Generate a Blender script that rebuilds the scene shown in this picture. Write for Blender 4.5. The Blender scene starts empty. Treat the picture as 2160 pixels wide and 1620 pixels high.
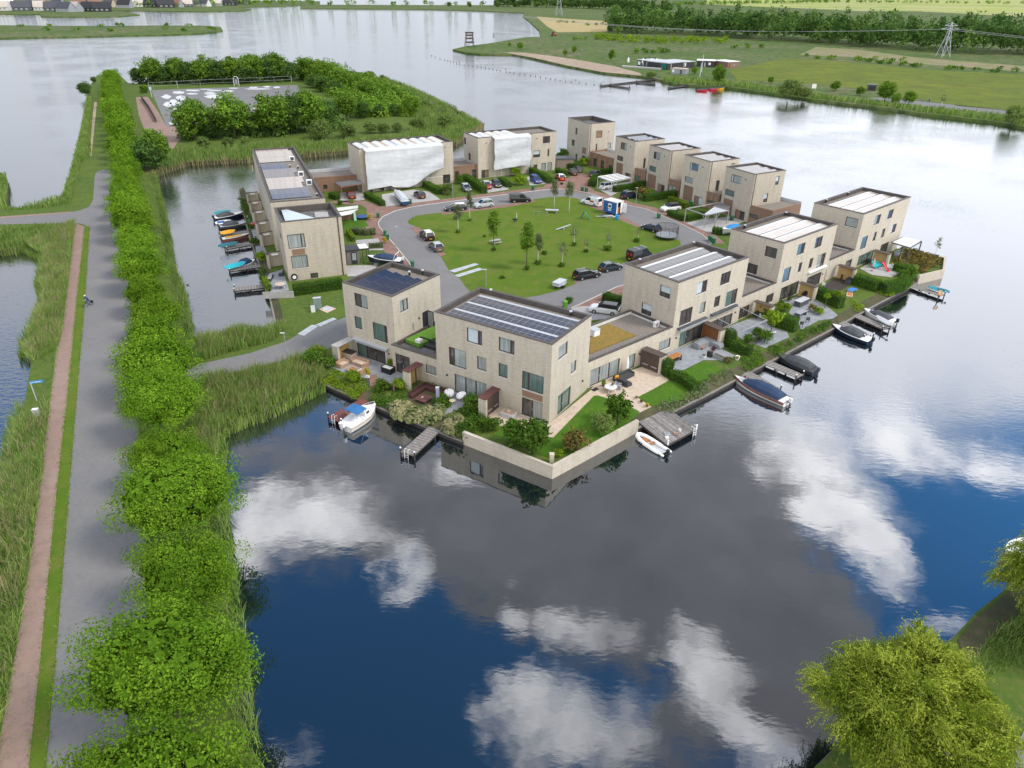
import bpy,bmesh,math,random
import numpy as np
from mathutils import Vector,Matrix,noise as mnoise
from mathutils.geometry import tessellate_polygon

SC=bpy.context.scene
COL=SC.collection
PI=math.pi
# ---------------------------------------------------------------- camera
FPX,H=1500.0,42.0
PITCH,ROLL=math.radians(29.25),math.radians(.8)
_c,_s,_cr,_sr=math.cos(PITCH),math.sin(PITCH),math.cos(ROLL),math.sin(ROLL)
cd=bpy.data.cameras.new('camera')
cam=bpy.data.objects.new('camera',cd);COL.objects.link(cam)
_r,_u,_f=Vector((1,0,0)),Vector((0,_s,_c)),Vector((0,_c,-_s))
_ax,_ay=_r * _cr + _u * _sr,_u * _cr - _r * _sr
cam.matrix_world=Matrix(((_ax.x,_ay.x,-_f.x,0),(_ax.y,_ay.y,-_f.y,0),(_ax.z,_ay.z,-_f.z,H),(0,0,0,1)))
cd.sensor_width=36;cd.lens=FPX / 2160 * 36;cd.clip_end=20000
SC.camera=cam
def ray(px,py):
 return _ax * ((px - 1080) / FPX) + _ay * ((810 - py) / FPX) + _f
def G(px,py,z=0.0):
 d=ray(px,py);t=(z - H) / d.z
 return Vector((d.x * t,d.y * t,z))
def GL(pts,z=0.0):return [G(a,b,z) for a,b in pts]
def Zm(x0,y0,s):return lambda x,y:(x0 + x / s,y0 + y / s)

# ---------------------------------------------------------------- world: sky with broken cloud, sun
SUN_AZ,SUN_EL=math.radians(104),math.radians(48)      # azimuth clockwise from +Y
w=bpy.data.worlds.new('World');SC.world=w;w.use_nodes=True
nt=w.node_tree;N=nt.nodes;L=nt.links;N.clear()
def nd(t,**k):
 n=N.new(t)
 for a,b in k.items():setattr(n,a,b)
 return n
def mth(op,a,b=None,c=None,clamp=False):
 n=N.new('ShaderNodeMath');n.operation=op;n.use_clamp=clamp
 for i,x in enumerate((a,b,c)):
  if x is None:continue
  if isinstance(x,(int,float)):n.inputs[i].default_value=x
  else:L.new(x,n.inputs[i])
 return n.outputs[0]
def vm(op,a,b=None):
 n=N.new('ShaderNodeVectorMath');n.operation=op
 for i,x in enumerate((a,b)):
  if x is None:continue
  if isinstance(x,(tuple,list)):n.inputs[i].default_value=x
  else:L.new(x,n.inputs[i])
 return n.outputs['Value'] if op in ('LENGTH','DOT_PRODUCT') else n.outputs[0]
def sstep(v,a,b):
 n=N.new('ShaderNodeMapRange');n.interpolation_type='SMOOTHSTEP'
 L.new(v,n.inputs[0]);n.inputs[1].default_value=a;n.inputs[2].default_value=b
 return n.outputs[0]
def mixc(f,a,b):
 n=N.new('ShaderNodeMix');n.data_type='RGBA'
 for s_,x in ((0,f),(6,a),(7,b)):
  if isinstance(x,(int,float)):n.inputs[s_].default_value=x
  elif isinstance(x,(tuple,list)):n.inputs[s_].default_value=(*x,1)
  else:L.new(x,n.inputs[s_])
 return n.outputs[2]
def noi(v,scale,detail=4,rough=.55):
 n=N.new('ShaderNodeTexNoise');L.new(v,n.inputs['Vector'])
 n.inputs['Scale'].default_value=scale;n.inputs['Detail'].default_value=detail;n.inputs['Roughness'].default_value=rough
 return n
sky=nd('ShaderNodeTexSky',sky_type='NISHITA',sun_disc=False)
sky.sun_elevation=SUN_EL;sky.sun_rotation=SUN_AZ
sky.air_density=1.0;sky.dust_density=.3;sky.ozone_density=2.5
tc=nd('ShaderNodeTexCoord')
sep=nd('ShaderNodeSeparateXYZ');L.new(tc.outputs['Generated'],sep.inputs[0])
zc=mth('MAXIMUM',sep.outputs[2],.02)
cmb=nd('ShaderNodeCombineXYZ')
L.new(mth('DIVIDE',sep.outputs[0],zc),cmb.inputs[0]);L.new(mth('DIVIDE',sep.outputs[1],zc),cmb.inputs[1])
uv=cmb.outputs[0]                                   # position on a flat cloud layer of height 1
nz=noi(uv,3.2,5,.6)
nz2=noi(uv,10,7,.68)
wv=vm('SUBTRACT',nz.outputs['Color'],(.5,.5,.5));wv=vm('MULTIPLY',wv,(.34,.34,0))
wv2=vm('SUBTRACT',nz2.outputs['Color'],(.5,.5,.5));wv2=vm('MULTIPLY',wv2,(.12,.12,0))
uvd=vm('ADD',vm('ADD',uv,wv),wv2)
def cuv(px,py):
 g=G(px,py,-1);return g.x / 43,g.y / 43
def blobs(lst):
 tot=None
 for (px,py,rx,ry,k) in lst:
  u,v=cuv(px,py);u1,_=cuv(px + rx,py);_,v1=cuv(px,py - ry)
  d=vm('SUBTRACT',uvd,(u,v,0))
  d=vm('MULTIPLY',d,(1 / (u1 - u),1 / (v1 - v),0))
  q=vm('DOT_PRODUCT',d,d)
  f=mth('MULTIPLY',mth('SUBTRACT',1,q,clamp=True),k)
  tot=f if tot is None else mth('ADD',tot,f)
 return tot
white=blobs([(600,1090,190,110,1.1),(760,1080,120,80,.6),(850,1175,70,70,.9),(1070,1275,60,45,.9),(1215,1310,130,55,.9),
               (1480,1385,140,125,1.2),(1770,1120,100,130,1.2),(1720,970,150,120,1.0),(1920,945,110,75,1.0),
               (2110,985,120,70,.9),(1190,1520,230,140,1.1),(1620,1545,110,90,1.1),(620,1575,80,60,.6),
               (1990,1330,120,40,.7),(980,1000,160,50,.5),(1750,790,260,130,.8)])
grey=blobs([(1280,1110,420,210,1.4),(1000,1050,330,130,1.0),(1560,1230,220,190,1.1),(1740,1390,190,220,1.2),(1500,960,320,150,1.2),
              (700,960,330,90,.7),(640,1100,230,130,.7),(1300,1560,330,120,.6),(1850,1540,240,140,.8),(1480,1390,170,150,.8)])
nzd=mth('SUBTRACT',nz2.outputs['Fac'],.5)
wm=sstep(mth('ADD',white,mth('MULTIPLY',mth('MULTIPLY',nzd,2.2),mth('MINIMUM',mth('MULTIPLY',white,3),1))),.06,1.35)
gm=sstep(mth('ADD',grey,mth('MULTIPLY',mth('MULTIPLY',nzd,1.3),mth('MINIMUM',mth('MULTIPLY',grey,3),1))),.10,.75)
sp2=nd('ShaderNodeSeparateXYZ');L.new(uvd,sp2.inputs[0])
farm=sstep(mth('ADD',sp2.outputs[1],mth('MULTIPLY',mth('SUBTRACT',nz.outputs['Fac'],.5),.8)),1.38,1.95)   # towards the horizon the cover closes
nz3=noi(uv,.55,4,.55)
fb=mth('ADD',.62,mth('MULTIPLY',mth('SUBTRACT',nz3.outputs['Fac'],.5),.5))
# the brightest part of the cover stands on the right-hand side
gl=vm('DOT_PRODUCT',vm('NORMALIZE',tc.outputs['Generated']),(.488,.79,.37))
fb=mth('ADD',fb,mth('MULTIPLY',sstep(gl,.84,.99),.62))
fcol=nd('ShaderNodeVectorMath',operation='SCALE');fcol.inputs[0].default_value=(.97,.985,1.045);L.new(fb,fcol.inputs['Scale'])
base=vm('MULTIPLY',sky.outputs[0],(.050,.125,.165))
c1=mixc(gm,base,mixc(noi(uv,6,4).outputs['Fac'],(.22,.22,.245),(.52,.515,.54)))
c1=mixc(wm,c1,mixc(noi(uv,9,5).outputs['Fac'],(1.5,1.48,1.53),(2.75,2.68,2.66)))
c1=mixc(mth('MULTIPLY',farm,.96),c1,fcol.outputs[0])
# unseen bright cloud added behind the camera and overhead as soft fill light
back=mth('MAXIMUM',sstep(mth('MULTIPLY',sep.outputs[1],-1),-.15,.45),sstep(sep.outputs[2],.90,.97))
c1=mixc(mth('MULTIPLY',back,.9),c1,(1.45,1.43,1.42))
bg=nd('ShaderNodeBackground');L.new(c1,bg.inputs[0]);bg.inputs[1].default_value=1.0
wo=nd('ShaderNodeOutputWorld');L.new(bg.outputs[0],wo.inputs[0])

sl=bpy.data.lights.new('sun','SUN');sl.energy=2.0;sl.angle=math.radians(14);sl.color=(1,.93,.82)
so=bpy.data.objects.new('sun',sl);COL.objects.link(so)
sd=Vector((math.sin(SUN_AZ) * math.cos(SUN_EL),math.cos(SUN_AZ) * math.cos(SUN_EL),math.sin(SUN_EL)))
# the sun stands to the right of the view, so the faces turned right are the bright ones
so.rotation_euler=sd.to_track_quat('Z','Y').to_euler();so.location=(0,0,200)
SC.view_settings.view_transform='Standard';SC.view_settings.look='None'
SC.view_settings.exposure=0.42;SC.view_settings.gamma=1.0

# ---------------------------------------------------------------- materials
MATS={}
def mat(name,col,rough=.7,var=.12,scale=1.5,metal=0,bump=0,col2=None,stretch=None,spec=.4,wave=None):
 if name in MATS:return MATS[name]
 m=bpy.data.materials.new(name);m.use_nodes=True;t=m.node_tree;n=t.nodes;b=n['Principled BSDF']
 b.inputs['Roughness'].default_value=rough;b.inputs['Metallic'].default_value=metal;b.inputs['Specular IOR Level'].default_value=spec
 b.inputs['Base Color'].default_value=(*col,1)
 if var or col2 or bump:
  tcn=n.new('ShaderNodeTexCoord');mp=n.new('ShaderNodeMapping');t.links.new(tcn.outputs['Object'],mp.inputs[0])
  if stretch:mp.inputs['Scale'].default_value=stretch
  a=n.new('ShaderNodeTexNoise');a.inputs['Scale'].default_value=scale;a.inputs['Detail'].default_value=6;a.inputs['Roughness'].default_value=.62
  t.links.new(mp.outputs[0],a.inputs['Vector'])
  r=n.new('ShaderNodeValToRGB');r.color_ramp.elements[0].position=.32;r.color_ramp.elements[1].position=.68
  if col2:c0,c1_=col,col2
  else:c0=tuple(max(0,x * (1 - var)) for x in col);c1_=tuple(x * (1 + var) for x in col)
  r.color_ramp.elements[0].color=(*c0,1);r.color_ramp.elements[1].color=(*c1_,1)
  t.links.new(a.outputs['Fac'],r.inputs[0])
  out=r.outputs[0]
  if wave:
   wn=n.new('ShaderNodeTexWave');wn.inputs['Scale'].default_value=wave[0];wn.bands_direction=wave[1]
   wn.inputs['Distortion'].default_value=wave[3] if len(wave) > 3 else .6;wn.inputs['Detail'].default_value=1;t.links.new(tcn.outputs['Object'],wn.inputs['Vector'])
   mx=n.new('ShaderNodeMix');mx.data_type='RGBA';mx.blend_type='MULTIPLY';mx.inputs[0].default_value=wave[2]
   t.links.new(out,mx.inputs[6]);t.links.new(wn.outputs['Color'],mx.inputs[7]);out=mx.outputs[2]
  t.links.new(out,b.inputs['Base Color'])
  if bump:
   bp=n.new('ShaderNodeBump');bp.inputs['Strength'].default_value=bump;bp.inputs['Distance'].default_value=.05
   t.links.new(a.outputs['Fac'],bp.inputs['Height']);t.links.new(bp.outputs[0],b.inputs['Normal'])
 MATS[name]=m;return m
def ground_mat(name,cols,scales,rough=.95,bump=.3,bscale=8):
 """several octaves of patchy colour laid over each other; world-sized patches"""
 if name in MATS:return MATS[name]
 m=bpy.data.materials.new(name);m.use_nodes=True;t=m.node_tree;n=t.nodes;b=n['Principled BSDF']
 b.inputs['Roughness'].default_value=rough;b.inputs['Specular IOR Level'].default_value=.15
 tcn=n.new('ShaderNodeTexCoord');prev=None
 for i,(c,sc) in enumerate(zip(cols,scales)):
  if prev is None:prev=c;continue
  a=n.new('ShaderNodeTexNoise');a.inputs['Scale'].default_value=sc;a.inputs['Detail'].default_value=7;a.inputs['Roughness'].default_value=.65
  t.links.new(tcn.outputs['Object'],a.inputs['Vector'])
  mr=n.new('ShaderNodeMapRange');mr.inputs[1].default_value=.45;mr.inputs[2].default_value=.60;t.links.new(a.outputs['Fac'],mr.inputs[0])
  mx=n.new('ShaderNodeMix');mx.data_type='RGBA';t.links.new(mr.outputs[0],mx.inputs[0])
  if isinstance(prev,tuple):mx.inputs[6].default_value=(*prev,1)
  else:t.links.new(prev,mx.inputs[6])
  mx.inputs[7].default_value=(*c,1);prev=mx.outputs[2]
 t.links.new(prev,b.inputs['Base Color'])
 if bump:
  a=n.new('ShaderNodeTexNoise');a.inputs['Scale'].default_value=bscale;a.inputs['Detail'].default_value=5;t.links.new(tcn.outputs['Object'],a.inputs['Vector'])
  bp=n.new('ShaderNodeBump');bp.inputs['Strength'].default_value=bump;bp.inputs['Distance'].default_value=.08
  t.links.new(a.outputs['Fac'],bp.inputs['Height']);t.links.new(bp.outputs[0],b.inputs['Normal'])
 MATS[name]=m;return m
def brick_mat(name,c0,c1,c2):
 m=bpy.data.materials.new(name);m.use_nodes=True;t=m.node_tree;n=t.nodes;b=n['Principled BSDF']
 b.inputs['Roughness'].default_value=.9;b.inputs['Specular IOR Level'].default_value=.2
 tcn=n.new('ShaderNodeTexCoord');sp=n.new('ShaderNodeSeparateXYZ');t.links.new(tcn.outputs['Object'],sp.inputs[0])
 ad=n.new('ShaderNodeMath');t.links.new(sp.outputs[0],ad.inputs[0]);t.links.new(sp.outputs[1],ad.inputs[1])
 cb=n.new('ShaderNodeCombineXYZ');t.links.new(ad.outputs[0],cb.inputs[0]);t.links.new(sp.outputs[2],cb.inputs[1])
 def nz_(scx,scy,det=5):
  mp=n.new('ShaderNodeMapping');mp.inputs['Scale'].default_value=(scx,scy,1);t.links.new(cb.outputs[0],mp.inputs[0])
  a=n.new('ShaderNodeTexNoise');a.inputs['Scale'].default_value=1;a.inputs['Detail'].default_value=det;a.inputs['Roughness'].default_value=.7
  t.links.new(mp.outputs[0],a.inputs['Vector']);return a.outputs['Fac']
 def mixn(f,a,bcol,lo,hi):
  mr=n.new('ShaderNodeMapRange');mr.inputs[1].default_value=lo;mr.inputs[2].default_value=hi;t.links.new(f,mr.inputs[0])
  mx=n.new('ShaderNodeMix');mx.data_type='RGBA';t.links.new(mr.outputs[0],mx.inputs[0])
  if isinstance(a,tuple):mx.inputs[6].default_value=(*a,1)
  else:t.links.new(a,mx.inputs[6])
  mx.inputs[7].default_value=(*bcol,1);return mx.outputs[2]
 x=mixn(nz_(1.6,11),c0,c1,.38,.64)
 x=mixn(nz_(.5,5,6),x,c2,.52,.74)
 x=mixn(nz_(5,16,2),x,tuple(v * .72 for v in c1),.6,.75)
 br=n.new('ShaderNodeTexBrick');t.links.new(cb.outputs[0],br.inputs['Vector']);br.inputs['Scale'].default_value=1
 br.inputs['Brick Width'].default_value=.42;br.inputs['Row Height'].default_value=.075;br.inputs['Mortar Size'].default_value=.008
 br.inputs['Color1'].default_value=(1,1,1,1);br.inputs['Color2'].default_value=(.86,.85,.84,1);br.inputs['Mortar'].default_value=(.74,.72,.7,1)
 mx=n.new('ShaderNodeMix');mx.data_type='RGBA';mx.blend_type='MULTIPLY';mx.inputs[0].default_value=.8
 t.links.new(x,mx.inputs[6]);t.links.new(br.outputs[0],mx.inputs[7])
 st=nz_(1.1,.12,3);ms=n.new('ShaderNodeMapRange');ms.inputs[1].default_value=.50;ms.inputs[2].default_value=.78;ms.inputs[3].default_value=1;ms.inputs[4].default_value=.74;t.links.new(st,ms.inputs[0])
 oi=n.new('ShaderNodeObjectInfo');mo=n.new('ShaderNodeMapRange');mo.inputs[3].default_value=.93;mo.inputs[4].default_value=1.07;t.links.new(oi.outputs['Random'],mo.inputs[0])
 mu=n.new('ShaderNodeMath');mu.operation='MULTIPLY';t.links.new(ms.outputs[0],mu.inputs[0]);t.links.new(mo.outputs[0],mu.inputs[1])
 hs=n.new('ShaderNodeHueSaturation');t.links.new(mu.outputs[0],hs.inputs['Value']);t.links.new(mx.outputs[2],hs.inputs['Color']);t.links.new(hs.outputs[0],b.inputs['Base Color'])
 MATS[name]=m;return m
def leaf_mat(name,c0,c1,trans=.3):
 if name in MATS:return MATS[name]
 m=bpy.data.materials.new(name);m.use_nodes=True;t=m.node_tree;n=t.nodes;n.clear()
 at=n.new('ShaderNodeAttribute');at.attribute_name='var'
 mx=n.new('ShaderNodeMix');mx.data_type='RGBA';t.links.new(at.outputs['Fac'],mx.inputs[0])
 mx.inputs[6].default_value=(*c0,1);mx.inputs[7].default_value=(*c1,1)
 oi=n.new('ShaderNodeObjectInfo');hs=n.new('ShaderNodeHueSaturation')
 mr=n.new('ShaderNodeMapRange');mr.inputs[3].default_value=.82;mr.inputs[4].default_value=1.18;t.links.new(oi.outputs['Random'],mr.inputs[0])
 t.links.new(mr.outputs[0],hs.inputs['Value']);t.links.new(mx.outputs[2],hs.inputs['Color'])
 d=n.new('ShaderNodeBsdfDiffuse');tr=n.new('ShaderNodeBsdfTranslucent');ms=n.new('ShaderNodeMixShader');ms.inputs[0].default_value=trans
 t.links.new(hs.outputs[0],d.inputs[0]);t.links.new(hs.outputs[0],tr.inputs[0])
 t.links.new(d.outputs[0],ms.inputs[1]);t.links.new(tr.outputs[0],ms.inputs[2])
 o=n.new('ShaderNodeOutputMaterial');t.links.new(ms.outputs[0],o.inputs[0])
 MATS[name]=m;return m
def water_mat():
 m=bpy.data.materials.new('water');m.use_nodes=True;t=m.node_tree;n=t.nodes;n.clear()
 tcn=n.new('ShaderNodeTexCoord')
 def noise(sc,det,st=(1,1,1)):
  mp=n.new('ShaderNodeMapping');mp.inputs['Scale'].default_value=st;mp.inputs['Rotation'].default_value=(0,0,.35);t.links.new(tcn.outputs['Object'],mp.inputs[0])
  a=n.new('ShaderNodeTexNoise');a.inputs['Scale'].default_value=sc;a.inputs['Detail'].default_value=det;a.inputs['Roughness'].default_value=.55
  t.links.new(mp.outputs[0],a.inputs['Vector']);return a.outputs['Fac']
 fine=noise(1.6,3,(.6,1.3,1));mid=noise(.33,3,(.7,1.2,1));patch=noise(.03,3)
 mr=n.new('ShaderNodeMapRange');mr.inputs[1].default_value=.40;mr.inputs[2].default_value=.66;mr.inputs[3].default_value=.35;mr.inputs[4].default_value=1.0
 t.links.new(patch,mr.inputs[0])
 # the wind reaches the open lake, the yard basin in front lies in the lee
 sp=n.new('ShaderNodeSeparateXYZ');t.links.new(tcn.outputs['Object'],sp.inputs[0])
 lee=n.new('ShaderNodeMapRange');lee.inputs[1].default_value=60;lee.inputs[2].default_value=170;lee.inputs[3].default_value=.035;lee.inputs[4].default_value=1.0
 t.links.new(sp.outputs[1],lee.inputs[0])
 lx=n.new('ShaderNodeMapRange');lx.inputs[1].default_value=-34;lx.inputs[2].default_value=-50;lx.inputs[3].default_value=0;lx.inputs[4].default_value=.8;t.links.new(sp.outputs[0],lx.inputs[0])
 mxm=n.new('ShaderNodeMath');mxm.operation='MAXIMUM';t.links.new(lee.outputs[0],mxm.inputs[0]);t.links.new(lx.outputs[0],mxm.inputs[1])
 st=n.new('ShaderNodeMath');st.operation='MULTIPLY';t.links.new(mr.outputs[0],st.inputs[0]);t.links.new(mxm.outputs[0],st.inputs[1])
 b1=n.new('ShaderNodeBump');b1.inputs['Distance'].default_value=.10;t.links.new(fine,b1.inputs['Height']);t.links.new(st.outputs[0],b1.inputs['Strength'])
 b2=n.new('ShaderNodeBump');b2.inputs['Distance'].default_value=.016;b2.inputs['Strength'].default_value=.5;t.links.new(mid,b2.inputs['Height']);t.links.new(b1.outputs[0],b2.inputs['Normal'])
 g=n.new('ShaderNodeBsdfGlossy');g.inputs['Roughness'].default_value=.03;g.inputs[0].default_value=(.95,.97,1,1);t.links.new(b2.outputs[0],g.inputs['Normal'])
 d=n.new('ShaderNodeBsdfDiffuse');d.inputs[0].default_value=(.006,.010,.014,1)
 lw=n.new('ShaderNodeLayerWeight');pw=n.new('ShaderNodeMath');pw.operation='POWER';pw.inputs[1].default_value=2.0
 t.links.new(lw.outputs['Facing'],pw.inputs[0])
 fr=n.new('ShaderNodeMapRange');fr.inputs[3].default_value=.13;fr.inputs[4].default_value=.95
 t.links.new(pw.outputs[0],fr.inputs[0])
 ms=n.new('ShaderNodeMixShader');t.links.new(fr.outputs[0],ms.inputs[0]);t.links.new(d.outputs[0],ms.inputs[1]);t.links.new(g.outputs[0],ms.inputs[2])
 o=n.new('ShaderNodeOutputMaterial');t.links.new(ms.outputs[0],o.inputs[0]);return m
BRICK=brick_mat('cream_brick',(.58,.515,.425),(.48,.42,.34),(.62,.58,.51))
M=dict(
 brown=mat('brown_trim',(.085,.060,.050),.6),coping=mat('coping',(.085,.072,.066),.55,var=.2,scale=1),
 frame=mat('frame_brown',(.055,.040,.036),.5),dark=mat('frame_dark',(.028,.028,.032),.45),
 timber=mat('tan_boards',(.27,.165,.11),.75,.12,2,wave=(3.2,'X',.25)),sill=mat('sill',(.55,.52,.47),.7),
 gravel=mat('roof_gravel',(.20,.175,.15),.95,.35,5),bitumen=mat('roof_bitumen',(.13,.125,.125),.85,.25,1.2),
 sedum=mat('sedum',(.16,.14,.03),.95,col2=(.30,.16,.035),scale=2.2,bump=.5),turf=mat('turf',(.10,.22,.02),.95,.2,3),
 white=mat('white_paint',(.78,.78,.78),.45,.04),offwhite=mat('off_white',(.62,.61,.58),.6,.08),alu=mat('aluminium',(.55,.57,.60),.35,.1,metal=.2),
 grey=mat('grey_paint',(.30,.31,.33),.5,.1),lgrey=mat('light_grey',(.46,.47,.50),.6,.08),dgrey=mat('dark_grey',(.075,.08,.09),.5,.15),black=mat('black_plastic',(.018,.018,.02),.4,.1),
 g_curtain=mat('pane_curtain',(.15,.175,.175),.10,.25,1.6,col2=(.40,.43,.42),stretch=(5,5,.15),spec=.9),g_dark=mat('pane_dark',(.03,.035,.04),.05,.5,1,spec=1.0,col2=(.09,.08,.075),stretch=(2,2,.3)),
 g_blind=mat('pane_blind',(.50,.56,.60),.15,.06,spec=.8),g_blue=mat('pane_blue',(.11,.19,.27),.06,.3,.5,spec=1.0),g_green=mat('pane_green',(.10,.15,.14),.08,.5,1.3,stretch=(5,5,.2),spec=.9),
 asphalt=ground_mat('asphalt',[(.185,.180,.180),(.205,.199,.198),(.172,.168,.168),(.195,.189,.188)],[0,.06,.4,2.2],.9,.15,20),
 brickpave=ground_mat('brick_paving',[(.24,.145,.115),(.29,.185,.15),(.20,.12,.10)],[0,.5,2.5],.95,.2,14),
 pathpave=ground_mat('path_paving',[(.27,.185,.155),(.32,.225,.19),(.235,.165,.14),(.30,.21,.17)],[0,.12,.9,5],.95,.2,14),
 tile_grey=mat('tile_grey',(.255,.265,.285),.8,.18,1.2),tile_beige=mat('tile_beige',(.50,.40,.31),.85,.14,1.5),tile_mid=mat('tile_mid',(.36,.345,.335),.85,.15,1.5),kerb=mat('kerb_stone',(.50,.49,.47),.85,.1),
 grass=ground_mat('grass',[(.070,.120,.020),(.095,.145,.020),(.052,.10,.020),(.11,.135,.032)],[0,.06,.3,1.6],.95,.5,6),
 lawn=ground_mat('lawn',[(.088,.150,.012),(.115,.165,.014),(.072,.130,.014),(.135,.150,.030),(.082,.142,.013)],[0,.05,.25,.33,4],.95,.4,9),
 gardenlawn=ground_mat('garden_lawn',[(.062,.140,.011),(.085,.165,.014),(.052,.12,.013)],[0,.4,3],.95,.4,9),
 soil=ground_mat('soil',[(.075,.06,.04),(.11,.085,.055),(.06,.085,.03)],[0,.8,2.5],.95,.5,6),
 wood=mat('weathered_wood',(.21,.19,.175),.85,.35,1.4,stretch=(1,6,1)),redwood=mat('red_wood',(.17,.062,.052),.7,.22,1.6),darkwood=mat('dark_wood',(.045,.038,.035),.8,.3,2),orangewood=mat('orange_wood',(.36,.15,.05),.6,.15,2),
 sand=ground_mat('sand',[(.34,.26,.19),(.40,.31,.23),(.28,.22,.165)],[0,.03,.25],.95,.2,2),
 water=water_mat(),steel=mat('steel_plate',(.42,.44,.46),.5,.15,.8),wicker=mat('wicker',(.36,.235,.16),.8,.2,6),wickerdark=mat('wicker_dark',(.05,.052,.058),.75,.2,6),
 bark=mat('bark',(.12,.095,.07),.95,.3,4),birch=mat('birch_bark',(.62,.58,.52),.85,.25,3),wicker_grey=mat('cover_grey',(.20,.215,.235),.7,.12,1),rust=mat('rust_lid',(.115,.045,.04),.7,.15,2),
 niche=mat('niche_yellow',(.48,.33,.14),.85,.1,3),rubber=mat('rubber',(.02,.02,.022),.8,.1))
def paint(name,col,rough=.28,spec=.5):
 if name in MATS:return MATS[name]
 m=mat(name,col,rough,.03,2,spec=spec);m.node_tree.nodes['Principled BSDF'].inputs['Coat Weight'].default_value=.5;return m
LEAF=dict(
 avenue=leaf_mat('leaf_avenue',(.058,.140,.010),(.20,.33,.026),.16),park=leaf_mat('leaf_park',(.065,.145,.018),(.20,.32,.04)),dark=leaf_mat('leaf_dark',(.045,.095,.026),(.12,.20,.045)),
 willow=leaf_mat('leaf_willow',(.13,.20,.016),(.44,.50,.075),.35),greywillow=leaf_mat('leaf_greywillow',(.10,.155,.04),(.20,.27,.075)),hedge=leaf_mat('leaf_hedge',(.040,.10,.012),(.10,.20,.024)),lime=leaf_mat('leaf_lime',(.12,.21,.015),(.24,.34,.03)),
 shrub=leaf_mat('leaf_shrub',(.045,.105,.016),(.12,.21,.028)),reed=leaf_mat('leaf_reed',(.14,.27,.045),(.40,.49,.15),.4),reedtan=leaf_mat('leaf_reedtan',(.22,.24,.09),(.52,.42,.24),.4),yellow=leaf_mat('leaf_yellow',(.38,.30,.03),(.62,.50,.06)),
 purple=leaf_mat('leaf_purple',(.09,.025,.04),(.22,.06,.07)),pampas=leaf_mat('leaf_pampas',(.14,.19,.07),(.40,.36,.20)),bronze=leaf_mat('leaf_bronze',(.11,.10,.03),(.25,.19,.06)),olive=leaf_mat('leaf_olive',(.10,.13,.06),(.20,.235,.11)))

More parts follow.
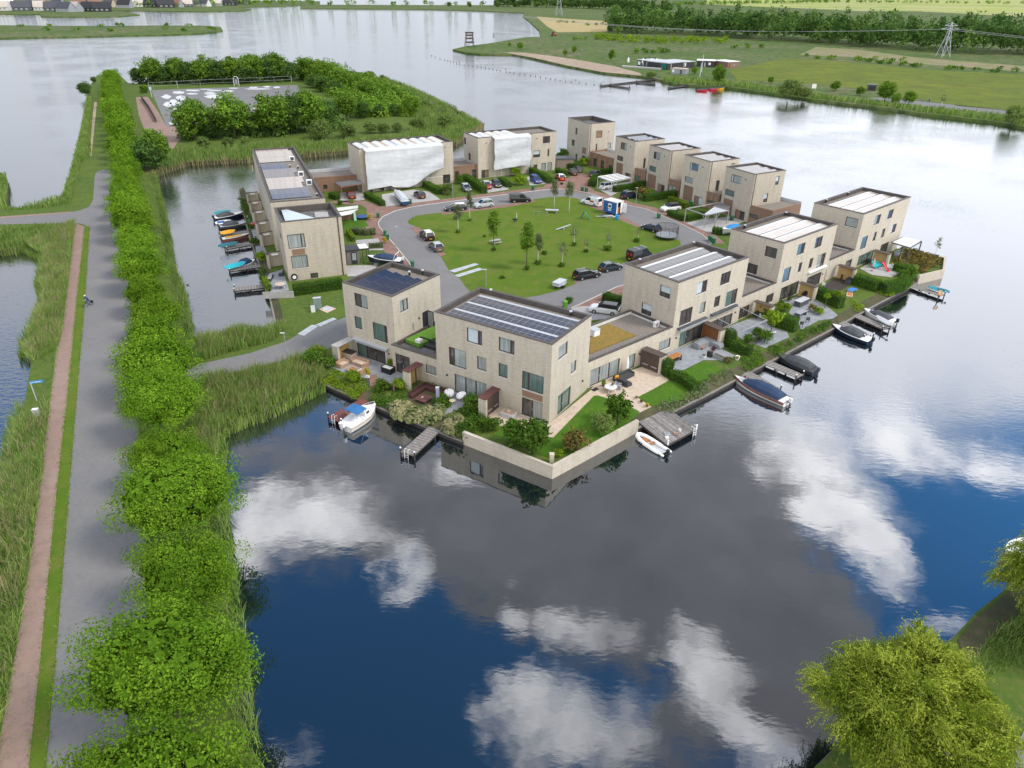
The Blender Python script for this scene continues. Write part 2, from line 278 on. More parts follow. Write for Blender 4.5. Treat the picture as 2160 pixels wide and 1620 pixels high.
# ---------------------------------------------------------------- mesh helpers
class MB:
 def __init__(s):s.v=[];s.f=[];s.m=[]
 def face(s,pts,m=0):
  i=len(s.v);s.v += [tuple(p) for p in pts];s.f.append(tuple(range(i,i + len(pts))));s.m.append(m)
 def hexa(s,p,m=0):      # 8 points: bottom ring, top ring
  i=len(s.v);s.v += [tuple(q) for q in p]
  for a in ((3,2,1,0),(4,5,6,7),(0,1,5,4),(1,2,6,5),(2,3,7,6),(3,0,4,7)):
   s.f.append(tuple(i + k for k in a));s.m.append(m)
 def box(s,x0,x1,y0,y1,z0,z1,m=0):
  s.hexa([(x0,y0,z0),(x1,y0,z0),(x1,y1,z0),(x0,y1,z0),(x0,y0,z1),(x1,y0,z1),(x1,y1,z1),(x0,y1,z1)],m)
 def beam(s,a,b,wd,ht,m=0):   # box from a to b, a and b on its axis
  a=Vector(a);b=Vector(b);d=(b - a).normalized();up=Vector((0,0,1)) if abs(d.z) < .95 else Vector((1,0,0))
  sd_=d.cross(up).normalized() * wd / 2;u=sd_.cross(d).normalized() * ht / 2
  s.hexa([a - sd_ - u,a + sd_ - u,b + sd_ - u,b - sd_ - u,a - sd_ + u,a + sd_ + u,b + sd_ + u,b - sd_ + u],m)
 def loft(s,rings,m=0,caps=True,closed=True):
  i=len(s.v);n=len(rings[0])
  for r in rings:s.v += [tuple(q) for q in r]
  for k in range(len(rings) - 1):
   for j in range(n if closed else n - 1):
    j2=(j + 1) % n
    s.f.append((i + k * n + j,i + k * n + j2,i + (k + 1) * n + j2,i + (k + 1) * n + j));s.m.append(m)
  if caps and closed:
   s.f.append(tuple(i + j for j in reversed(range(n))));s.m.append(m)
   s.f.append(tuple(i + (len(rings) - 1) * n + j for j in range(n)));s.m.append(m)
 def cyl(s,a,b,r0,r1=None,n=10,m=0):
  s.tube([a,b],[r0,r0 if r1 is None else r1],n,m)
 def tube(s,path,r,n=8,m=0):
  path=[Vector(p) for p in path];rr=r if isinstance(r,(list,tuple)) else [r] * len(path);rings=[]
  for k,p in enumerate(path):
   d=(path[min(k + 1,len(path) - 1)] - path[max(k - 1,0)]).normalized()
   up=Vector((0,0,1)) if abs(d.z) < .9 else Vector((1,0,0))
   a=d.cross(up).normalized();b=a.cross(d).normalized()
   rings.append([p + a * math.cos(2 * PI * j / n) * rr[k] + b * math.sin(2 * PI * j / n) * rr[k] for j in range(n)])
  s.loft(rings,m)
 def lathe(s,prof,c=(0,0,0),n=14,m=0,sx=1,sy=1):
  s.loft([[(c[0] + r * math.cos(2 * PI * j / n) * sx,c[1] + r * math.sin(2 * PI * j / n) * sy,c[2] + z) for j in range(n)] for r,z in prof],m)
 def prism(s,poly,z0,z1,m=0):
  n=len(poly);s.loft([[(p[0],p[1],z0) for p in poly],[(p[0],p[1],z1) for p in poly]],m,caps=False)
  for tri in tessellate_polygon([[Vector((p[0],p[1],0)) for p in poly]]):
   s.face([(poly[k][0],poly[k][1],z1) for k in tri],m)
 def sheet(s,poly,z=None,m=0):
  P=[Vector(p) if len(p) == 3 else Vector((p[0],p[1],z)) for p in poly]
  if z is not None:P=[Vector((p.x,p.y,z)) for p in P]
  for tri in tessellate_polygon([[Vector((p.x,p.y,0)) for p in P]]):
   q=[P[k] for k in tri]
   if (q[1] - q[0]).cross(q[2] - q[0]).z < 0:q.reverse()
   s.face(q,m)
 def build(s,name,mats,parent=None,world=False,smooth=False,bevel=0,loc=None):
  v=s.v
  if parent is not None and world:
   inv=parent.matrix_world.inverted() if False else (Matrix.Translation(parent.location) @ parent.rotation_euler.to_matrix().to_4x4()).inverted()
   v=[tuple(inv @ Vector(p)) for p in v]
  me=bpy.data.meshes.new(name);me.from_pydata(v,[],s.f)
  for mm in (mats if isinstance(mats,(list,tuple)) else [mats]):me.materials.append(mm)
  me.polygons.foreach_set('material_index',s.m)
  if smooth:me.polygons.foreach_set('use_smooth',[True] * len(s.f))
  me.update()
  bm=bmesh.new();bm.from_mesh(me);bmesh.ops.remove_doubles(bm,verts=bm.verts,dist=.0005);bmesh.ops.recalc_face_normals(bm,faces=bm.faces);bm.to_mesh(me);bm.free()
  o=bpy.data.objects.new(name,me);COL.objects.link(o)
  if parent is not None:o.parent=parent
  if loc is not None:o.location=loc
  if bevel:
   bv=o.modifiers.new('bevel','BEVEL');bv.width=bevel;bv.segments=2;bv.limit_method='ANGLE'
  return o
def np_mesh(name,V,Q,mats,var=None,parent=None):
 V=np.asarray(V,np.float32);Q=np.asarray(Q,np.int32)
 me=bpy.data.meshes.new(name);me.vertices.add(len(V));me.vertices.foreach_set('co',V.ravel())
 k=Q.shape[1];me.loops.add(Q.size);me.loops.foreach_set('vertex_index',Q.ravel())
 me.polygons.add(len(Q));me.polygons.foreach_set('loop_start',np.arange(0,Q.size,k,dtype=np.int32));me.polygons.foreach_set('loop_total',np.full(len(Q),k,np.int32))
 me.materials.append(mats);me.update(calc_edges=True)
 if var is not None:
  a=me.attributes.new('var','FLOAT','POINT');a.data.foreach_set('value',np.asarray(var,np.float32))
 o=bpy.data.objects.new(name,me);COL.objects.link(o)
 if parent is not None:o.parent=parent
 return o
def tag(o,label=None,cat=None,group=None,kind=None):
 if label:o['label']=label
 if cat:o['category']=cat
 if group:o['group']=group
 if kind:o['kind']=kind
 return o
def thing(name,label,cat,loc=(0,0,0),rz=0,group=None):
 o=bpy.data.objects.new(name,None);COL.objects.link(o);o.empty_display_size=.3
 o.location=loc;o.rotation_euler=(0,0,rz);return tag(o,label,cat,group)
def struct(o):return tag(o,kind='structure')
def copy_tree(o,loc,rz=0,label=None,scale=None,group=None):
 r=o.copy();COL.objects.link(r);r.location=loc;r.rotation_euler=(0,0,rz)
 if label:r['label']=label
 if group:r['group']=group
 if scale is not None:r.scale=(scale,scale,scale) if isinstance(scale,(int,float)) else scale
 for ch in list(o.children):
  c=ch.copy();COL.objects.link(c);c.parent=r
  for g in ch.children:
   d=g.copy();COL.objects.link(d);d.parent=c
 return r
ORD='first second third fourth fifth sixth seventh eighth ninth tenth eleventh twelfth thirteenth fourteenth fifteenth sixteenth seventeenth eighteenth nineteenth twentieth twenty-first twenty-second twenty-third twenty-fourth twenty-fifth twenty-sixth twenty-seventh twenty-eighth twenty-ninth thirtieth'.split()
def sheet(name,pts,z,m):
 b=MB();b.sheet([(p.x,p.y) for p in pts],z);o=b.build(name,m);return struct(o)
def offset_line(pts,d):
 """shift a polyline sideways by d (positive = to its left)"""
 out=[]
 for i,p in enumerate(pts):
  a=pts[max(i - 1,0)];b=pts[min(i + 1,len(pts) - 1)]
  t=Vector((b.x - a.x,b.y - a.y,0)).normalized();out.append(Vector((p.x - t.y * d,p.y + t.x * d,p.z)))
 return out
# ---------------------------------------------------------------- ground, water, roads
b=MB();b.sheet([(-7000,-300),(7000,-300),(7000,14000),(-7000,14000)],-1.0)
struct(b.build('lake_water',M['water']))
b=MB();b.sheet([(-7000,-300),(7000,-300),(7000,14000),(-7000,14000)],-3.0)
struct(b.build('lake_bed',M['soil']))
QZ=-.5
quay_sw=GL([(673,806),(758,843),(839,876),(902,902),(976,931)],QZ)
quay_e=GL([(1345,903),(1412.6,872),(1500,829),(1600,776),(1760,692),(1850,642),(1936,597)],QZ)
quay_w=GL([(503,400),(525,497),(567,618),(583,690)],QZ)
in_sw=[Vector((p.x,p.y,0)) for p in offset_line(quay_sw,1.6)]
in_e=[Vector((p.x,p.y,0)) for p in offset_line(quay_e,1.6)]
in_w=[Vector((p.x,p.y,0)) for p in offset_line(quay_w,1.2)]
in_w=[Vector((p.x,p.y,0)) for p in offset_line(quay_w,-1.2)] if in_w[0].x < quay_w[0].x else in_w
wc=[G(976,937,-1),G(1164.6,1011,-1),G(1345,912,-1)]         # foot of the garden wall at the corner
wr=[G(1935,600,-1),G(1988,587,-1),G(1995,547,0)]
def W0(p):return Vector((p.x,p.y,0))
def rear(z,A,B,C,e=2.0):
 """rear corners of a house plan, pushed e metres out: right-hand one, left-hand one"""
 a,b_,c_=(W0(G(*z(*q),9.7)) for q in (A,B,C));u=(b_ - a).normalized();v=(c_ - a).normalized();return b_ + (c_ - a) + v * e + u * .4,c_ + v * e - u * .4,b_ + u * .4
_R=Zm(1680,380,6);_T=Zm(1180,230,7.2);_U=Zm(1400,300,7.2);_V=Zm(700,260,7.2);_X=Zm(940,240,7.2);_L=Zm(420,300,4.765)
_r5=rear(_R,(860,430),(1452,212),(230,285));behind=[_r5[2],_r5[0],_r5[1]]
for q in ((_U,(1390,490),(1860,425),(925,370)),(_U,(720,300),(1160,245),(305,190)),(_T,(1695,640),(2150,595),(1340,545)),(_T,(1160,495),(1605,450),(850,410)),(_T,(465,225),(848,195),(130,130))):k_=rear(*q);behind += [k_[0]] if q[2] != (848,195) else [k_[0],k_[1]]
behind += GL([(1192,320),(1180,322)])
for q in ((_X,(490,370),(1685,265),(235,290)),(_V,(410,395),(1835,275),(210,290))):behind += list(rear(*q,1.0)[:2])
_l=rear(_L,(715,605),(1265,560),(480,75),.3);behind += [W0(G(*_L(1150,330),3.3)),_l[0],_l[1],_l[1].lerp(W0(G(*_L(715,605),9.7)),.58) - (_l[0] - _l[1]).normalized() * .3]
outline=(GL([(640,1800),(585,1690),(560,1620),(521,1569),(504,1525),(500,1460),(489,1353),(482,1290),(470,1178),(458,1090),(446,1006),(452,974),(462,935),(450,912),
              (475,897),(505,882),(558,867),(590,849),(640,826)]) + in_sw + [W0(p) for p in offset_line(wc,.25)] + in_e + [W0(p) for p in offset_line(wr[:2],.25)] + [W0(wr[2])]
           + GL([(1960,535),(1925,524)]) + behind + in_w
           + GL([(592,700),(560,705),(527,697),(460,712),(397,722),(386,728),(386,690),(372,610),(350,550),(345,500),(335,440),(322,385),(318,370),(354,356),(396,342),(518,336),(729,318),(860,308),(958,302),
               (1020,264),(971,236),(922,209),(869,185),(815,166),(762,152),(700,150),(600,150),(450,158),(330,168),(282,176),(270,175),(255,160),(205,158),(183,190),(180,238),(167,290),
               (155,340),(142,384),(131,413),(98,427),(44,438),(14,436),(17,384),(12,368),(-10,358),(-300,330),(-300,528),(-60,529),(0,528),(55,518),(78,531),(95,536),(95,549),(86,596),(97,615),(88,651),(62,700),(54,747),(66,762),
               (52,847),(33,892),(11,995),(-5,1058),(-60,1150),(-160,1350),(-330,1800)]))
b=MB();b.sheet([(p.x,p.y) for p in outline],0)
n_=len(outline)
for i in range(n_):
 p,q=outline[i],outline[(i + 1) % n_];b.face([(p.x,p.y,0),(q.x,q.y,0),(q.x,q.y,-2.6),(p.x,p.y,-2.6)],1)
struct(b.build('ground',[M['grass'],M['soil']]))
def slope(name,inner,quay):
 b=MB()
 for i in range(len(quay) - 1):
  b.face([inner[i],inner[i + 1],quay[i + 1],quay[i]])
 struct(b.build(name,M['soil']))
slope('bank',in_sw,quay_sw);slope('bank',in_e,quay_e);slope('bank',in_w,quay_w)
def quay_wall(pts,label,posts=0):
 t=thing('quay_wall',label,'quay wall',pts[0]);b=MB();c=MB()
 for p,q in zip(pts,pts[1:]):
  b.beam((p.x,p.y,-1.1),(q.x,q.y,-1.1),.12,1.15);c.beam((p.x,p.y,-.5),(q.x,q.y,-.5),.26,.12)
 b.build('boarding',M['darkwood'],t,True);c.build('cap_rail',M['wood'],t,True)
 return t
quay_wall(quay_sw,'low timber quay wall below the plantings left of the corner house')
quay_wall(quay_e,'long timber quay wall with plank cap along the boats on the right')
quay_wall(quay_w,'timber quay wall behind the paddle boards at the left terrace')
# brick garden walls rising from the water
def garden_wall(pts,label,top=.55,th=.38):
 t=thing('garden_wall',label,'garden wall',pts[0]);b=MB()
 ins=offset_line(pts,th);ins=ins if True else None
 n=len(pts);
 b.loft([[(pts[i].x,pts[i].y,-2.2),(pts[i].x,pts[i].y,top),(ins[i].x,ins[i].y,top),(ins[i].x,ins[i].y,-2.2)] for i in range(n)])
 b.build('wall',BRICK,t,True);return t
def mitre(pts,th):
 return pts
corner_wall=garden_wall(wc,'pale brick retaining wall rising from the water at the corner garden')
garden_wall([Vector((wr[0].x,wr[0].y,-1)),Vector((wr[1].x,wr[1].y,-1)),Vector((wr[2].x,wr[2].y,-1))],'pale brick retaining wall at the far right end of the island')
t=thing('bollard','square brick pillar inside the corner of the retaining wall','pillar',G(960 + 845 / 4.154,750 + 935 / 4.154,0))
b=MB();b.box(-.22,.22,-.22,.22,0,1.0);b.box(-.25,.25,-.25,.25,1.0,1.06);b.build('pillar_body',BRICK,t)

# avenue road, grass strip, brick cycle path
road_l=[(200,369),(195.6,429),(189,478),(178,651),(163,825),(148,1010),(130,1240),(118.5,1377),(98,1614),(80,1790)]
verge_l=[(179,478),(161,640),(152,736),(141,847),(126,973),(110,1130),(86,1377),(61,1614),(40,1790)]
path_l=[(159,471),(155,495),(131,695),(120,736),(105.5,847),(91,973),(71,1130),(33,1377),(-6,1590),(-50,1790)]
RL=GL(road_l)
rd=[Vector((p.x,p.y,0)) for p in RL]
rr=offset_line(rd,6.2);rr=rr if rr[0].x > rd[0].x else offset_line(rd,-6.2)
RR=rr
top=GL([(205,362),(218,358),(232,359)])
sheet('avenue_road',RL + rr[::-1] + [top[2],top[1],top[0]],.012,M['asphalt'])
sheet('cycle_path',GL(path_l) + GL(verge_l)[::-1],.016,M['pathpave'])
sheet('grass_verge',GL(verge_l) + GL(road_l[2:])[::-1],.020,M['gardenlawn'] if False else M['lawn'])
sheet('side_road',GL([(-300,465),(0,458.5),(150,447),(170,443),(188,436),(197,420),(205,470),(189,480),(175,473),(158,470),(0,473.5),(-300,480)]),.008,M['asphalt'])
sheet('side_path',GL([(-300,455),(0,457),(150,446.5),(150,449),(0,460.5),(-300,465)]),.022,M['pathpave'])
sheet('gravel_track',GL([(199,215),(204.5,216),(201,250),(193,330),(188,330),(195,250)]),.012,M['sand'])
# road to the island and round the green
kerb_out=[(628.5,706),(728.5,669),(800,640),(880,600),(864,556),(838,524),(821.5,504.5),(808,489),(799,477),(798,469),(807,457.7),(833,445.5),(868,437),(900,432),(940,427),(1000,419),(1079,409),(1155,400),(1200,399),(1244,408),(1273,417),
   (1318,432),(1362,441),(1429,469),(1481,495),(1501,514),(1490,540),(1440,566),(1300,606),(1205,651),(1080,705),(960,715),(820,715),(735,722),(701,732),(656,747),(545,773),(440,797),(330,818),(300,800),(330,785),(397,773),(527,745),(601,721)]
KO=GL(kerb_out)
sheet('island_road',KO,.010,M['asphalt'])
side=KO[3:26]
pv=offset_line(side,2.6)
if (pv[8] - G(1000,500)).length < (side[8] - G(1000,500)).length:pv=offset_line(side,-2.6)
sheet('brick_pavement',side + pv[::-1],.014,M['brickpave'])
k2=KO[26:30];pv2=offset_line(k2,2.2);pv2=pv2 if (pv2[0] - G(1000,500)).length > (k2[0] - G(1000,500)).length else offset_line(k2,-2.2)
sheet('brick_pavement',k2 + pv2[::-1],.014,M['brickpave'])
kb=MB()
for p,q in list(zip(side,side[1:])) + list(zip(k2,k2[1:])):kb.beam((p.x,p.y,.03),(q.x,q.y,.03),.16,.12)
struct(kb.build('kerb',M['kerb']))
z7,z8=Zm(840,380,5.4),Zm(1140,380,5.4)
lawn_px=[z7(*p) for p in [(105,470),(180,410),(300,390),(470,375),(760,350),(1050,320),(1300,285),(1560,215),(1740,192),(1920,188),(2060,215)]] + [z8(*p) for p in [(480,275),(700,355),(960,470),(1190,560),(1400,640),(1590,690),(1602,735),(1500,790),(1250,850),(950,945),(660,1050),(400,1180),(200,1260),(0,1310)]] + \
 [z7(*p) for p in [(1300,1370),(1000,1380),(860,1310),(770,1220),(700,1120),(580,1030),(490,880),(430,790),(320,640),(260,565),(180,520),(125,500)]]
sheet('green',GL(lawn_px),.030,M['lawn'])
zc_=Zm(680,420,9.82)
def px(z,*pts):return [z(*p) for p in pts]
bays=[px(z7,(130,535),(235,535),(310,620),(545,850),(470,870),(420,800),(240,640)),px(z7,(480,370),(1050,300),(1300,270),(1540,215),(1560,245),(1300,300),(1050,330),(500,395)),px(z8,(560,200),(720,260),(980,440),(1180,540),(1100,535),(940,470),(690,350),(500,280)),
  px(z8,(380,1150),(640,1040),(930,950),(960,960),(660,1060),(400,1180))]
for p in bays:sheet('parking_bay',GL(p),.034,M['brickpave'])
zP,zT,zU,zV,zX=Zm(640,690,8.308),Zm(1180,230,7.2),Zm(1400,300,7.2),Zm(700,260,7.2),Zm(940,240,7.2)
z1,z2,z3,z4,z5,z6,zq,z9=Zm(660,500,5.4),Zm(680,680,5.4),Zm(900,590,5.4),Zm(960,750,4.154),Zm(1200,600,6),Zm(1300,500,5.4),Zm(1440,640,6.75),Zm(1560,480,5.4)
zR,zL,zN,zC=Zm(1680,380,6),Zm(420,300,4.765),Zm(420,420,7.365),Zm(360,560,5.4)
# yards, drives and terraces (sheets on the ground)
for nm,m,z,pts in [
 ('brick_court','brickpave',zT,[(230,930),(420,1000),(640,1010),(480,1200),(540,1230),(420,1290),(200,1250),(-250,1190),(-200,1130),(0,1090),(150,1040)]),
 ('brick_court','brickpave',zV,[(-60,1190),(300,1170),(500,1180),(820,1270),(1100,1230),(1640,1165),(1640,1190),(1100,1280),(880,1330),(760,1420),(700,1500),(560,1500),(520,1290),(440,1240),(100,1230)]),
 ('driveway','tile_mid',zV,[(760,1080),(900,1060),(1230,1010),(1480,1040),(1650,1160),(1100,1230),(830,1275),(770,1200)]),
 ('driveway','tile_mid',zV,[(120,1060),(480,1010),(500,1160),(300,1190),(120,1200)]),
 ('driveway','tile_mid',zX,[(520,1030),(860,1020),(960,1150),(620,1205)]),
 ('driveway','tile_mid',zX,[(1230,960),(1480,920),(1560,1060),(1280,1090)]),
 ('driveway','tile_mid',zU,[(340,1230),(600,1170),(1000,1130),(1250,1200),(900,1330),(700,1380)]),
 ('driveway','dgrey',zT,[(1330,1290),(1500,1240),(1700,1330),(1420,1370)]),
 ('driveway','tile_mid',zT,[(560,1200),(1080,1100),(1100,1170),(780,1320)]),
 ('driveway','tile_mid',zc_,[(700,850),(1150,815),(1230,930),(1270,1060),(960,1060),(960,1000),(880,920),(690,920)]),
 ('driveway','tile_mid',zc_,[(480,1380),(800,1370),(1060,1370),(1100,1280),(1200,1280),(1100,1440),(800,1600),(520,1600)]),
 ('driveway','tile_mid',zc_,[(600,620),(960,590),(1010,600),(1100,680),(900,720),(620,700)]),
 ('driveway','tile_mid',z8,[(330,1480),(430,1440),(930,1420),(930,1560),(560,1600)]),
 ('garden_lawn','gardenlawn',zc_,[(420,440),(700,400),(900,470),(960,560),(700,600),(440,620)]),
 ('terrace','tile_grey',zP,[(330,620),(520,520),(900,420),(1740,640),(1760,900),(1600,1010),(1290,910),(1170,1060),(1100,900),(920,860),(700,800),(560,730),(400,700)]),
 ('terrace','tile_grey',z2,[(1440,740),(1520,770),(1900,900),(1780,960),(1640,900),(1590,980),(1480,1040),(1390,1100),(1350,1060),(1440,960),(1460,880)]),
 ('gravel_bed','soil',z2,[(920,900),(1150,700),(1420,800),(1380,900),(1200,980),(1000,930)]),
 ('terrace','tile_beige',z4,[(290,530),(380,440),(820,600),(1180,310),(1240,230),(1760,60),(1870,220),(1600,370),(1720,450),(1620,500),(1560,545),(1490,420),(1240,350),(860,720),(560,690),(440,640),(330,580)]),
 ('garden_lawn','gardenlawn',z4,[(860,720),(1215,355),(1250,350),(1490,425),(1620,495),(1560,560),(1300,740),(900,890),(830,900),(420,720),(330,700),(440,640),(560,690)]),
 ('garden_lawn','gardenlawn',z4,[(1600,365),(1880,225),(2060,270),(2150,300),(1990,390),(1850,420),(1730,445)]),
 ('terrace','tile_grey',z5,[(1330,1110),(1150,960),(1200,830),(1400,800),(1700,690),(1890,790),(2100,900),(2020,960),(1700,960),(1460,1080)]),
 ('garden_lawn','gardenlawn',z5,[(1470,1090),(1700,970),(1950,1085),(1620,1260),(1500,1180)]),
 ('terrace','tile_grey',zq,[(600,350),(760,290),(1000,200),(1110,180),(1240,330),(1480,400),(1520,480),(1340,560),(1180,640),(830,500),(750,450)]),
 ('terrace','tile_grey',z9,[(440,860),(640,790),(830,800),(1000,900),(1120,1000),(1060,1040),(900,1060),(700,1170),(660,1060),(560,970),(600,900)]),
 ('deck_boards','darkwood',z9,[(900,700),(980,640),(1100,580),(1210,570),(1250,660),(1120,740),(1040,750)]),
 ('terrace','tile_mid',zR,[(800,1120),(1000,1010),(1120,1010),(1310,1180),(1200,1230),(960,1200)]),
 ('terrace','tile_grey',zN,[(1030,1180),(1300,1090),(1400,1420),(1120,1450)]),
 ('terrace','tile_grey',zN,[(760,250),(940,560),(1060,860),(900,880),(840,560),(730,260)]),
 ('sports_court','asphalt',Zm(160,100,3.6),[(570,325),(740,318),(1680,285),(1700,330),(1560,470),(850,600),(690,600)]),
 ('gravel_yard','pathpave',Zm(160,100,3.6),[(455,380),(545,375),(620,480),(690,600),(800,590),(800,680),(740,770),(690,770),(530,650),(480,520)]),
]:
 sheet(nm,GL(px(z,*pts)),.038 if nm.startswith('garden_lawn') else .024,M[m])
# pale patches on the sports court
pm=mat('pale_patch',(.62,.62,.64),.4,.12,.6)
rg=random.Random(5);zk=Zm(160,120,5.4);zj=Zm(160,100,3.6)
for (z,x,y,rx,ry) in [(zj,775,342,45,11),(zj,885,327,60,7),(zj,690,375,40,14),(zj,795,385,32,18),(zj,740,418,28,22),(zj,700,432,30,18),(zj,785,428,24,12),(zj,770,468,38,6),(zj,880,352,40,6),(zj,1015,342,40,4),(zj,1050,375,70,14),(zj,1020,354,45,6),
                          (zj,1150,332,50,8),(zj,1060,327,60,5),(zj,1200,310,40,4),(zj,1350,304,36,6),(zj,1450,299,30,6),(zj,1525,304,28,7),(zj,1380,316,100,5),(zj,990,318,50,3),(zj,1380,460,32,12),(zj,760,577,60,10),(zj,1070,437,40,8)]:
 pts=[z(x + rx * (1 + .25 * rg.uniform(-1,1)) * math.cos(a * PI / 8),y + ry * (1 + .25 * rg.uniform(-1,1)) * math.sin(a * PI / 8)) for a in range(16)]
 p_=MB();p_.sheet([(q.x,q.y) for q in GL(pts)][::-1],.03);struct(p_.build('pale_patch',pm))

# far shores ------------------------------------------------------------
FM=dict(
 meadow=ground_mat('meadow',[(.085,.125,.030),(.125,.15,.05),(.055,.095,.028),(.17,.15,.085),(.10,.15,.03),(.05,.085,.025)],[0,.008,.03,.014,.06,.2],.95,0),
 field=ground_mat('bright_field',[(.115,.15,.014),(.155,.17,.02),(.085,.115,.018),(.13,.165,.02),(.10,.12,.02)],[0,.012,.04,.3,.1],.95,0),
 hay=ground_mat('dry_field',[(.42,.31,.15),(.36,.29,.14),(.30,.27,.13)],[0,.02,.08],.95,0),
 heath=ground_mat('reed_heath',[(.25,.20,.13),(.22,.20,.10),(.17,.19,.07)],[0,.02,.08],.95,0),
 farm=ground_mat('far_farmland',[(.28,.33,.07),(.38,.40,.10),(.21,.27,.07),(.36,.34,.16)],[0,.003,.0016,.005],.95,0))
def far(name,pts,z,m,bank=True):
 P=GL(pts,0);b=MB();b.sheet([(p.x,p.y) for p in P],z)
 if bank:
  for p,q in zip(P,P[1:] + P[:1]):b.face([(p.x,p.y,z),(q.x,q.y,z),(q.x,q.y,-2),(p.x,p.y,-2)])
 return struct(b.build(name,m))
zE,zF,zG_=Zm(900,0,3.375),Zm(1520,0,3.375),Zm(0,0,4)
east=px(zE,(185,350),(270,330),(430,310),(560,288),(700,265),(810,262),(800,215),(735,155),(685,118),(695,92),(400,78),(0,66),(-900,60),(-900,32),(0,36),(480,36),(700,-2),(4300,-2)) + \
 [(2700,40),(2700,380)] + px(zF,(2300,930),(2000,870),(1700,835),(1400,800),(1200,770),(900,735),(650,705),(420,670),(210,640),(30,615),(-140,610),(-320,595)) + px(zE,(1660,565),(1530,540),(1260,515),(1000,468),(760,412),(610,385),(380,382),(270,370))
far('east_shore',east,-.02,FM['meadow'])
for nm,m,z,pts in [('dry_field','hay',zE,[(780,118),(1000,135),(1290,150),(1285,225),(930,230),(860,190)]),
                      ('beach','sand',zE,[(540,370),(700,375),(900,400),(1100,430),(1330,470),(1520,520),(1530,538),(1260,514),(1000,466),(760,410),(610,384)]),
                      ('bright_field','field',zF,[(60,500),(420,420),(560,415),(1000,450),(1500,500),(2160,530),(2600,560),(2600,830),(2160,800),(1700,755),(1300,680),(900,620),(500,590),(120,570)]),
                      ('heath','heath',zF,[(560,390),(680,335),(1000,355),(1400,410),(2160,470),(2400,500),(2400,530),(1900,490),(1400,455),(1000,410)]),
                      ('shore_path','asphalt',zF,[(1060,700),(1120,695),(1400,720),(1700,750),(2160,800),(2700,860),(2700,895),(2160,835),(1700,785),(1350,745),(1100,715)]),
                      ('far_farmland','farm',zF,[(-100,30),(100,40),(600,60),(1000,80),(1400,80),(2160,120),(3200,180),(3200,20),(2160,-2),(600,-3),(-100,-3)])]:
 far(nm,px(z,*pts),.02,FM.get(m) or M[m],False)
far('reed_island',px(zG_,(-800,330),(0,318),(500,310),(900,300),(1400,290),(1700,278),(1880,255),(1860,225),(1700,215),(1300,215),(900,218),(500,218),(0,212),(-800,215)),-.02,FM['meadow'])
far('village_shore',px(zG_,(-900,110),(330,118),(350,138),(700,143),(1000,138),(1180,122),(1100,105),(900,85),(1300,92),(1700,97),(2060,92),(2120,78),(2000,62),(2400,50),(2700,30),(2700,10),(1900,5),(0,-4),(-900,-4)),-.02,FM['meadow'])
far('near_shore',[(1640,1800),(1690,1640),(1740,1600),(1800,1530),(2012,1345),(2060,1290),(2160,1212),(2400,1010),(2700,1200),(2700,1900)],-.05,M['grass'])
sheet('near_path',GL([(2105,1660),(2160,1540),(2400,1300),(2500,1400),(2300,1800),(2080,1800)]),.012,M['asphalt'])
sheet('bare_bank',GL([(2020,1350),(2062,1300),(2160,1222),(2170,1290),(2120,1330),(2040,1400)]),.01,M['soil'])
quay_wall([G(1640,1700,-.3),G(1752,1590,-.3),G(2018,1338,-.3),G(2165,1205,-.3),G(2400,1000,-.3)],'timber quay edge by the willow at lower right')
# ---------------------------------------------------------------- houses
class Box:
 """right-angled plan: origin at the near corner, x towards the right-hand corner, y towards the left-hand one"""
 def __init__(s,A,B,C,hr,ext=None):
  a,b_,c_=(G(*q,hr) for q in (A,B,C));s.hr=hr
  s.ang=math.atan2((b_ - a).y,(b_ - a).x);s.o=Vector((a.x,a.y,0));s.L1=(b_ - a).length
  s.x=Vector((math.cos(s.ang),math.sin(s.ang),0));s.y=Vector((-s.x.y,s.x.x,0));s.L2=(c_ - a).dot(s.y)
 def loc(s,p):q=p - s.o;return Vector((q.dot(s.x),q.dot(s.y),p.z))
 def wd(s,x,y,z=0):return s.o + s.x * x + s.y * y + Vector((0,0,z))
 def hit(s,face,px_,py_):
  d=ray(px_,py_);n=s.x if face == 'L' else s.y;o=Vector((0,0,H))
  t=(s.o - o).dot(n) / d.dot(n);q=s.loc(o + d * t);return (q.y if face == 'L' else q.x),q.z
 def at(s,px_,py_,z):return s.loc(G(px_,py_,z))
def wall_with_holes(b,place,s0,s1,z0,z1,holes,depth=.2,m=0,mr=0):
 S=sorted({s0,s1} | {v for h in holes for v in (h[0],h[1]) if s0 < v < s1});Z=sorted({z0,z1} | {v for h in holes for v in (h[2],h[3]) if z0 < v < z1})
 for i in range(len(S) - 1):
  for j in range(len(Z) - 1):
   cs,cz=(S[i] + S[i + 1]) / 2,(Z[j] + Z[j + 1]) / 2
   if any(h[0] < cs < h[1] and h[2] < cz < h[3] for h in holes):continue
   b.face([place(S[i],0,Z[j]),place(S[i + 1],0,Z[j]),place(S[i + 1],0,Z[j + 1]),place(S[i],0,Z[j + 1])],m)
 for h in holes:
  a0,a1,c0,c1=h[:4]
  for q in ([(a0,c0),(a1,c0)],[(a1,c0),(a1,c1)],[(a1,c1),(a0,c1)],[(a0,c1),(a0,c0)]):
   b.face([place(q[0][0],0,q[0][1]),place(q[1][0],0,q[1][1]),place(q[1][0],depth,q[1][1]),place(q[0][0],depth,q[0][1])],mr)
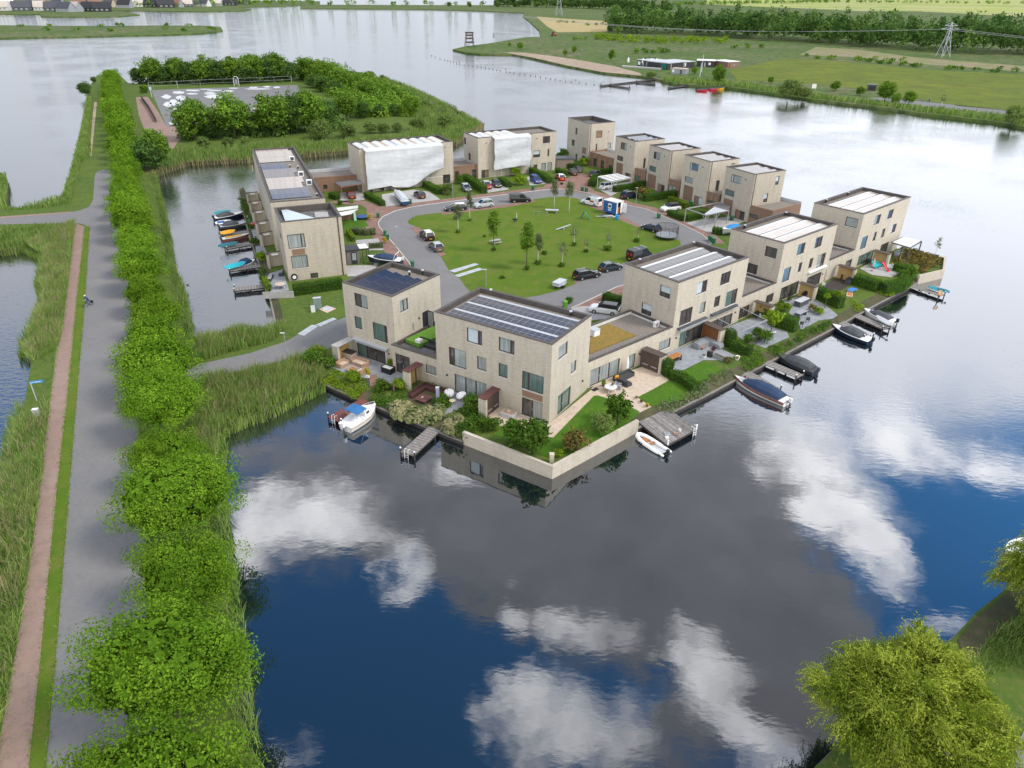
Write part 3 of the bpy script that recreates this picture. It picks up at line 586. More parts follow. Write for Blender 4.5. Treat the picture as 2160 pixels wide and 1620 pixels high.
def window(root,place,h,kind='w',pane='g_dark',mull=(),frame='frame',sill=True,depth=.2):
 a0,a1,c0,c1=h;fw=.09;b=MB()
 def bar(s0,s1,z0,z1,d0=.09,d1=.19):
  b.hexa([place(s0,d0,z0),place(s1,d0,z0),place(s1,d1,z0),place(s0,d1,z0),place(s0,d0,z1),place(s1,d0,z1),place(s1,d1,z1),place(s0,d1,z1)])
 bar(a0,a1,c1 - fw,c1);bar(a0,a1,c0,c0 + fw);bar(a0,a0 + fw,c0 + fw,c1 - fw);bar(a1 - fw,a1,c0 + fw,c1 - fw)
 for f in mull:
  s=a0 + (a1 - a0) * f;bar(s - .06,s + .06,c0 + fw,c1 - fw)
 o=b.build('door' if kind == 'd' else 'window',M[frame],root)
 panes=pane if isinstance(pane,(list,tuple)) else [pane] * (len(mull) + 1)
 ed=[a0] + [a0 + (a1 - a0) * f for f in sorted(mull)] + [a1]
 groups={}
 for k in range(len(ed) - 1):groups.setdefault(panes[k % len(panes)],[]).append((ed[k] + .04,ed[k + 1] - .04))
 for nm,rng in groups.items():
  p=MB()
  for s0,s1 in rng:
   if nm == 'half':
    zc2=c0 + (c1 - c0) * .42
    p.hexa([place(s0,.155,zc2),place(s1,.155,zc2),place(s1,.165,zc2),place(s0,.165,zc2),place(s0,.155,c1 - .04),place(s1,.155,c1 - .04),place(s1,.165,c1 - .04),place(s0,.165,c1 - .04)],0)
    p.hexa([place(s0,.16,c0 + .04),place(s1,.16,c0 + .04),place(s1,.17,c0 + .04),place(s0,.17,c0 + .04),place(s0,.16,zc2),place(s1,.16,zc2),place(s1,.17,zc2),place(s0,.17,zc2)],1)
   else:
    p.hexa([place(s0,.15,c0 + .04),place(s1,.15,c0 + .04),place(s1,.165,c0 + .04),place(s0,.165,c0 + .04),place(s0,.15,c1 - .04),place(s1,.15,c1 - .04),place(s1,.165,c1 - .04),place(s0,.165,c1 - .04)])
  p.build('pane',[M['g_blind'],M['g_dark']] if nm == 'half' else M[nm],o)
 if kind == 'w' and sill:
  p=MB();p.hexa([place(a0 - .04,-.05,c0 - .09),place(a1 + .04,-.05,c0 - .09),place(a1 + .04,.1,c0 - .09),place(a0 - .04,.1,c0 - .09),place(a0 - .04,-.05,c0 + .005),place(a1 + .04,-.05,c0 + .005),place(a1 + .04,.1,c0 + .005),place(a0 - .04,.1,c0 + .005)])
  p.build('sill',M['sill'],o)
 if kind == 'd':
  p=MB();s=a0 + (a1 - a0) * (mull[0] if mull else .85);p.hexa([place(s - .05,.04,1.0),place(s - .02,.04,1.0),place(s - .02,.09,1.0),place(s - .05,.09,1.0),place(s - .05,.04,1.25),place(s - .02,.04,1.25),place(s - .02,.09,1.25),place(s - .05,.09,1.25)])
  p.build('handle',M['alu'],o)
 return o
def PL(s,d,z):return (d,s,z)         # left-hand face, plane x = 0
def PR(s,d,z):return (s,d,z)         # right-hand face, plane y = 0
def shell(root,bx,x0,x1,y0,y1,h,wins,name='wall',wallm=None,sunk=.55,rim=.36,roofm='gravel',cope='coping',L=True,R=True):
 """one flat-roofed volume: walls with openings, roof inside a parapet, coping; wins = (face, x0,y0,x1,y1,kind,pane,mull)"""
 b=MB();b.m;hl,hr_=[],[]
 spec=[]
 for wq in wins:
  f,xa,ya,xb,yb=wq[:5];kind=wq[5] if len(wq) > 5 else 'w';pane=wq[6] if len(wq) > 6 else 'g_dark';mull=wq[7] if len(wq) > 7 else ()
  if f == 'R' and kind != 'd' and name in ('wall','wing_wall'):ya,yb=yb,ya      # on this face the sill and head lines climb to the right
  (sa,za),(sb,zb)=bx.hit(f,xa,ya),bx.hit(f,xb,yb)
  s0,s1,c0,c1=min(sa,sb),max(sa,sb),min(za,zb),max(za,zb)
  if kind in ('d','p'):c0=.03;c1=min(c1,3.0) if kind == 'd' else c1
  lo,hi=(y0,y1) if f == 'L' else (x0,x1)
  s0=max(s0,lo + .12);s1=min(s1,hi - .12);c1=min(c1,h - .25)
  if s1 - s0 < .25:s1=s0 + .25
  if c1 - c0 < .3:c1=c0 + .3
  hh=(s0,s1,c0,c1);(hl if f == 'L' else hr_).append(hh);spec.append((f,hh,kind,pane,mull))
 pl=lambda s,d,z:(x0 + d,s,z)
 pr=lambda s,d,z:(s,y0 + d,z)
 if L:wall_with_holes(b,pl,y0,y1,-.3,h,hl)
 if R:wall_with_holes(b,pr,x0,x1,-.3,h,hr_)
 b.face([(x1,y0,-.3),(x1,y1,-.3),(x1,y1,h),(x1,y0,h)]);b.face([(x0,y1,-.3),(x1,y1,-.3),(x1,y1,h),(x0,y1,h)])
 wo_=b.build(name,wallm or BRICK,root)
 r=MB();r.face([(x0 + rim,y0 + rim,h - sunk),(x1 - rim,y0 + rim,h - sunk),(x1 - rim,y1 - rim,h - sunk),(x0 + rim,y1 - rim,h - sunk)])
 r.build('roof' if name == 'wall' else name + '_roof',M[roofm],root)
 c=MB();e=.035
 for (a0,a1,d0,d1) in ((x0 - e,x1 + e,y0 - e,y0 + rim),(x0 - e,x1 + e,y1 - rim,y1 + e),(x0 - e,x0 + rim,y0 + rim,y1 - rim),(x1 - rim,x1 + e,y0 + rim,y1 - rim)):
  c.box(a0,a1,d0,d1,h - .04,h + .06)
 for (a0,a1,d0,d1) in ((x0 + rim - .06,x1 - rim + .06,y0 + rim - .06,y0 + rim),(x0 + rim - .06,x1 - rim + .06,y1 - rim,y1 - rim + .06),(x0 + rim - .06,x0 + rim,y0 + rim,y1 - rim),(x1 - rim,x1 - rim + .06,y0 + rim,y1 - rim)):
  c.box(a0,a1,d0,d1,h - sunk - .02,h - .041)
 c.build('coping' if name == 'wall' else name + '_coping',M[cope],root)
 for f,hh,kind,pane,mull in spec:
  plc=pl if f == 'L' else pr
  if kind == 'p':        # brown cladding panel let into the brickwork
   p=MB();p.hexa([plc(hh[0],.08,hh[2]),plc(hh[1],.08,hh[2]),plc(hh[1],.2,hh[2]),plc(hh[0],.2,hh[2]),plc(hh[0],.08,hh[3]),plc(hh[1],.08,hh[3]),plc(hh[1],.2,hh[3]),plc(hh[0],.2,hh[3])])
   p.build('cladding_panel',M['timber'],root)
  else:window(root,plc,hh,kind,pane,mull)
 return wo_
def wall_dots(root,bx,dots):  # black wall discs: lamps on the front houses, vents at the back
 for f,x,y in dots:
  s,z=bx.hit(f,x,y);b=MB();pl=PL if f == 'L' else PR
  b.cyl(pl(s,-.14,z),pl(s,.01,z),.11,.11,10);b.build('wall_lamp_vent',M['black'],root)
def vent_pipes(root,bx,pts,z):
 for x,y in pts:
  q=bx.at(x,y,z);b=MB();b.cyl((q.x,q.y,z - .1),(q.x,q.y,z + .38),.13,.13,10);b.lathe([(.02,.38),(.19,.38),(.19,.5),(.02,.55)],(q.x,q.y,z),10,1)
  b.build('vent_pipe',[M['black'],M['alu']],root)
def panel_mat(name,c,gridc,u,v,rough=.08,spec=.8):
 if name in MATS:return MATS[name]
 m=bpy.data.materials.new(name);m.use_nodes=True;t=m.node_tree;n=t.nodes;b=n['Principled BSDF']
 b.inputs['Roughness'].default_value=rough;b.inputs['Specular IOR Level'].default_value=spec;b.inputs['Coat Weight'].default_value=.6;b.inputs['Coat Roughness'].default_value=.05
 tcn=n.new('ShaderNodeUVMap');br=n.new('ShaderNodeTexBrick');br.offset=0
 br.inputs['Scale'].default_value=1;br.inputs['Brick Width'].default_value=1;br.inputs['Row Height'].default_value=1;br.inputs['Mortar Size'].default_value=.02;br.inputs['Mortar Smooth'].default_value=0
 br.inputs['Color1'].default_value=(*c,1);br.inputs['Color2'].default_value=(*[x * 1.25 for x in c],1);br.inputs['Mortar'].default_value=(*gridc,1)
 t.links.new(tcn.outputs[0],br.inputs['Vector']);t.links.new(br.outputs[0],b.inputs['Base Color']);MATS[name]=m;return m
PAN=dict(dark=panel_mat('solar_dark',(.040,.034,.036),(.30,.30,.30),1,1),navy=panel_mat('solar_navy',(.018,.024,.048),(.06,.07,.1),1,1,.06),warm=panel_mat('solar_sky_sheen',(.40,.34,.29),(.62,.60,.57),1,1,.25),mid=panel_mat('solar_mid',(.17,.15,.14),(.30,.29,.28),1,1,.2),blue=panel_mat('solar_blue',(.035,.045,.07),(.09,.1,.12),1,1,.15),bluegrey=panel_mat('solar_bluegrey',(.10,.105,.13),(.22,.22,.24),1,1,.2))  # the warm one has a beige sky reflection painted into its colour
_n=PAN['navy'].node_tree.nodes['Principled BSDF'];_n.inputs['Coat Weight'].default_value=.1;_n.inputs['Specular IOR Level'].default_value=.35
def panel_row(root,p0,p1,wdir,w1,w2,z,tilt,pmat,cells,other='alu',n2=None):
 """one east-west row: panels on the slope nearer p0-p1, sheet metal or panels on the far slope"""
 p0=Vector(p0);p1=Vector(p1);wd_=Vector(wdir).normalized();up=Vector((0,0,tilt))
 a,b_,c_,d_=p0 + Vector((0,0,z)),p1 + Vector((0,0,z)),p1 + wd_ * w1 + up + Vector((0,0,z)),p0 + wd_ * w1 + up + Vector((0,0,z))
 e,f=c_ + wd_ * w2 - up,d_ + wd_ * w2 - up
 me=bpy.data.meshes.new('solar_row');th=Vector((0,0,-.05))
 vs=[a,b_,c_,d_,e,f,a + th,b_ + th,e + th,f + th]
 fs=[(0,1,2,3),(3,2,4,5),(6,7,1,0),(7,8,4,2),(7,2,1),(9,6,0,3),(9,3,5),(8,9,5,4)]
 me.from_pydata([tuple(v) for v in vs],[],fs);me.materials.append(pmat);me.materials.append(M[other] if isinstance(other,str) else other);me.materials.append(M['dark'])
 mi=[0,1] + [2] * 6;me.polygons.foreach_set('material_index',mi)
 uvl=me.uv_layers.new(name='UVMap')
 q=[(0,0),(cells[0],0),(cells[0],cells[1]),(0,cells[1])]
 for k in range(4):uvl.data[k].uv=q[k]
 q2=[(0,0),(cells[0],0),(cells[0],1),(0,1)]
 for k in range(4):uvl.data[4 + k].uv=q2[k]
 o=bpy.data.objects.new('solar_row',me);COL.objects.link(o);o.parent=root;return o
def house(label,A,B,C,hr,z,wins,name='house',group='cream brick houses round the green',**kw):
 bx=Box(z(*A),z(*B),z(*C),hr);root=thing(name,label,'house',bx.o,bx.ang,group)
 ww=[(q[0],*(q[8] if len(q) > 8 else z)(q[1],q[2]),*(q[8] if len(q) > 8 else z)(q[3],q[4]),*q[5:8]) for q in wins]
 shell(root,bx,0,bx.L1,0,bx.L2,hr,ww,**kw);return root,bx
HR=9.7
# corner house
h2,b2=house('three storey brick house on the corner with three rows of gridded solar panels',(1430,740),(1880,405),(125,345),HR,z3,[
 ('L',455,540,632,757,'w',['g_dark','g_blind'],(.27,)),('L',820,648,998,862,'w',['g_dark','g_curtain'],(.26,)),('L',250,760,452,1028,'w',['g_curtain','g_dark'],(.73,)),
 ('L',572,865,680,1050,'w','g_curtain'),('L',818,943,920,1130,'w','g_green'),('L',315,1068,682,1400,'d','g_curtain',(.34,.66)),
 ('L',1088,1033,1327,1315,'w','g_green',(.72,)),('L',1085,1335,1312,1640,'d',['g_curtain','g_dark'],(.5,)),
 ('R',1497,695,1610,925,'w','g_curtain'),('R',1640,905,1708,1085,'w','g_curtain'),('R',1497,1330,1622,1555,'d','g_green',(.4,))])
wall_dots(h2,b2,[('L',*z3(235,1082)),('R',*z3(1772,1152))])
sA,zA_=b2.hit('L',*z3(1090,1262));sB,zB_=b2.hit('L',*z3(1320,1385))
p=MB();p.hexa([PL(min(sA,sB),-.03,min(zA_,zB_) - .1),PL(max(sA,sB),-.03,min(zA_,zB_) - .1),PL(max(sA,sB),.05,min(zA_,zB_) - .1),PL(min(sA,sB),.05,min(zA_,zB_) - .1),PL(min(sA,sB),-.03,max(zA_,zB_) + .12),PL(max(sA,sB),-.03,max(zA_,zB_) + .12),PL(max(sA,sB),.05,max(zA_,zB_) + .12),PL(min(sA,sB),.05,max(zA_,zB_) + .12)])
p.build('cladding_panel',M['timber'],h2)
def rows_on(root,bx,n,pm,cells,x0,x1,y0,y1,w=None,far_w=.45,tilt=.28,other='alu',along='y',z=None):
 """n tent rows parallel to local y (or x) filling the given rectangle"""
 z=bx.hr - .42 if z is None else z
 span=(x1 - x0) if along == 'y' else (y1 - y0);step=span / n;w1=step * (1 - far_w) * .94;w2=step * far_w * .94
 for k in range(n):
  if along == 'y':panel_row(root,(x0 + k * step,y1,0),(x0 + k * step,y0,0),(1,0,0),w1,w2,z,tilt,pm,cells,other)
  else:panel_row(root,(x0,y0 + k * step,0),(x1,y0 + k * step,0),(0,1,0),w1,w2,z,tilt,pm,cells,other)
rows_on(h2,b2,3,PAN['dark'],(17,2),.75,b2.L1 - 1.0,.8,b2.L2 - .9,far_w=.27,tilt=.10,other='lgrey')
vent_pipes(h2,b2,[z3(730,150),z3(1640,400)],HR - .3)
# left house of the front row
h1,b1=house('three storey brick house at the front left with four rows of navy solar panels',(900,680),(1445,425),(335,515),HR,z1,[
 ('L',467,630,630,828,'w',['g_curtain','g_dark'],(.55,)),('L',470,895,565,1060,'w','g_green'),('L',675,962,857,1215,'w',['g_dark','g_green'],(.18,)),
 ('L',495,1190,832,1440,'d',['g_dark','g_dark','g_green'],(.35,.66)),('R',997,688,1080,868,'w','g_curtain',(.5,))])
wall_dots(h1,b1,[('R',*z1(1207,922))])
rows_on(h1,b1,4,PAN['navy'],(3,1),.7,b1.L1 * .76,.5,b1.L2 - .5,far_w=.16,tilt=.26,other='dark',along='x')
vent_pipes(h1,b1,[z1(1250,415),z1(1100,430)],HR - .3)
def boxpart(root,bx,name,x0,x1,y0,y1,za,zb,m):
 b=MB();b.box(x0,x1,y0,y1,za,zb);return b.build(name,M[m] if isinstance(m,str) else m,root)
# awning cassette over the sliding doors of the left house
s0,za=b1.hit('L',*z1(470,1130));s1,zb=b1.hit('L',*z1(855,1235))
b=MB();b.box(-.42,.01,min(s0,s1),max(s0,s1),za - .34,za - .1);b.box(-.5,-.42,min(s0,s1),max(s0,s1),za - .42,za - .18,1);b.build('awning',[M['lgrey'],M['grey']],h1)
# open door to the roof terrace, on the right-hand face
s0,zt=b1.hit('R',*z1(1245,850));s1,_=b1.hit('R',*z1(1310,850))
b=MB();b.box(s0,s0 + 1.0,-.06,-.005,3.45,5.75);b.box(s0 + .95,s0 + 1.03,-1.0,-.06,3.45,3.55);b.box(s0 + .95,s0 + 1.03,-1.0,-.06,5.65,5.75);b.box(s0 + .95,s0 + 1.03,-1.0,-.9,3.55,5.65);od=b.build('terrace_door',M['dark'],h1)
b=MB();b.box(s0 + .98,s0 + .995,-.9,-.06,3.55,5.65);b.build('pane',M['g_curtain'],od)
s2_,z2_=b1.hit('R',*z1(1143,1015));b=MB();b.box(s2_ - .08,s2_ + .08,-.1,-.003,z2_ - .45,z2_ + .45);b.build('wall_lamp_vent',M['grey'],h1)
# one storey link between the two, roof terrace on top
o1=b2.loc(b1.o);wy0,wy1=b2.L2,o1.y
WH=3.65
ww=[('L',*z1(935,1320),*z1(1110,1520),'d','g_dark',(.5,)),('L',*z1(1282,1445),*z1(1455,1600),'w','g_curtain')]
shell(h2,b2,.004,8.6,wy0 + .01,wy1 + .05,WH,ww,name='link_wall',roofm='bitumen',sunk=.45)
wall_dots(h2,b2,[('L',*z1(870,1330))])
P=[b2.at(*z1(*q),3.75) for q in [(1210,1228),(1055,1165),(1330,1035),(1424,1005),(1424,1135)]]
b=MB();b.prism([(q.x,q.y) for q in P],3.35,3.8);b.build('turf_bed',M['turf'],h2)
q=b2.at(*z1(1300,1230),3.4);b=MB();b.box(q.x - .4,q.x + .5,q.y - 2.2,q.y + 1.5,3.21,3.6);b.box(q.x + .5,q.x + .65,q.y - 2.2,q.y + 1.5,3.21,3.95);b.build('terrace_bench',M['dark'],h2)
q=b2.at(*z1(1210,1190),3.85);b=MB();b.box(q.x - .35,q.x + .35,q.y - .35,q.y + .35,3.802,4.15);b.build('cushion',M['offwhite'],h2)
# right-hand row
R_ROW='three storey houses in the row along the right-hand quay'
h3,b3=house('three storey brick house behind the sedum roof, dark panels with white strips',(715,520),(1515,230),(95,305),HR,z6,[
 ('L',503,538,607,712,'w','half'),('L',292,737,393,912,'w','half'),('R',910,480,1045,665,'w',['g_blind','g_dark'],(.62,)),('R',1177,380,1310,560,'w','g_dark',(.3,.62)),
 ('R',1232,580,1388,803,'w',['g_green','g_dark'],(.66,)),('R',1105,660,1190,812,'w','g_dark'),('R',940,728,1025,880,'w','g_curtain'),('R',710,787,875,1025,'w','g_dark',(.62,)),
 ('R',728,1095,968,1150,'d',['g_green','g_dark','g_dark'],(.33,.66)),('R',1085,965,1298,1030,'d','g_dark',(.35,.68))],group=R_ROW)
rows_on(h3,b3,3,PAN['dark'],(13,2),1.2,b3.L1 - .8,.6,b3.L2 - 1.3,far_w=.30,tilt=.13,other='white',along='x')
vent_pipes(h3,b3,[z6(878,90),z6(265,285)],HR - .3)
wall_dots(h3,b3,[('R',*z6(1353,855)),('R',*z6(678,1147)),('R',*z6(262,1330))])
s0,za=b3.hit('R',*z6(685,1095));s1,zb=b3.hit('R',*z6(1000,965))
b=MB();b.box(s0,s1,-.5,-.003,2.95,3.2);b.box(s0,s1,-.6,-.5,2.85,3.05,1);b.build('awning',[M['dgrey'],M['grey']],h3)
s0,za=b3.hit('R',*z6(1060,935));s1,zb=b3.hit('R',*z6(1345,815))
b=MB();b.box(s0,s1,-.5,-.003,2.95,3.2)
e0,e1=b3.at(*z6(1352,1112),2.5),b3.at(*z6(1640,985),2.5)
b.beam((s0 + .1,-.4,3.0),(s0 + .1,e0.y,2.5),.07,.07,1);b.beam((s1 - .1,-.4,3.0),(s1 - .1,e0.y,2.5),.07,.07,1);b.beam((s0,e0.y,2.5),(s1,e0.y,2.5),.1,.1,1);b.beam((s1 - .1,e0.y,0),(s1 - .1,e0.y,2.5),.07,.07,1)
b.build('awning',[M['dgrey'],M['grey']],h3)
# low wing towards the corner house: sedum and gravel roof
far_y=b3.at(*z5(300,500),3.6).y;xl=b3.at(*z5(255,940),3.6).x
xi=b3.loc(b2.wd(b2.L1 - 1.0,2)).x
ww=[('R',*z5(275,1090),*z5(628,1160),'d','g_curtain',(.33,.66)),('R',*z5(757,905),*z5(828,1060),'d','g_curtain'),('R',*z5(1130,670),*z5(1295,855),'w','g_curtain')]
shell(h3,b3,xl - 2.2,-.01,.003,far_y,3.6,ww,name='wing_wall',roofm='gravel',sunk=.42)
P=[b3.at(*z5(*q),3.2) for q in [(265,880),(270,690),(360,560),(500,505),(850,650)]]
b=MB();b.prism([(max(min(q.x,-.45),xl - 1.7),max(min(q.y,far_y - .45),.42)) for q in P],3.19,3.30);b.build('sedum_bed',M['sedum'],h3)
b=MB();b.box(xl + .2,-.02,far_y - .42,far_y - .37,3.2,3.56);b.box(-.38,-.02,.4,far_y - .4,3.17,3.42);b.build('roof_upstand',M['offwhite'],h3)
q=b3.at(*z5(1105,515),3.4);b=MB();b.box(q.x - .42,q.x + .42,q.y - .2,q.y + .2,3.2,3.95);b.cyl((q.x - .1,q.y - .21,3.58),(q.x - .1,q.y - .19,3.58),.28,.28,14,1);b.build('heat_pump',[M['white'],M['grey']],h3)
q=b3.at(*z5(318,620),3.5);b=MB();b.box(q.x - .5,q.x + .55,q.y - .5,q.y + .5,3.28,4.1);b.box(q.x - .55,q.x + .6,q.y - .55,q.y + .55,4.1,4.16,1);b.build('roof_box',[M['white'],M['lgrey']],h3)
h4,b4=house('middle house of the right-hand row, pale warm panels and two dim gable windows',(515,180),(1120,-40),(-103,16),HR,z9,[
 ('L',302,205,410,360,'w','g_dark'),('L',92,395,190,542,'w','g_dark'),('R',645,165,757,325,'w',['g_blue','g_dark'],(.68,)),('R',848,90,955,245,'w','g_dark',(.5,)),('R',865,280,990,468,'w',['g_curtain','g_dark'],(.66,)),
 ('R',778,340,845,472,'w','g_dark'),('R',650,390,720,520,'w',['g_blind','g_dark'],(.5,)),('R',477,440,593,635,'w','g_blue'),('R',478,690,645,770,'d','g_dark',(.33,.66)),('R',775,570,905,640,'d','g_dark',(.5,)),('R',955,452,1062,618,'w','g_curtain')],group=R_ROW)
rows_on(h4,b4,3,PAN['warm'],(6,1),1.2,b4.L1 - .8,.6,b4.L2 - 1.3,far_w=.30,tilt=.13,other='white',along='x')  # beige panels and white strips paint the reflected sky
vent_pipes(h4,b4,[zU(1855,1105),zU(1230,1300)],HR - .3);wall_dots(h4,b4,[('R',*z9(942,527))])
s0,_=b4.hit('R',*z9(765,562));s1,_=b4.hit('R',*z9(962,482));b=MB();b.box(s0,s1,-.4,-.003,3.0,3.22);b.build('awning',M['white'],h4)
h5,b5=house('last house of the right-hand row, at the island tip, pale panels on the roof',(860,430),(1452,212),(230,285),HR,zR,[
 ('L',635,457,757,610,'w','g_curtain'),('R',970,425,1078,578,'w',['g_curtain','g_dark'],(.66,)),('R',1143,360,1238,503,'w','g_dark'),('R',797,697,912,887,'w','g_blue'),('R',957,648,1025,780,'w','g_dark'),('R',1060,605,1133,738,'w','g_dark'),
 ('R',1180,545,1275,683,'w',['g_blind','g_dark'],(.5,)),('R',792,962,948,1030,'d','g_green',(.33,.66)),('R',1075,820,1150,870,'d','g_dark',(.5,))],group=R_ROW)
rows_on(h5,b5,3,PAN['warm'],(6,1),1.2,b5.L1 - .8,.6,b5.L2 - 1.3,far_w=.30,tilt=.13,other='white',along='x')  # sky reflection again put into the panel colour
vent_pipes(h5,b5,[zR(650,185),zR(375,275)],HR - .3)
for root,bx,prev,z,wq in ((h4,b4,b3,z9,[('R',*z9(290,735),*z9(405,880),'w','g_dark',(.4,)),('R',*z6(1370,830),*z6(1488,960),'d','g_dark',(.5,))]),(h5,b5,b4,z9,[('R',*z9(1215,385),*z9(1298,440),'d','g_dark')])):
 pe=bx.loc(prev.wd(prev.L1,0));shell(root,bx,pe.x + .01,-.01,.004,7.4,3.6,wq,name='wing_wall',roofm='gravel',sunk=.42)
 b=MB();b.box(-.38,-.02,.4,7.0,3.17,3.42);b.build('roof_upstand',M['offwhite'],root)
# back row of tower houses on the right
TG='narrow tower houses at the back of the green'
t1,c1_=house('tallest tower house, at the far back right, with a brown shuttered window',(465,225),(848,195),(130,130),10.4,zT,[('L',247,280,268,390),('L',190,458,228,568),('L',245,675,265,790),('L',350,577,403,690,'w','timber'),('L',345,700,392,760,'d'),
 ('R',553,325,655,443,'w','timber'),('R',548,525,577,635),('R',722,508,783,640,'w','g_curtain')],sunk=1.1,roofm='bitumen',group=TG)
t2,c2_=house('tower house beside the tallest one, blue and white panels, white slatted carport in front',(1160,495),(1605,450),(850,410),HR,zT,[('L',937,498,1020,635,'w',['g_curtain','g_dark'],(.5,)),('L',880,698,963,800),('L',868,803,955,990,'p'),('L',1000,960,1085,1040,'d',['timber','g_dark'],(.5,)),('R',1265,745,1315,925)],group=TG)
t3,c3_=house('tower house with grey panels and a downpipe, third from the back',(1695,640),(2150,595),(1340,545),HR,zT,[('L',1437,640,1527,785,'w',['g_curtain','g_dark'],(.7,)),('L',1370,850,1460,968,'w','g_green'),('L',1345,972,1450,1220,'p'),('L',1495,1125,1590,1250,'d',['g_dark','timber'],(.5,))],group=TG)
t4,c4_=house('tower house with grey panels seen between its two look-alike neighbours, white framed top window',(720,300),(1160,245),(305,190),HR,zU,[('L',405,300,520,450,'w',['g_blue','g_blind'],(.78,)),('L',327,512,432,635,'w','g_curtain'),('L',310,640,420,930,'p'),('L',467,805,578,930,'d',['g_blind','timber'],(.5,)),('R',775,575,855,765),('R',1025,325,1085,345)],group=TG)
t5,c5_=house('nearest of the tower houses, behind the grey timber carport',(1390,490),(1860,425),(925,370),HR,zU,[('L',1035,480,1165,645,'w',['g_curtain','g_blind'],(.8,)),('L',940,703,1062,838,'w','g_green'),('L',915,842,1040,980,'p'),('L',1092,1015,1222,1140,'d',['g_dark','timber'],(.5,)),('R',1687,512,1765,655,'w','half'),('R',1505,775,1590,920,'w','half')],group=TG)
rows_on(t2,c2_,3,PAN['blue'],(4,1),2.2,c2_.L1 - .5,.7,c2_.L2 - .7,far_w=.3,tilt=.25,other='white',along='x')
for r_,c_,far_ in ((t3,c3_,'bitumen'),(t4,c4_,'alu'),(t5,c5_,'white')):rows_on(r_,c_,3,PAN['mid'],(5,1),1.0,c_.L1 - .6,.6,c_.L2 - .6,far_w=.2,tilt=.25,other=far_,along='x')
for r_,c_,f,d in ((t2,c2_,'L',zT(1085,568)),(t3,c3_,'L',zT(1600,715)),(t4,c4_,'L',zU(595,378)),(t5,c5_,'L',zU(1250,568)),(t1,c1_,'R',zT(750,342))):wall_dots(r_,c_,[(f,*d)])
for r_,c_ in ((t1,c1_),(t3,c3_),(t4,c4_),(t5,c5_)):
 b=MB();b.cyl((.35,-.06,3.4),(.35,-.06,c_.hr),.06,.06,8);b.build('downpipe',M['brown'],r_)
def link(root,pl_,pr_,h,depth,wins,label=None,m='timber',roofm='gravel',name='link_wall',whole=True):
 """low timber-clad link: front wall from pl_ to pr_ (pixels at its top edge), running back from there"""
 a,b_=G(*pl_,h),G(*pr_,h);u=(b_ - a);u.z=0;Ln=u.length;u.normalize();n=Vector((-u.y,u.x,0));n=n if n.y > 0 else -n
 a0=Vector((a.x,a.y,0));b=MB();f=lambda s,d,z:tuple(a0 + u * s + n * d + Vector((0,0,z)))
 holes=[]
 o_=Vector((0,0,H))
 for wq in wins:
  hh=[]
  for q in (wq[0:2],wq[2:4]):
   d=ray(*q);t_=(a0 - o_).dot(n) / d.dot(n);w_=o_ + d * t_;hh.append(((w_ - a0).dot(u),w_.z))
  s0,s1=sorted((hh[0][0],hh[1][0]));c0,c1=sorted((hh[0][1],hh[1][1]));kind=wq[4]
  if kind == 'd':c0=.03;c1=max(2.2,min(c1,h - .4))
  holes.append((max(s0,.1),min(s1,Ln - .1),max(c0,.03),min(c1,h - .3),kind,wq[5] if len(wq) > 5 else 'g_dark',wq[6] if len(wq) > 6 else ()))
 holes=[q for q in holes if q[1] - q[0] > .2]
 wall_with_holes(b,f,0,Ln,-.2,h,[q[:4] for q in holes])
 b.face([f(0,0,-.2),f(0,depth,-.2),f(0,depth,h),f(0,0,h)]);b.face([f(Ln,0,-.2),f(Ln,depth,-.2),f(Ln,depth,h),f(Ln,0,h)]);b.face([f(0,depth,-.2),f(Ln,depth,-.2),f(Ln,depth,h),f(0,depth,h)])
 b.build(name,M[m],root,True)
 r=MB();r.face([f(.25,.25,h - .3),f(Ln - .25,.25,h - .3),f(Ln - .25,depth - .25,h - .3),f(.25,depth - .25,h - .3)]);r.build('link_roof',M[roofm],root,True)
 c=MB()
 for (s0,s1,d0,d1,mm) in ((-.01,Ln + .01,-.04,.26,0),(-.01,Ln + .01,depth - .26,depth + .04,1),(-.01,.25,.26,depth - .26,0),(Ln - .25,Ln + .01,.26,depth - .26,0)):
  zt_=h + (.35 if mm else .05)
  c.hexa([f(s0,d0,h - .3),f(s1,d0,h - .3),f(s1,d1,h - .3),f(s0,d1,h - .3),f(s0,d0,zt_),f(s1,d0,zt_),f(s1,d1,zt_),f(s0,d1,zt_)],mm)
 c.build('link_coping',[M[m],M['lgrey']],root,True)
 inv=(Matrix.Translation(root.location) @ root.rotation_euler.to_matrix().to_4x4()).inverted()
 fl=lambda s,d,z:tuple(inv @ Vector(f(s,d,z)))
 for q in holes:window(root,fl,q[:4],q[4],q[5],q[6],sill=False)
link(t2,zT(455,642),zT(822,752),3.5,6,[(*zT(515,770),*zT(560,880),'d'),(*zT(630,805),*zT(675,900),'d'),(*zT(752,845),*zT(805,920),'w')])
link(t3,zT(1140,888),zT(1315,940),3.5,6,[(*zT(1150,1002),*zT(1225,1110),'w','g_green')])
link(t4,zT(1655,1055),zT(1840,1105),3.5,6,[(*zT(1657,1172),*zT(1755,1300),'d','g_curtain',(.5,))])
link(t5,zU(648,740),zU(855,800),3.5,6,[(*zU(657,867),*zU(760,935),'w','g_green')])
link(t5,zU(1305,952),zU(1660,1045),3.5,10,[(*zU(1310,1078),*zU(1430,1170),'w')])
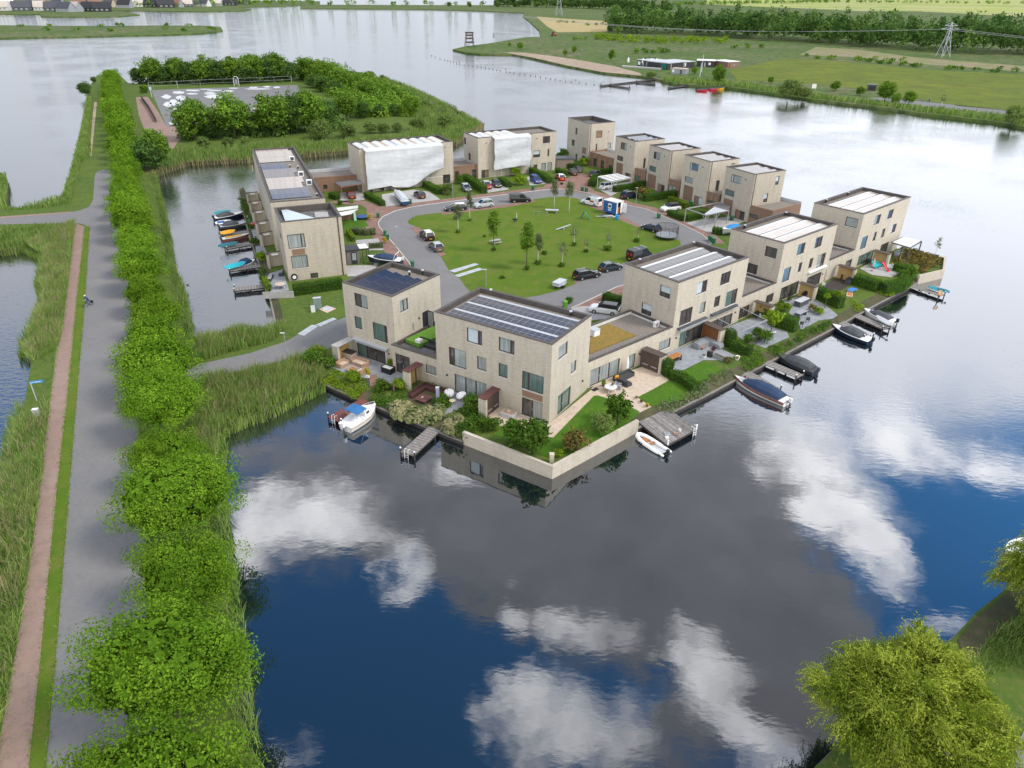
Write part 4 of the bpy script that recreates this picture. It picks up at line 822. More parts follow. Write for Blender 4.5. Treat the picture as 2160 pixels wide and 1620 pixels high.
# wrapped houses at the back
w1,e1_=house('wide brick house at the back wrapped in white sheeting, eight arched panel rows',(410,395),(1835,275),(210,290),HR,zV,[('R',1685,785,1800,880,'d','g_dark',(.5,)),('R',722,962,800,1040,'d',['timber','g_dark'],(.5,)),('R',832,952,905,1040,'d','g_curtain'),('R',560,990,622,1040,'d')])
w2,e2_=house('brick house at the back half covered by a white sheet, bare roof on its right',(490,370),(1685,265),(235,290),HR,zX,[('L',277,355,310,473),('L',345,590,382,713),('R',1475,335,1588,452,'w','g_dark',(.5,)),('R',1328,552,1437,668,'w','half'),('R',1545,533,1575,648),
 ('R',542,858,655,950,'d',['g_dark','timber'],(.5,)),('R',1335,775,1390,840,'d'),('R',1455,752,1520,840,'d','g_curtain'),('R',1545,742,1610,840,'d','g_curtain')])
wall_dots(w1,e1_,[('R',*zV(1720,362))]);wall_dots(w2,e2_,[('R',*zX(615,445)),('R',*zX(1388,372))])
def arch_rows(root,bx,n,x0,x1,y0,y1,cols):
 st=(x1 - x0) / n
 for k in range(n):
  b=MB();zb=bx.hr - .35;pts=[]
  for j in range(7):
   a=j / 6;pts.append((x0 + k * st + .06 + (st - .14) * a,.30 * math.sin(PI * a) ** .8))
  for j in range(6):
   b.face([(pts[j][0],y0,zb + pts[j][1]),(pts[j + 1][0],y0,zb + pts[j + 1][1]),(pts[j + 1][0],y1,zb + pts[j + 1][1]),(pts[j][0],y1,zb + pts[j][1])],0 if j < 3 else 1)
  b.face([(p_[0],y0,zb + p_[1]) for p_ in pts],2);b.face([(p_[0],y1,zb + p_[1]) for p_ in pts][::-1],2)
  b.build('solar_row',[M['offwhite'],M['tile_beige'] if k % 3 else M['lgrey'],M['dgrey']],root)
arch_rows(w1,e1_,9,.6,e1_.L1 - 1.0,.7,e1_.L2 - .7,None)
arch_rows(w2,e2_,5,.6,e2_.L1 * .55,.7,e2_.L2 - .7,None)
b=MB();b.cyl((e2_.L1 * .667,-.06,0),(e2_.L1 * .667,-.06,HR),.07,.07,8);b.build('downpipe',M['brown'],w2)
def tarp(label,bx,xa,xb,bottom,loc_root,seed=1):
 """white scaffold sheeting: over the roof edge, out over the scaffold, then down; bottom = (fraction, height) list"""
 t=thing('scaffold_sheet',label,'sheeting',bx.wd(xa,-1.2),bx.ang,'white sheets hung over house fronts')
 nu,nv=56,40;b=MB();V=[]
 for i in range(nu + 1):
  u=i / nu;x=xa + (xb - xa) * u
  zb_=np.interp(u,[q[0] for q in bottom],[q[1] for q in bottom])
  for j in range(nv + 1):
   v=j / nv
   if v < .12:a=v / .12;y=.3 - 1.6 * a;z=bx.hr + .12 - .32 * a
   else:
    a=(v - .12) / .88;z=bx.hr - .2 + (zb_ - bx.hr + .2) * a;y=-1.3 + .1 * math.sin(a * 9 + u * 4)
    y += .10 * mnoise.noise((u * 4 + seed,z * .25,seed)) + .05 * mnoise.noise((u * 10 + z * .6,z * 2.2 - u * 3,seed + 3)) - .05 * abs(math.sin(u * 7 * PI)) ** .3 - .06 * abs(math.sin(z * 1.45)) ** .4
    x_=x + .25 * mnoise.noise((u * 2,z * .5,seed + 7)) * (1 if 0 < i < nu else 1.6)
   V.append((x if v < .12 else x_,y,z))
 b.v=V;n1=nv + 1
 for i in range(nu):
  for j in range(nv):b.f.append((i * n1 + j,(i + 1) * n1 + j,(i + 1) * n1 + j + 1,i * n1 + j + 1));b.m.append(0)
 o=b.build('sheet',mat('tarp',(.56,.57,.59),.55,.06,.7),t,smooth=True)
 o.location=bx.loc(Vector((0,0,0))) * 0
 inv=Matrix.Translation((-xa,1.2,0));o.data.transform(inv)
 p=MB()
 for k in range(6):
  x=(xb - xa) * (.03 + .94 * k / 5)
  p.cyl((x,.45,0),(x,.45,8.8),.05,.05,6)
 for zz in (2.0,4.2,6.4):p.cyl((0,.45,zz),(xb - xa,.45,zz),.045,.045,6)
 p.build('scaffold_pole',M['alu'],t);return t
fx=lambda bx,z,x,y:bx.hit('R',*z(x,y))[0]
tarp('huge white sheet covering the wide house front, torn loose at its lower right',e1_,fx(e1_,zV,470,400),fx(e1_,zV,1655,290),[(0,.9),(.3,1.3),(.33,.9),(.52,.5),(.62,.9),(.74,2.4),(.8,3.0),(.93,3.9),(1,4.2)],w1)
tarp('square white sheet covering the middle of the house right of the fully wrapped one',e2_,fx(e2_,zX,705,350),fx(e2_,zX,1265,295),[(0,2.0),(.3,2.2),(.7,2.4),(1,2.4)],w2,4)
link(w1,zL(1140,360),zL(1592,326),3.3,7,[(*zL(1245,430),*zL(1292,470),'w')])
link(w2,zX(112,802),zX(490,765),3.4,7,[(*zX(145,905),*zX(200,960),'d'),(*zX(397,872),*zX(460,940),'d')])
# terrace block on the left and its end house
lb,f1_=house('long terrace block on the left with pale and dark panel arrays',(715,605),(1265,560),(480,75),9.9,zL,[('L',688,590,708,700),('L',640,480,655,570),('L',600,400,612,470),('L',560,300,575,380),('L',525,220,538,290)],name='terrace_block')
le,f2_=house('end house of the left terrace with a sunken roof and two stacked tall windows',(820,805),(1430,745),(765,660),9.7,zL,[('L',803,880,832,1000),('R',903,915,1055,1075,'w',['g_curtain','g_curtain'],(.8,)),('R',940,1128,1085,1275,'w','g_curtain'),('R',1117,1318,1205,1400,'d','g_dark')],sunk=1.0,roofm='bitumen')
s0,za=f2_.hit('R',*zL(930,1078));s1,zb=f2_.hit('R',*zL(1068,1125));b=MB();b.box(s0,s1,-.02,.05,min(za,zb),max(za,zb) - .05);b.build('cladding_panel',M['timber'],le)
s0,za=f2_.hit('R',*zL(1420,1050));b=MB();b.cyl((s0,-.07,0),(s0,-.07,9.7),.07,.07,8);b.build('downpipe',M['black'],le)
s0,za=f2_.hit('R',*zL(965,1418));b=MB();b.cyl((s0,-.35,.75),(s0,-.02,.75),.5,.5,18);b.cyl((s0,-.37,.75),(s0,-.35,.75),.3,.3,14,1);b.build('heat_pump',[M['black'],M['white']],le)
P=[f2_.at(*zL(*q),9.0) for q in [(820,680),(1170,760),(865,788)]];b=MB();b.face([(P[0].x,P[0].y,9.45),(P[1].x,P[1].y,8.95),(P[2].x,P[2].y,8.95)]);b.face([(P[0].x,P[0].y,9.42),(P[2].x,P[2].y,8.92),(P[1].x,P[1].y,8.92)]);b.build('solar_row',M['g_blind'],le)
P=[f2_.at(*zL(*q),8.9) for q in [(1165,755),(1160,705),(1290,700),(1305,750)]];b=MB();b.prism([(q.x,q.y) for q in P],8.75,8.95);b.build('solar_row',M['tile_mid'],le)
def yfr(py):return (605 - py) / (605 - 75)
segs=[]
for (pya,pyb,pm,n,x1f,far_) in [(575,535,'bluegrey',1,.86,'bitumen'),(530,485,'bluegrey',1,.86,'bitumen'),(480,425,'warm',1,.78,'offwhite'),(425,375,'warm',1,.86,'offwhite'),(370,330,'mid',1,.72,'dgrey'),(328,290,'mid',1,.82,'dgrey'),(285,260,'bluegrey',1,.62,'dgrey'),(255,235,'bluegrey',1,.62,'dgrey'),(210,168,'warm',1,.88,'offwhite'),(160,110,'warm',1,.95,'offwhite'),(105,82,'warm',1,.9,'offwhite')]:
 xa_=zL(715 + (480 - 715) * yfr(pya) + 30,pya);ya=f1_.at(*xa_,9.5).y;xb_=zL(715 + (480 - 715) * yfr(pyb) + 30,pyb);yb=f1_.at(*xb_,9.5).y
 panel_row(lb,(.6,ya,0),(.6 + (f1_.L1 - 1.3) * x1f,ya,0),(0,1,0),(yb - ya) * .8,(yb - ya) * .15,9.5,.3,PAN[pm],(7,1),far_)
for x,y in ((1025,335),(935,180),(1108,420)):
 q=f1_.at(*zL(x,y),9.5);b=MB();b.box(q.x - .5,q.x + .5,q.y - .25,q.y + .25,9.36,10.3);b.box(q.x - .36,q.x + .36,q.y - .27,q.y - .25,9.55,10.15,1);b.build('heat_pump',[M['white'],M['dgrey']],lb)
vent_pipes(lb,f1_,[zL(1185,540),zL(995,262),zL(915,250)],9.4)
# ---------------------------------------------------------------- vegetation
def cards(P,Nn,size,rng,aspect=.5):
 """diamond-shaped leaf sprays: centre points, facing directions, lengths"""
 n=len(P);Nn=Nn / (np.linalg.norm(Nn,axis=1,keepdims=True) + 1e-9)
 a=rng.normal(size=(n,3));T=a - (a * Nn).sum(1,keepdims=True) * Nn;T /= np.linalg.norm(T,axis=1,keepdims=True) + 1e-9
 B=np.cross(Nn,T);s=np.asarray(size).reshape(-1,1)
 V=np.stack([P - T * s * .5,P + B * s * aspect * .5 - T * s * .1,P + T * s * .5,P - B * s * aspect * .5 - T * s * .1],1).reshape(-1,3)
 return V,np.arange(4 * n).reshape(n,4)
def crown_data(seed,rx,rz,cz,nclump,per,leaf,shape='round',cr=.34,low=-.55,ry=None,aspect=.6,spiky=.35,jit=.28,shell=.5):
 rng=np.random.default_rng(seed);ry=ry or rx
 d=rng.normal(size=(nclump * 3,3));d /= np.linalg.norm(d,axis=1,keepdims=True);d=d[d[:,2] > low][:nclump]
 rad=rng.uniform(.50,.92,len(d));C=d * rad[:,None]
 if shape == 'cone':C[:,:2] *= (1 - .68 * (C[:,2:3] * .5 + .5))
 if shape == 'flat':C[:,2] *= .75
 C=C * np.array([rx,ry,rz]) * (1 - cr * .55)
 rr=cr * min(rx,rz * 1.3) * rng.uniform(.55,1.35,len(C));C *= rng.uniform(.85,1.12,(len(C),1))
 e=rng.normal(size=(len(C),per,3));e /= np.linalg.norm(e,axis=2,keepdims=True)
 o_=e * (rr[:,None] * rng.uniform(shell,1.08,(len(C),per)))[:,:,None] * np.array([1,1,.75])
 ax_=C / (np.linalg.norm(C,axis=1,keepdims=True) + 1e-9);al=(o_ * ax_[:,None,:]).sum(2,keepdims=True)
 P=C[:,None,:] + o_ + ax_[:,None,:] * al * spiky * (al > 0)
 Nn=e * 1.0 + rng.normal(size=e.shape) * .5 + np.array([0,0,.25])
 P=P.reshape(-1,3) + np.array([0,0,cz]);Nn=Nn.reshape(-1,3)
 P=P + rng.normal(size=P.shape) * rx * .02
 V,Q=cards(P,Nn,leaf * rng.uniform(.6,1.3,len(P)),rng,aspect)
 var=np.repeat(np.clip(np.repeat(rng.uniform(.2,.8,len(C)),per) + rng.normal(size=len(P)) * jit,0,1),4)
 return V,Q,var,C + np.array([0,0,cz])
def make_tree(name,seed,rx,rz,cz,nclump,per,leaf,lm,bark='bark',tr=.2,shape='round',cr=.34,low=-.55,limbs=6,ry=None,aspect=.6,spiky=.35,jit=.28,shell=.5,core=0):
 root=thing(name,'tree','tree');V,Q,var,C=crown_data(seed,rx,rz,cz,nclump,per,leaf,shape,cr,low,ry,aspect,spiky,jit,shell)
 if core:       # the leafy inside of the crown that stops light from passing straight through
  rng=np.random.default_rng(seed + 99);n=2600;d=rng.normal(size=(n,3));d /= np.linalg.norm(d,axis=1,keepdims=True);P=d * np.array([rx,ry or rx,rz]) * core * rng.uniform(.55,1,(n,1)) + np.array([0,0,cz])
  V2,Q2=cards(P,d + rng.normal(size=d.shape) * .5,np.full(n,.7),rng,.8);Q=np.concatenate([Q,Q2 + len(V)]);V=np.concatenate([V,V2]);var=np.concatenate([var,np.full(4 * n,.3)])
 np_mesh('crown',V,Q,LEAF[lm],var,root)
 b=MB();rg_=random.Random(seed);top_=cz + rz * .45
 b.tube([(0,0,-.3),(.03 * rx * rg_.uniform(-1,1),0,cz * .4),(.05 * rx * rg_.uniform(-1,1),.03 * rx,cz * .8),(0,0,top_)],[tr * 1.25,tr,tr * .75,tr * .2],7)
 for k in range(limbs):
  c=C[rg_.randrange(len(C))];z0=cz - rz * rg_.uniform(.1,.7)
  b.tube([(0,0,max(z0,.8)),(c[0] * .5,c[1] * .5,max(z0,.8) * .5 + c[2] * .5 - .1 * rz),tuple(c)],[tr * .5,tr * .32,tr * .1],5)
 b.build('trunk',M[bark],root,smooth=True)
 return root
PROTO,USED={},{}
def proto(kind,fn,seeds):PROTO[kind]=(fn,list(seeds),{})
def plant(kind,loc,scale=1,label=None,cat='tree',group=None,name=None,v=None,rz=None):
 fn,seeds,made=PROTO[kind];k=plant.n if v is None else v;plant.n += 1
 sd_=seeds[k % len(seeds)];rz=random.Random(plant.n * 7 + 1).uniform(0,6.28) if rz is None else rz
 sc=(scale,) * 3 if isinstance(scale,(int,float)) else scale
 if sd_ not in made:
  o=fn(sd_);made[sd_]=o;o.location=loc;o.rotation_euler=(0,0,rz);o.scale=sc
 else:o=copy_tree(made[sd_],loc,rz,None,sc)
 if name:o.name=name
 if 'group' in o.keys():del o['group']
 return tag(o,label,cat,group)
plant.n=0
proto('avenue_near',lambda s:make_tree('avenue_tree',s,5.1,4.0,5.1,62,620,.19,'avenue',tr=.2,shape='round',cr=.255,low=-.75,ry=4.2,spiky=.45,jit=.13,shell=.74,core=.70),range(11,15))
proto('avenue',lambda s:make_tree('avenue_tree',s,5.1,4.0,5.1,60,260,.28,'avenue',tr=.2,shape='round',cr=.26,low=-.7,ry=4.2,spiky=.45,jit=.14,shell=.74,core=.70),range(15,19))
proto('avenue_far',lambda s:make_tree('avenue_tree',s,5.1,4.0,5.1,55,120,.45,'avenue',tr=.22,cr=.28,low=-.6,limbs=3,ry=4.2,shell=.74,core=.70),range(21,25))
proto('park',lambda s:make_tree('park_tree',s,5.8,6.0,6.6,85,60,.8,'park',tr=.25,shape='round',cr=.30,low=-.85),range(31,36))
proto('belt',lambda s:make_tree('belt_tree',s,5.8,6.0,6.4,75,55,.9,'dark',tr=.25,shape='round',cr=.32,low=-.95),range(41,45))
proto('belt_light',lambda s:make_tree('belt_tree',s,5.6,6.0,6.4,75,55,.9,'park',tr=.25,cr=.32,low=-.9),range(46,50))
proto('willow_bush',lambda s:make_tree('willow_bush',s,3.2,2.6,2.4,60,55,.45,'greywillow',tr=.12,cr=.30,low=-.8,limbs=3),range(51,55))
proto('birch',lambda s:make_tree('young_birch',s,1.5,2.5,4.3,40,34,.26,'olive','birch',.075,'cone',.30,-.9,5),range(61,64))
proto('birch_thin',lambda s:make_tree('young_birch',s,1.3,2.2,3.5,24,18,.2,'olive','birch',.06,'cone',.30,-.9,5),range(65,68))
proto('maple',lambda s:make_tree('young_maple',s,2.0,3.3,5.4,55,50,.32,'park','bark',.1,'cone',.30,-.9,6),range(71,74))
proto('shrub',lambda s:make_tree('shrub',s,1.0,.85,.75,30,45,.20,'shrub',tr=.05,cr=.36,low=-.7,limbs=2),range(81,85))
proto('lime',lambda s:make_tree('shrub',s,1.0,.85,.75,30,45,.20,'lime',tr=.05,cr=.36,low=-.7,limbs=2),range(86,88))
proto('ball',lambda s:make_tree('clipped_ball',s,1.0,.9,.9,90,34,.12,'shrub',tr=.06,cr=.22,low=-.8,limbs=1),range(91,93))
proto('blueball',lambda s:make_tree('clipped_ball',s,1.0,.9,.9,90,34,.12,'greywillow',tr=.06,cr=.22,low=-.8,limbs=1),range(94,96))
proto('standard',lambda s:make_tree('ball_tree',s,.62,.5,2.0,34,34,.13,'lime',tr=.045,cr=.3,low=-.9,limbs=2),range(97,99))
proto('yellow',lambda s:make_tree('shrub',s,.75,.7,.8,22,24,.22,'yellow',tr=.04,cr=.36,low=-.7,limbs=3),range(101,102))
proto('purple',lambda s:make_tree('shrub',s,.7,.7,.8,22,26,.18,'purple',tr=.04,cr=.36,low=-.7,limbs=3),range(103,104))
proto('bronze',lambda s:make_tree('shrub',s,.9,.75,.7,26,30,.2,'bronze',tr=.04,cr=.36,low=-.7,limbs=3),range(105,107))
proto('fern',lambda s:make_tree('garden_tree',s,1.5,1.7,1.8,42,40,.36,'shrub',tr=.09,cr=.32,low=-.8,limbs=5),range(108,112))
proto('fig',lambda s:make_tree('garden_tree',s,1.3,1.3,2.4,26,22,.42,'lime',tr=.07,cr=.32,low=-.8,limbs=6),range(113,114))
# --- the avenue row
AV=GL([(395,1745),(300,1564),(330,1288),(350,1152),(330,980),(330,864),(320,778),(300,685),(300,575),(285,535),(275,497),(270,450),(262,408),(255,360),(250,335),(250,305),(250,280),(247,245),(243,230),(237,205),(235,190),(230,175),(228,150),(225,134)],8.7)
AV[0]=Vector((-15.4,13.0,0))
acc=0;pos=[AV[0]];nxt=8.9
for p,q in zip(AV,AV[1:]):
 d=(Vector((q.x,q.y,0)) - Vector((p.x,p.y,0))).length;
 while acc + d >= nxt:f=(nxt - acc) / d;pos.append(p.lerp(q,f));nxt += 8.9
 acc += d
rg=random.Random(3)
for i,p in enumerate(pos):
 k='avenue_near' if i < 7 else 'avenue' if i < 20 else 'avenue_far';s=rg.uniform(.82,1.08) * (1 if i < 5 else .86)
 lab=f'{ORD[i]} avenue tree from the near end of the roadside row' if i < 30 else f'{ORD[len(pos) - 1 - i]} avenue tree from the far end of the roadside row'
 plant(k,(p.x + rg.uniform(-.5,.7),p.y + rg.uniform(-.5,.5),0),(s * rg.uniform(.93,1.06),s * rg.uniform(.9,1.0),s),lab,'tree','bright green trees along the avenue',rz=rg.choice((0,PI)) + rg.uniform(-.5,.5))
def tall(z,xb,yb,yt,kind,hp,wf=1,label=None,group=None,cat='tree',name=None,v=None):
 """a tree whose foot stands at pixel (xb, yb) and whose top reaches up to yt; hp = height of its prototype"""
 bx_,by_=z(xb,yb);g=G(bx_,by_);t_=z(xb,yt);d=ray(t_[0],t_[1]);k=g.y / d.y;h=H + d.z * k
 s=h / hp;return plant(kind,g,(s * wf,s * wf,s),label,cat,group,name,v)
zQ=Zm(560,100,4.696)
rows=[('front belt',[(zj,905,705,362,'park',12.8,.95),(zj,1030,690,470,'belt',12.6,.9),(zj,1210,690,328,'park',12.8,1.0),(zj,1330,680,480,'belt',12.6,.9),(zj,1510,670,318,'park',12.8,1.0),(zj,1640,660,320,'belt',12.6,.6),(zj,1770,640,298,'park',12.8,.95),(zj,1900,610,380,'belt',12.6,.8),
                       (zQ,800,720,420,'park',12.8,.95),(zQ,640,780,500,'belt',12.6,.9),(zQ,970,700,515,'belt',12.6,.9),(zQ,1130,690,560,'belt',12.6,.9),(zQ,1280,680,545,'belt',12.6,1),(zQ,1450,680,465,'belt_light',12.4,.9)]),
  ('middle belt',[(zQ,1000,520,310,'belt_light',12.4,.8),(zQ,1100,480,330,'park',12.8,.8),(zQ,1200,520,385,'belt_light',12.4,.8),(zQ,1310,530,410,'park',12.8,.8),(zQ,900,430,255,'belt_light',12.4,.8),(zQ,800,420,230,'park',12.8,.85),(zQ,720,380,190,'belt_light',12.4,.85),(zQ,600,360,130,'park',12.8,.85),(zQ,520,340,110,'belt_light',12.4,.85),(zQ,400,320,80,'belt_light',12.4,.8),(zQ,690,470,320,'belt',12.6,.8),(zQ,560,440,280,'belt',12.6,.9),(zQ,480,400,250,'belt',12.6,.9)]),
  ('rear belt',[(zj,470,275,140,'belt',12.6,.6),(zj,590,275,62,'park',12.8,.75),(zj,690,278,122,'belt',12.6,.75),(zj,795,275,55,'park',12.8,.7),(zj,870,278,92,'belt',12.6,.8),(zj,985,275,48,'park',12.8,.75),(zj,1100,275,75,'belt',12.6,.7),(zj,1195,270,45,'park',12.8,.75),(zj,1350,265,30,'park',12.8,.75),(zj,1270,275,110,'belt',12.6,.8),(zj,1440,260,50,'belt',12.6,.8),(zj,1530,255,28,'park',12.8,.75),(zj,1620,255,90,'belt',12.6,.8)])]
for nm,lst in rows:
 lst=sorted(lst,key=lambda q:q[0](q[1],0)[0])
 for i,q in enumerate(lst):q=(*q[:6],q[6] * (1.1 if nm == 'front belt' else 1.55));tall(*q,label=f'{ORD[i]} tree from the left in the {nm} of the park island',group='trees round the sports court')
for i,(z,x,y,yt,w) in enumerate([(zj,975,765,668,1),(zj,1160,750,675,1.1),(zj,1290,740,665,1),(zj,1865,700,540,.9),(zj,2070,690,575,1),(zQ,550,900,700,1),(zQ,820,880,745,1),(zQ,1040,850,720,1),(zQ,1170,850,735,1),(zQ,1310,840,735,.9),(zQ,1510,820,670,1),(zQ,1790,800,660,1.1),(zQ,1030,320,225,1.3),(zQ,1580,600,520,1.2),(zQ,1165,350,258,.7)]):
 tall(z,x,y,yt,'willow_bush',5.0,w,f'{ORD[i]} round grey-green willow bush along the reeds of the park island','willow bushes of the park island','bush')
tall(zQ,1890,660,565,'birch_thin',5.7,1,'thin young tree at the tip of the park island',cat='tree');tall(zQ,800,235,130,'birch_thin',5.7,1.3,'thin bare tree rising behind the park island woods')
tall(zk,110,440,270,'belt',12.6,1.1,'dark tree leaning over the water at the far end of the avenue');tall(zk,210,300,215,'belt',12.6,1,'small dark tree beside the far end of the avenue')
tall(zk,780,410,315,'shrub',1.6,1,'dark round shrub at the corner of the sports court fence',cat='shrub')
tall(zk,870,1290,900,'belt',12.6,1.15,'broad dark tree at the water where the avenue meets the park island');tall(zk,960,1270,800,'belt_light',12.4,.75,'pale drooping tree beside the broad dark one near the gravel yard');tall(zk,780,1270,900,'belt_light',12.4,.9,'mid green tree between the avenue and the broad dark tree')
# --- young trees on the green
for z,x,y,yt,k,hp,w,lab in [(z7,815,465,95,'birch',6.9,.8,'slim young birch behind the parked silver car'),(z7,683,600,240,'birch',6.9,1.1,'young birch beside the dark blue car at the left of the green'),(z7,1087,815,260,'maple',8.8,.85,'tall young maple beside the picnic table'),(z7,1463,1020,400,'maple',8.8,.85,'darkest young maple in the middle of the green'),
                               (z7,1590,960,570,'birch',6.9,.95,'young birch right beside the darkest maple'),(z7,1865,985,640,'birch_thin',5.7,1,'thin young birch with dark shrubs at its foot, front of the green'),(z7,2000,750,480,'birch_thin',5.7,1.3,'drooping young birch right of the seesaw'),(z7,1775,320,-40,'birch',6.9,.9,'young birch by the bench at the back of the green'),
                               (z7,1945,370,-60,'birch',6.9,.9,'young birch with white flowers at the back of the green'),(z8,765,790,560,'birch_thin',5.7,.9,'nearly bare young tree with a pale trunk on the green'),(z8,515,820,640,'birch_thin',5.7,1.1,'small faded birch with yellowing leaves on the green'),(z8,1110,700,500,'birch_thin',5.7,1,'small yellowish tree left of the trampoline')]:
 tall(z,x,y,yt,k,hp,w,lab,'young trees on the green')
for i,(z,x,y,r) in enumerate([(z7,815,465,.45),(z7,683,600,.55),(z7,1087,800,.5),(z7,1463,1020,.6),(z7,1588,955,.65),(z7,1865,985,.7),(z7,1665,845,.6),(z7,2000,750,.6),(z8,765,800,.9),(z8,515,822,.6),(z8,1095,705,.7),(z7,980,650,.4),(z7,1185,1120,.5),(z8,240,50,.5)]):
 plant('shrub',G(*z(x,y)),(r,r,r * .8),f'{ORD[i]} low dark shrub at the foot of a young tree on the green','shrub','low shrubs on the green')
# --- reeds and long grass
def inside(poly,X,Y):
 r=np.zeros(len(X),bool);n=len(poly)
 for i in range(n):
  x0,y0=poly[i].x,poly[i].y;x1,y1=poly[(i + 1) % n].x,poly[(i + 1) % n].y
  c=((y0 > Y) != (y1 > Y));r ^= c & (X < (x1 - x0) * (Y - y0) / ((y1 - y0) if y1 != y0 else 1e-9) + x0)
 return r
def scatter(poly,dens,rng):
 xs=[p.x for p in poly];ys=[p.y for p in poly];a=(max(xs) - min(xs)) * (max(ys) - min(ys));n=int(a * dens)
 X=rng.uniform(min(xs),max(xs),n);Y=rng.uniform(min(ys),max(ys),n);k=inside(poly,X,Y);return X[k],Y[k]
def reeds(name,label,polys,dens,h0,h1,wd,lm,z=0,seed=1,spread=.22,clump=.35):
 rng=np.random.default_rng(seed);VV,AA=[],[]
 for poly in polys:
  X,Y=scatter(poly,dens,rng);n=len(X)
  if not n:continue
  hf=np.array([mnoise.noise((x * clump,y * clump,seed)) for x,y in zip(X,Y)]) * .8
  hh=(h0 + (h1 - h0) * np.clip(.5 + hf + rng.normal(size=n) * .16,0,1.1));ang=rng.uniform(0,2 * PI,n)
  wx,wy=np.cos(ang) * wd * .5,np.sin(ang) * wd * .5;lx=rng.normal(size=n) * spread * hh + .10 * hh;ly=rng.normal(size=n) * spread * hh - .05 * hh
  zz=np.full(n,z - .1)
  p0=np.stack([X - wx,Y - wy,zz],1);p1=np.stack([X + wx,Y + wy,zz],1)
  p2=np.stack([X + wx * .8 + lx * .4,Y + wy * .8 + ly * .4,zz + hh * .62],1);p3=np.stack([X - wx * .8 + lx * .4,Y - wy * .8 + ly * .4,zz + hh * .62],1)
  p4=np.stack([X + lx,Y + ly,zz + hh],1);p5=p4 + np.array([.015,0,0])
  VV.append(np.stack([p0,p1,p2,p3,p3,p2,p4,p5],1).reshape(-1,3));v=np.clip(.45 + hf * .5 + rng.normal(size=n) * .3,0,1);AA.append(np.repeat(v,8))
 V=np.concatenate(VV);o=np_mesh(name,V,np.arange(len(V)).reshape(-1,4),LEAF[lm],np.concatenate(AA));return tag(o,label,None,None,'stuff')
def fringe(label,line,out,dens,h0,h1,wd,lm,seed):
 """reeds standing in the shallow water along a shore line; out = sideways shift that points to the water"""
 polys=[]
 for p,q in zip(line,line[1:]):
  d=(q - p);n=Vector((-d.y,d.x,0)).normalized() * out;polys.append([p - n * .25,q - n * .25,q + n,p + n])
 return reeds('reed_bed',label,polys,dens,h0,h1,wd,lm,-1.0,seed)
left_shore=[(95,549),(86,596),(97,615),(88,651),(62,700),(54,747),(66,762)]
A1=GL([(60,518),(158,472),(154,497),(131,693),(119,738),(66,765),(52,747),(60,700),(86,651),(95,615),(84,596),(94,549),(94,536),(78,531)])
A2=GL([(33,892),(90,885),(103,850),(91,973),(70,1130),(32,1377),(-8,1590),(-50,1790),(-330,1800),(-160,1350),(-60,1150),(-5,1058),(11,995)])
A3=GL([(400,812),(470,795),(560,780),(650,757),(690,748),(680,806),(640,826),(590,849),(558,867),(505,882),(475,897),(450,912),(466,940),(450,985),(446,1006),(430,1000),(415,940),(400,880)])
A4=GL([(388,752),(397,722),(460,712),(527,697),(560,705),(585,698),(592,690),(602,700),(570,722),(480,745),(410,768),(388,768)])
A5=GL([(345,360),(396,342),(518,336),(729,318),(860,308),(958,302),(950,290),(860,292),(729,300),(600,308),(518,312),(430,318),(370,320)])
A6=GL([(958,302),(1015,266),(968,238),(920,212),(868,188),(815,168),(800,176),(850,215),(880,250),(860,292)])
A7=GL([(183,205),(193,205),(192,330),(170,345),(150,430),(100,438),(44,443),(0,445),(0,438),(44,438),(98,427),(131,413),(142,384),(155,340),(167,290),(178,238)])
A8=GL([(0,488),(100,480),(152,478),(100,520),(78,528),(55,516),(0,526),(-60,526),(-60,490)])
A9=GL([(0,370),(12,368),(17,384),(14,434),(0,434),(-30,430),(-30,370)])
A10=GL([(458,1090),(470,1178),(482,1290),(489,1353),(500,1460),(504,1525),(521,1569),(560,1620),(535,1640),(500,1560),(470,1430),(455,1290),(440,1178),(430,1090),(420,1010),(446,1006)])
reeds('reed_bed','tall reeds on the water side of the cycle path',[A1,A2],62,.7,1.7,.065,'reed',seed=2,spread=.3)
reeds('reed_bed','thick tall reeds on the bank in front of the island road',[A3],60,.8,1.9,.07,'reed',seed=3)
reeds('reed_bed','reeds between the island road and the left basin',[A4],55,1.0,2.1,.075,'reed',seed=4)
reeds('dry_reeds','tan seed heads among the reeds beside the cycle path',[A1,A2],9,1.2,2.3,.06,'reedtan',seed=5,spread=.3)
reeds('dry_reeds','tan reed stems along the bank before the island road',[A3,A4],7,1.4,2.5,.06,'reedtan',seed=6)
reeds('reed_bed','pale green reed belt along the near shore of the park island',[A5,A6],5,1.2,2.3,.22,'reed',seed=7)
reeds('reed_bed','rough bank grass by the left channel',[A7,A9],7,.7,1.6,.18,'reed',seed=8);reeds('reed_bed','reeds round the left pond beside the side road',[A8],14,.9,1.8,.12,'reed',seed=9)
reeds('long_grass','long grass on the bank below the avenue trees',[A10],40,.3,.8,.06,'reed',seed=10,spread=.4)
OL={k:GL(v) for k,v in dict(s=[(521,1569),(504,1525),(500,1460),(489,1353),(482,1290),(470,1178),(458,1090),(446,1006),(452,974),(462,935),(450,912),(475,897),(505,882),(558,867),(590,849),(640,826),(676,807)],n=[(592,700),(560,705),(527,697),(460,712),(397,722),(386,728),(386,690),(372,610),(350,550),(345,500),(335,440),(322,385),(318,370)],p=[(318,370),(354,356),(396,342),(518,336),(729,318),(860,308),(958,302),(1020,264),(971,236)],
 l=[(-60,529),(0,528),(55,518),(78,531),(95,536),(95,549),(86,596),(97,615),(88,651),(62,700),(54,747)],m=[(52,847),(33,892),(11,995),(-5,1058)]).items()}
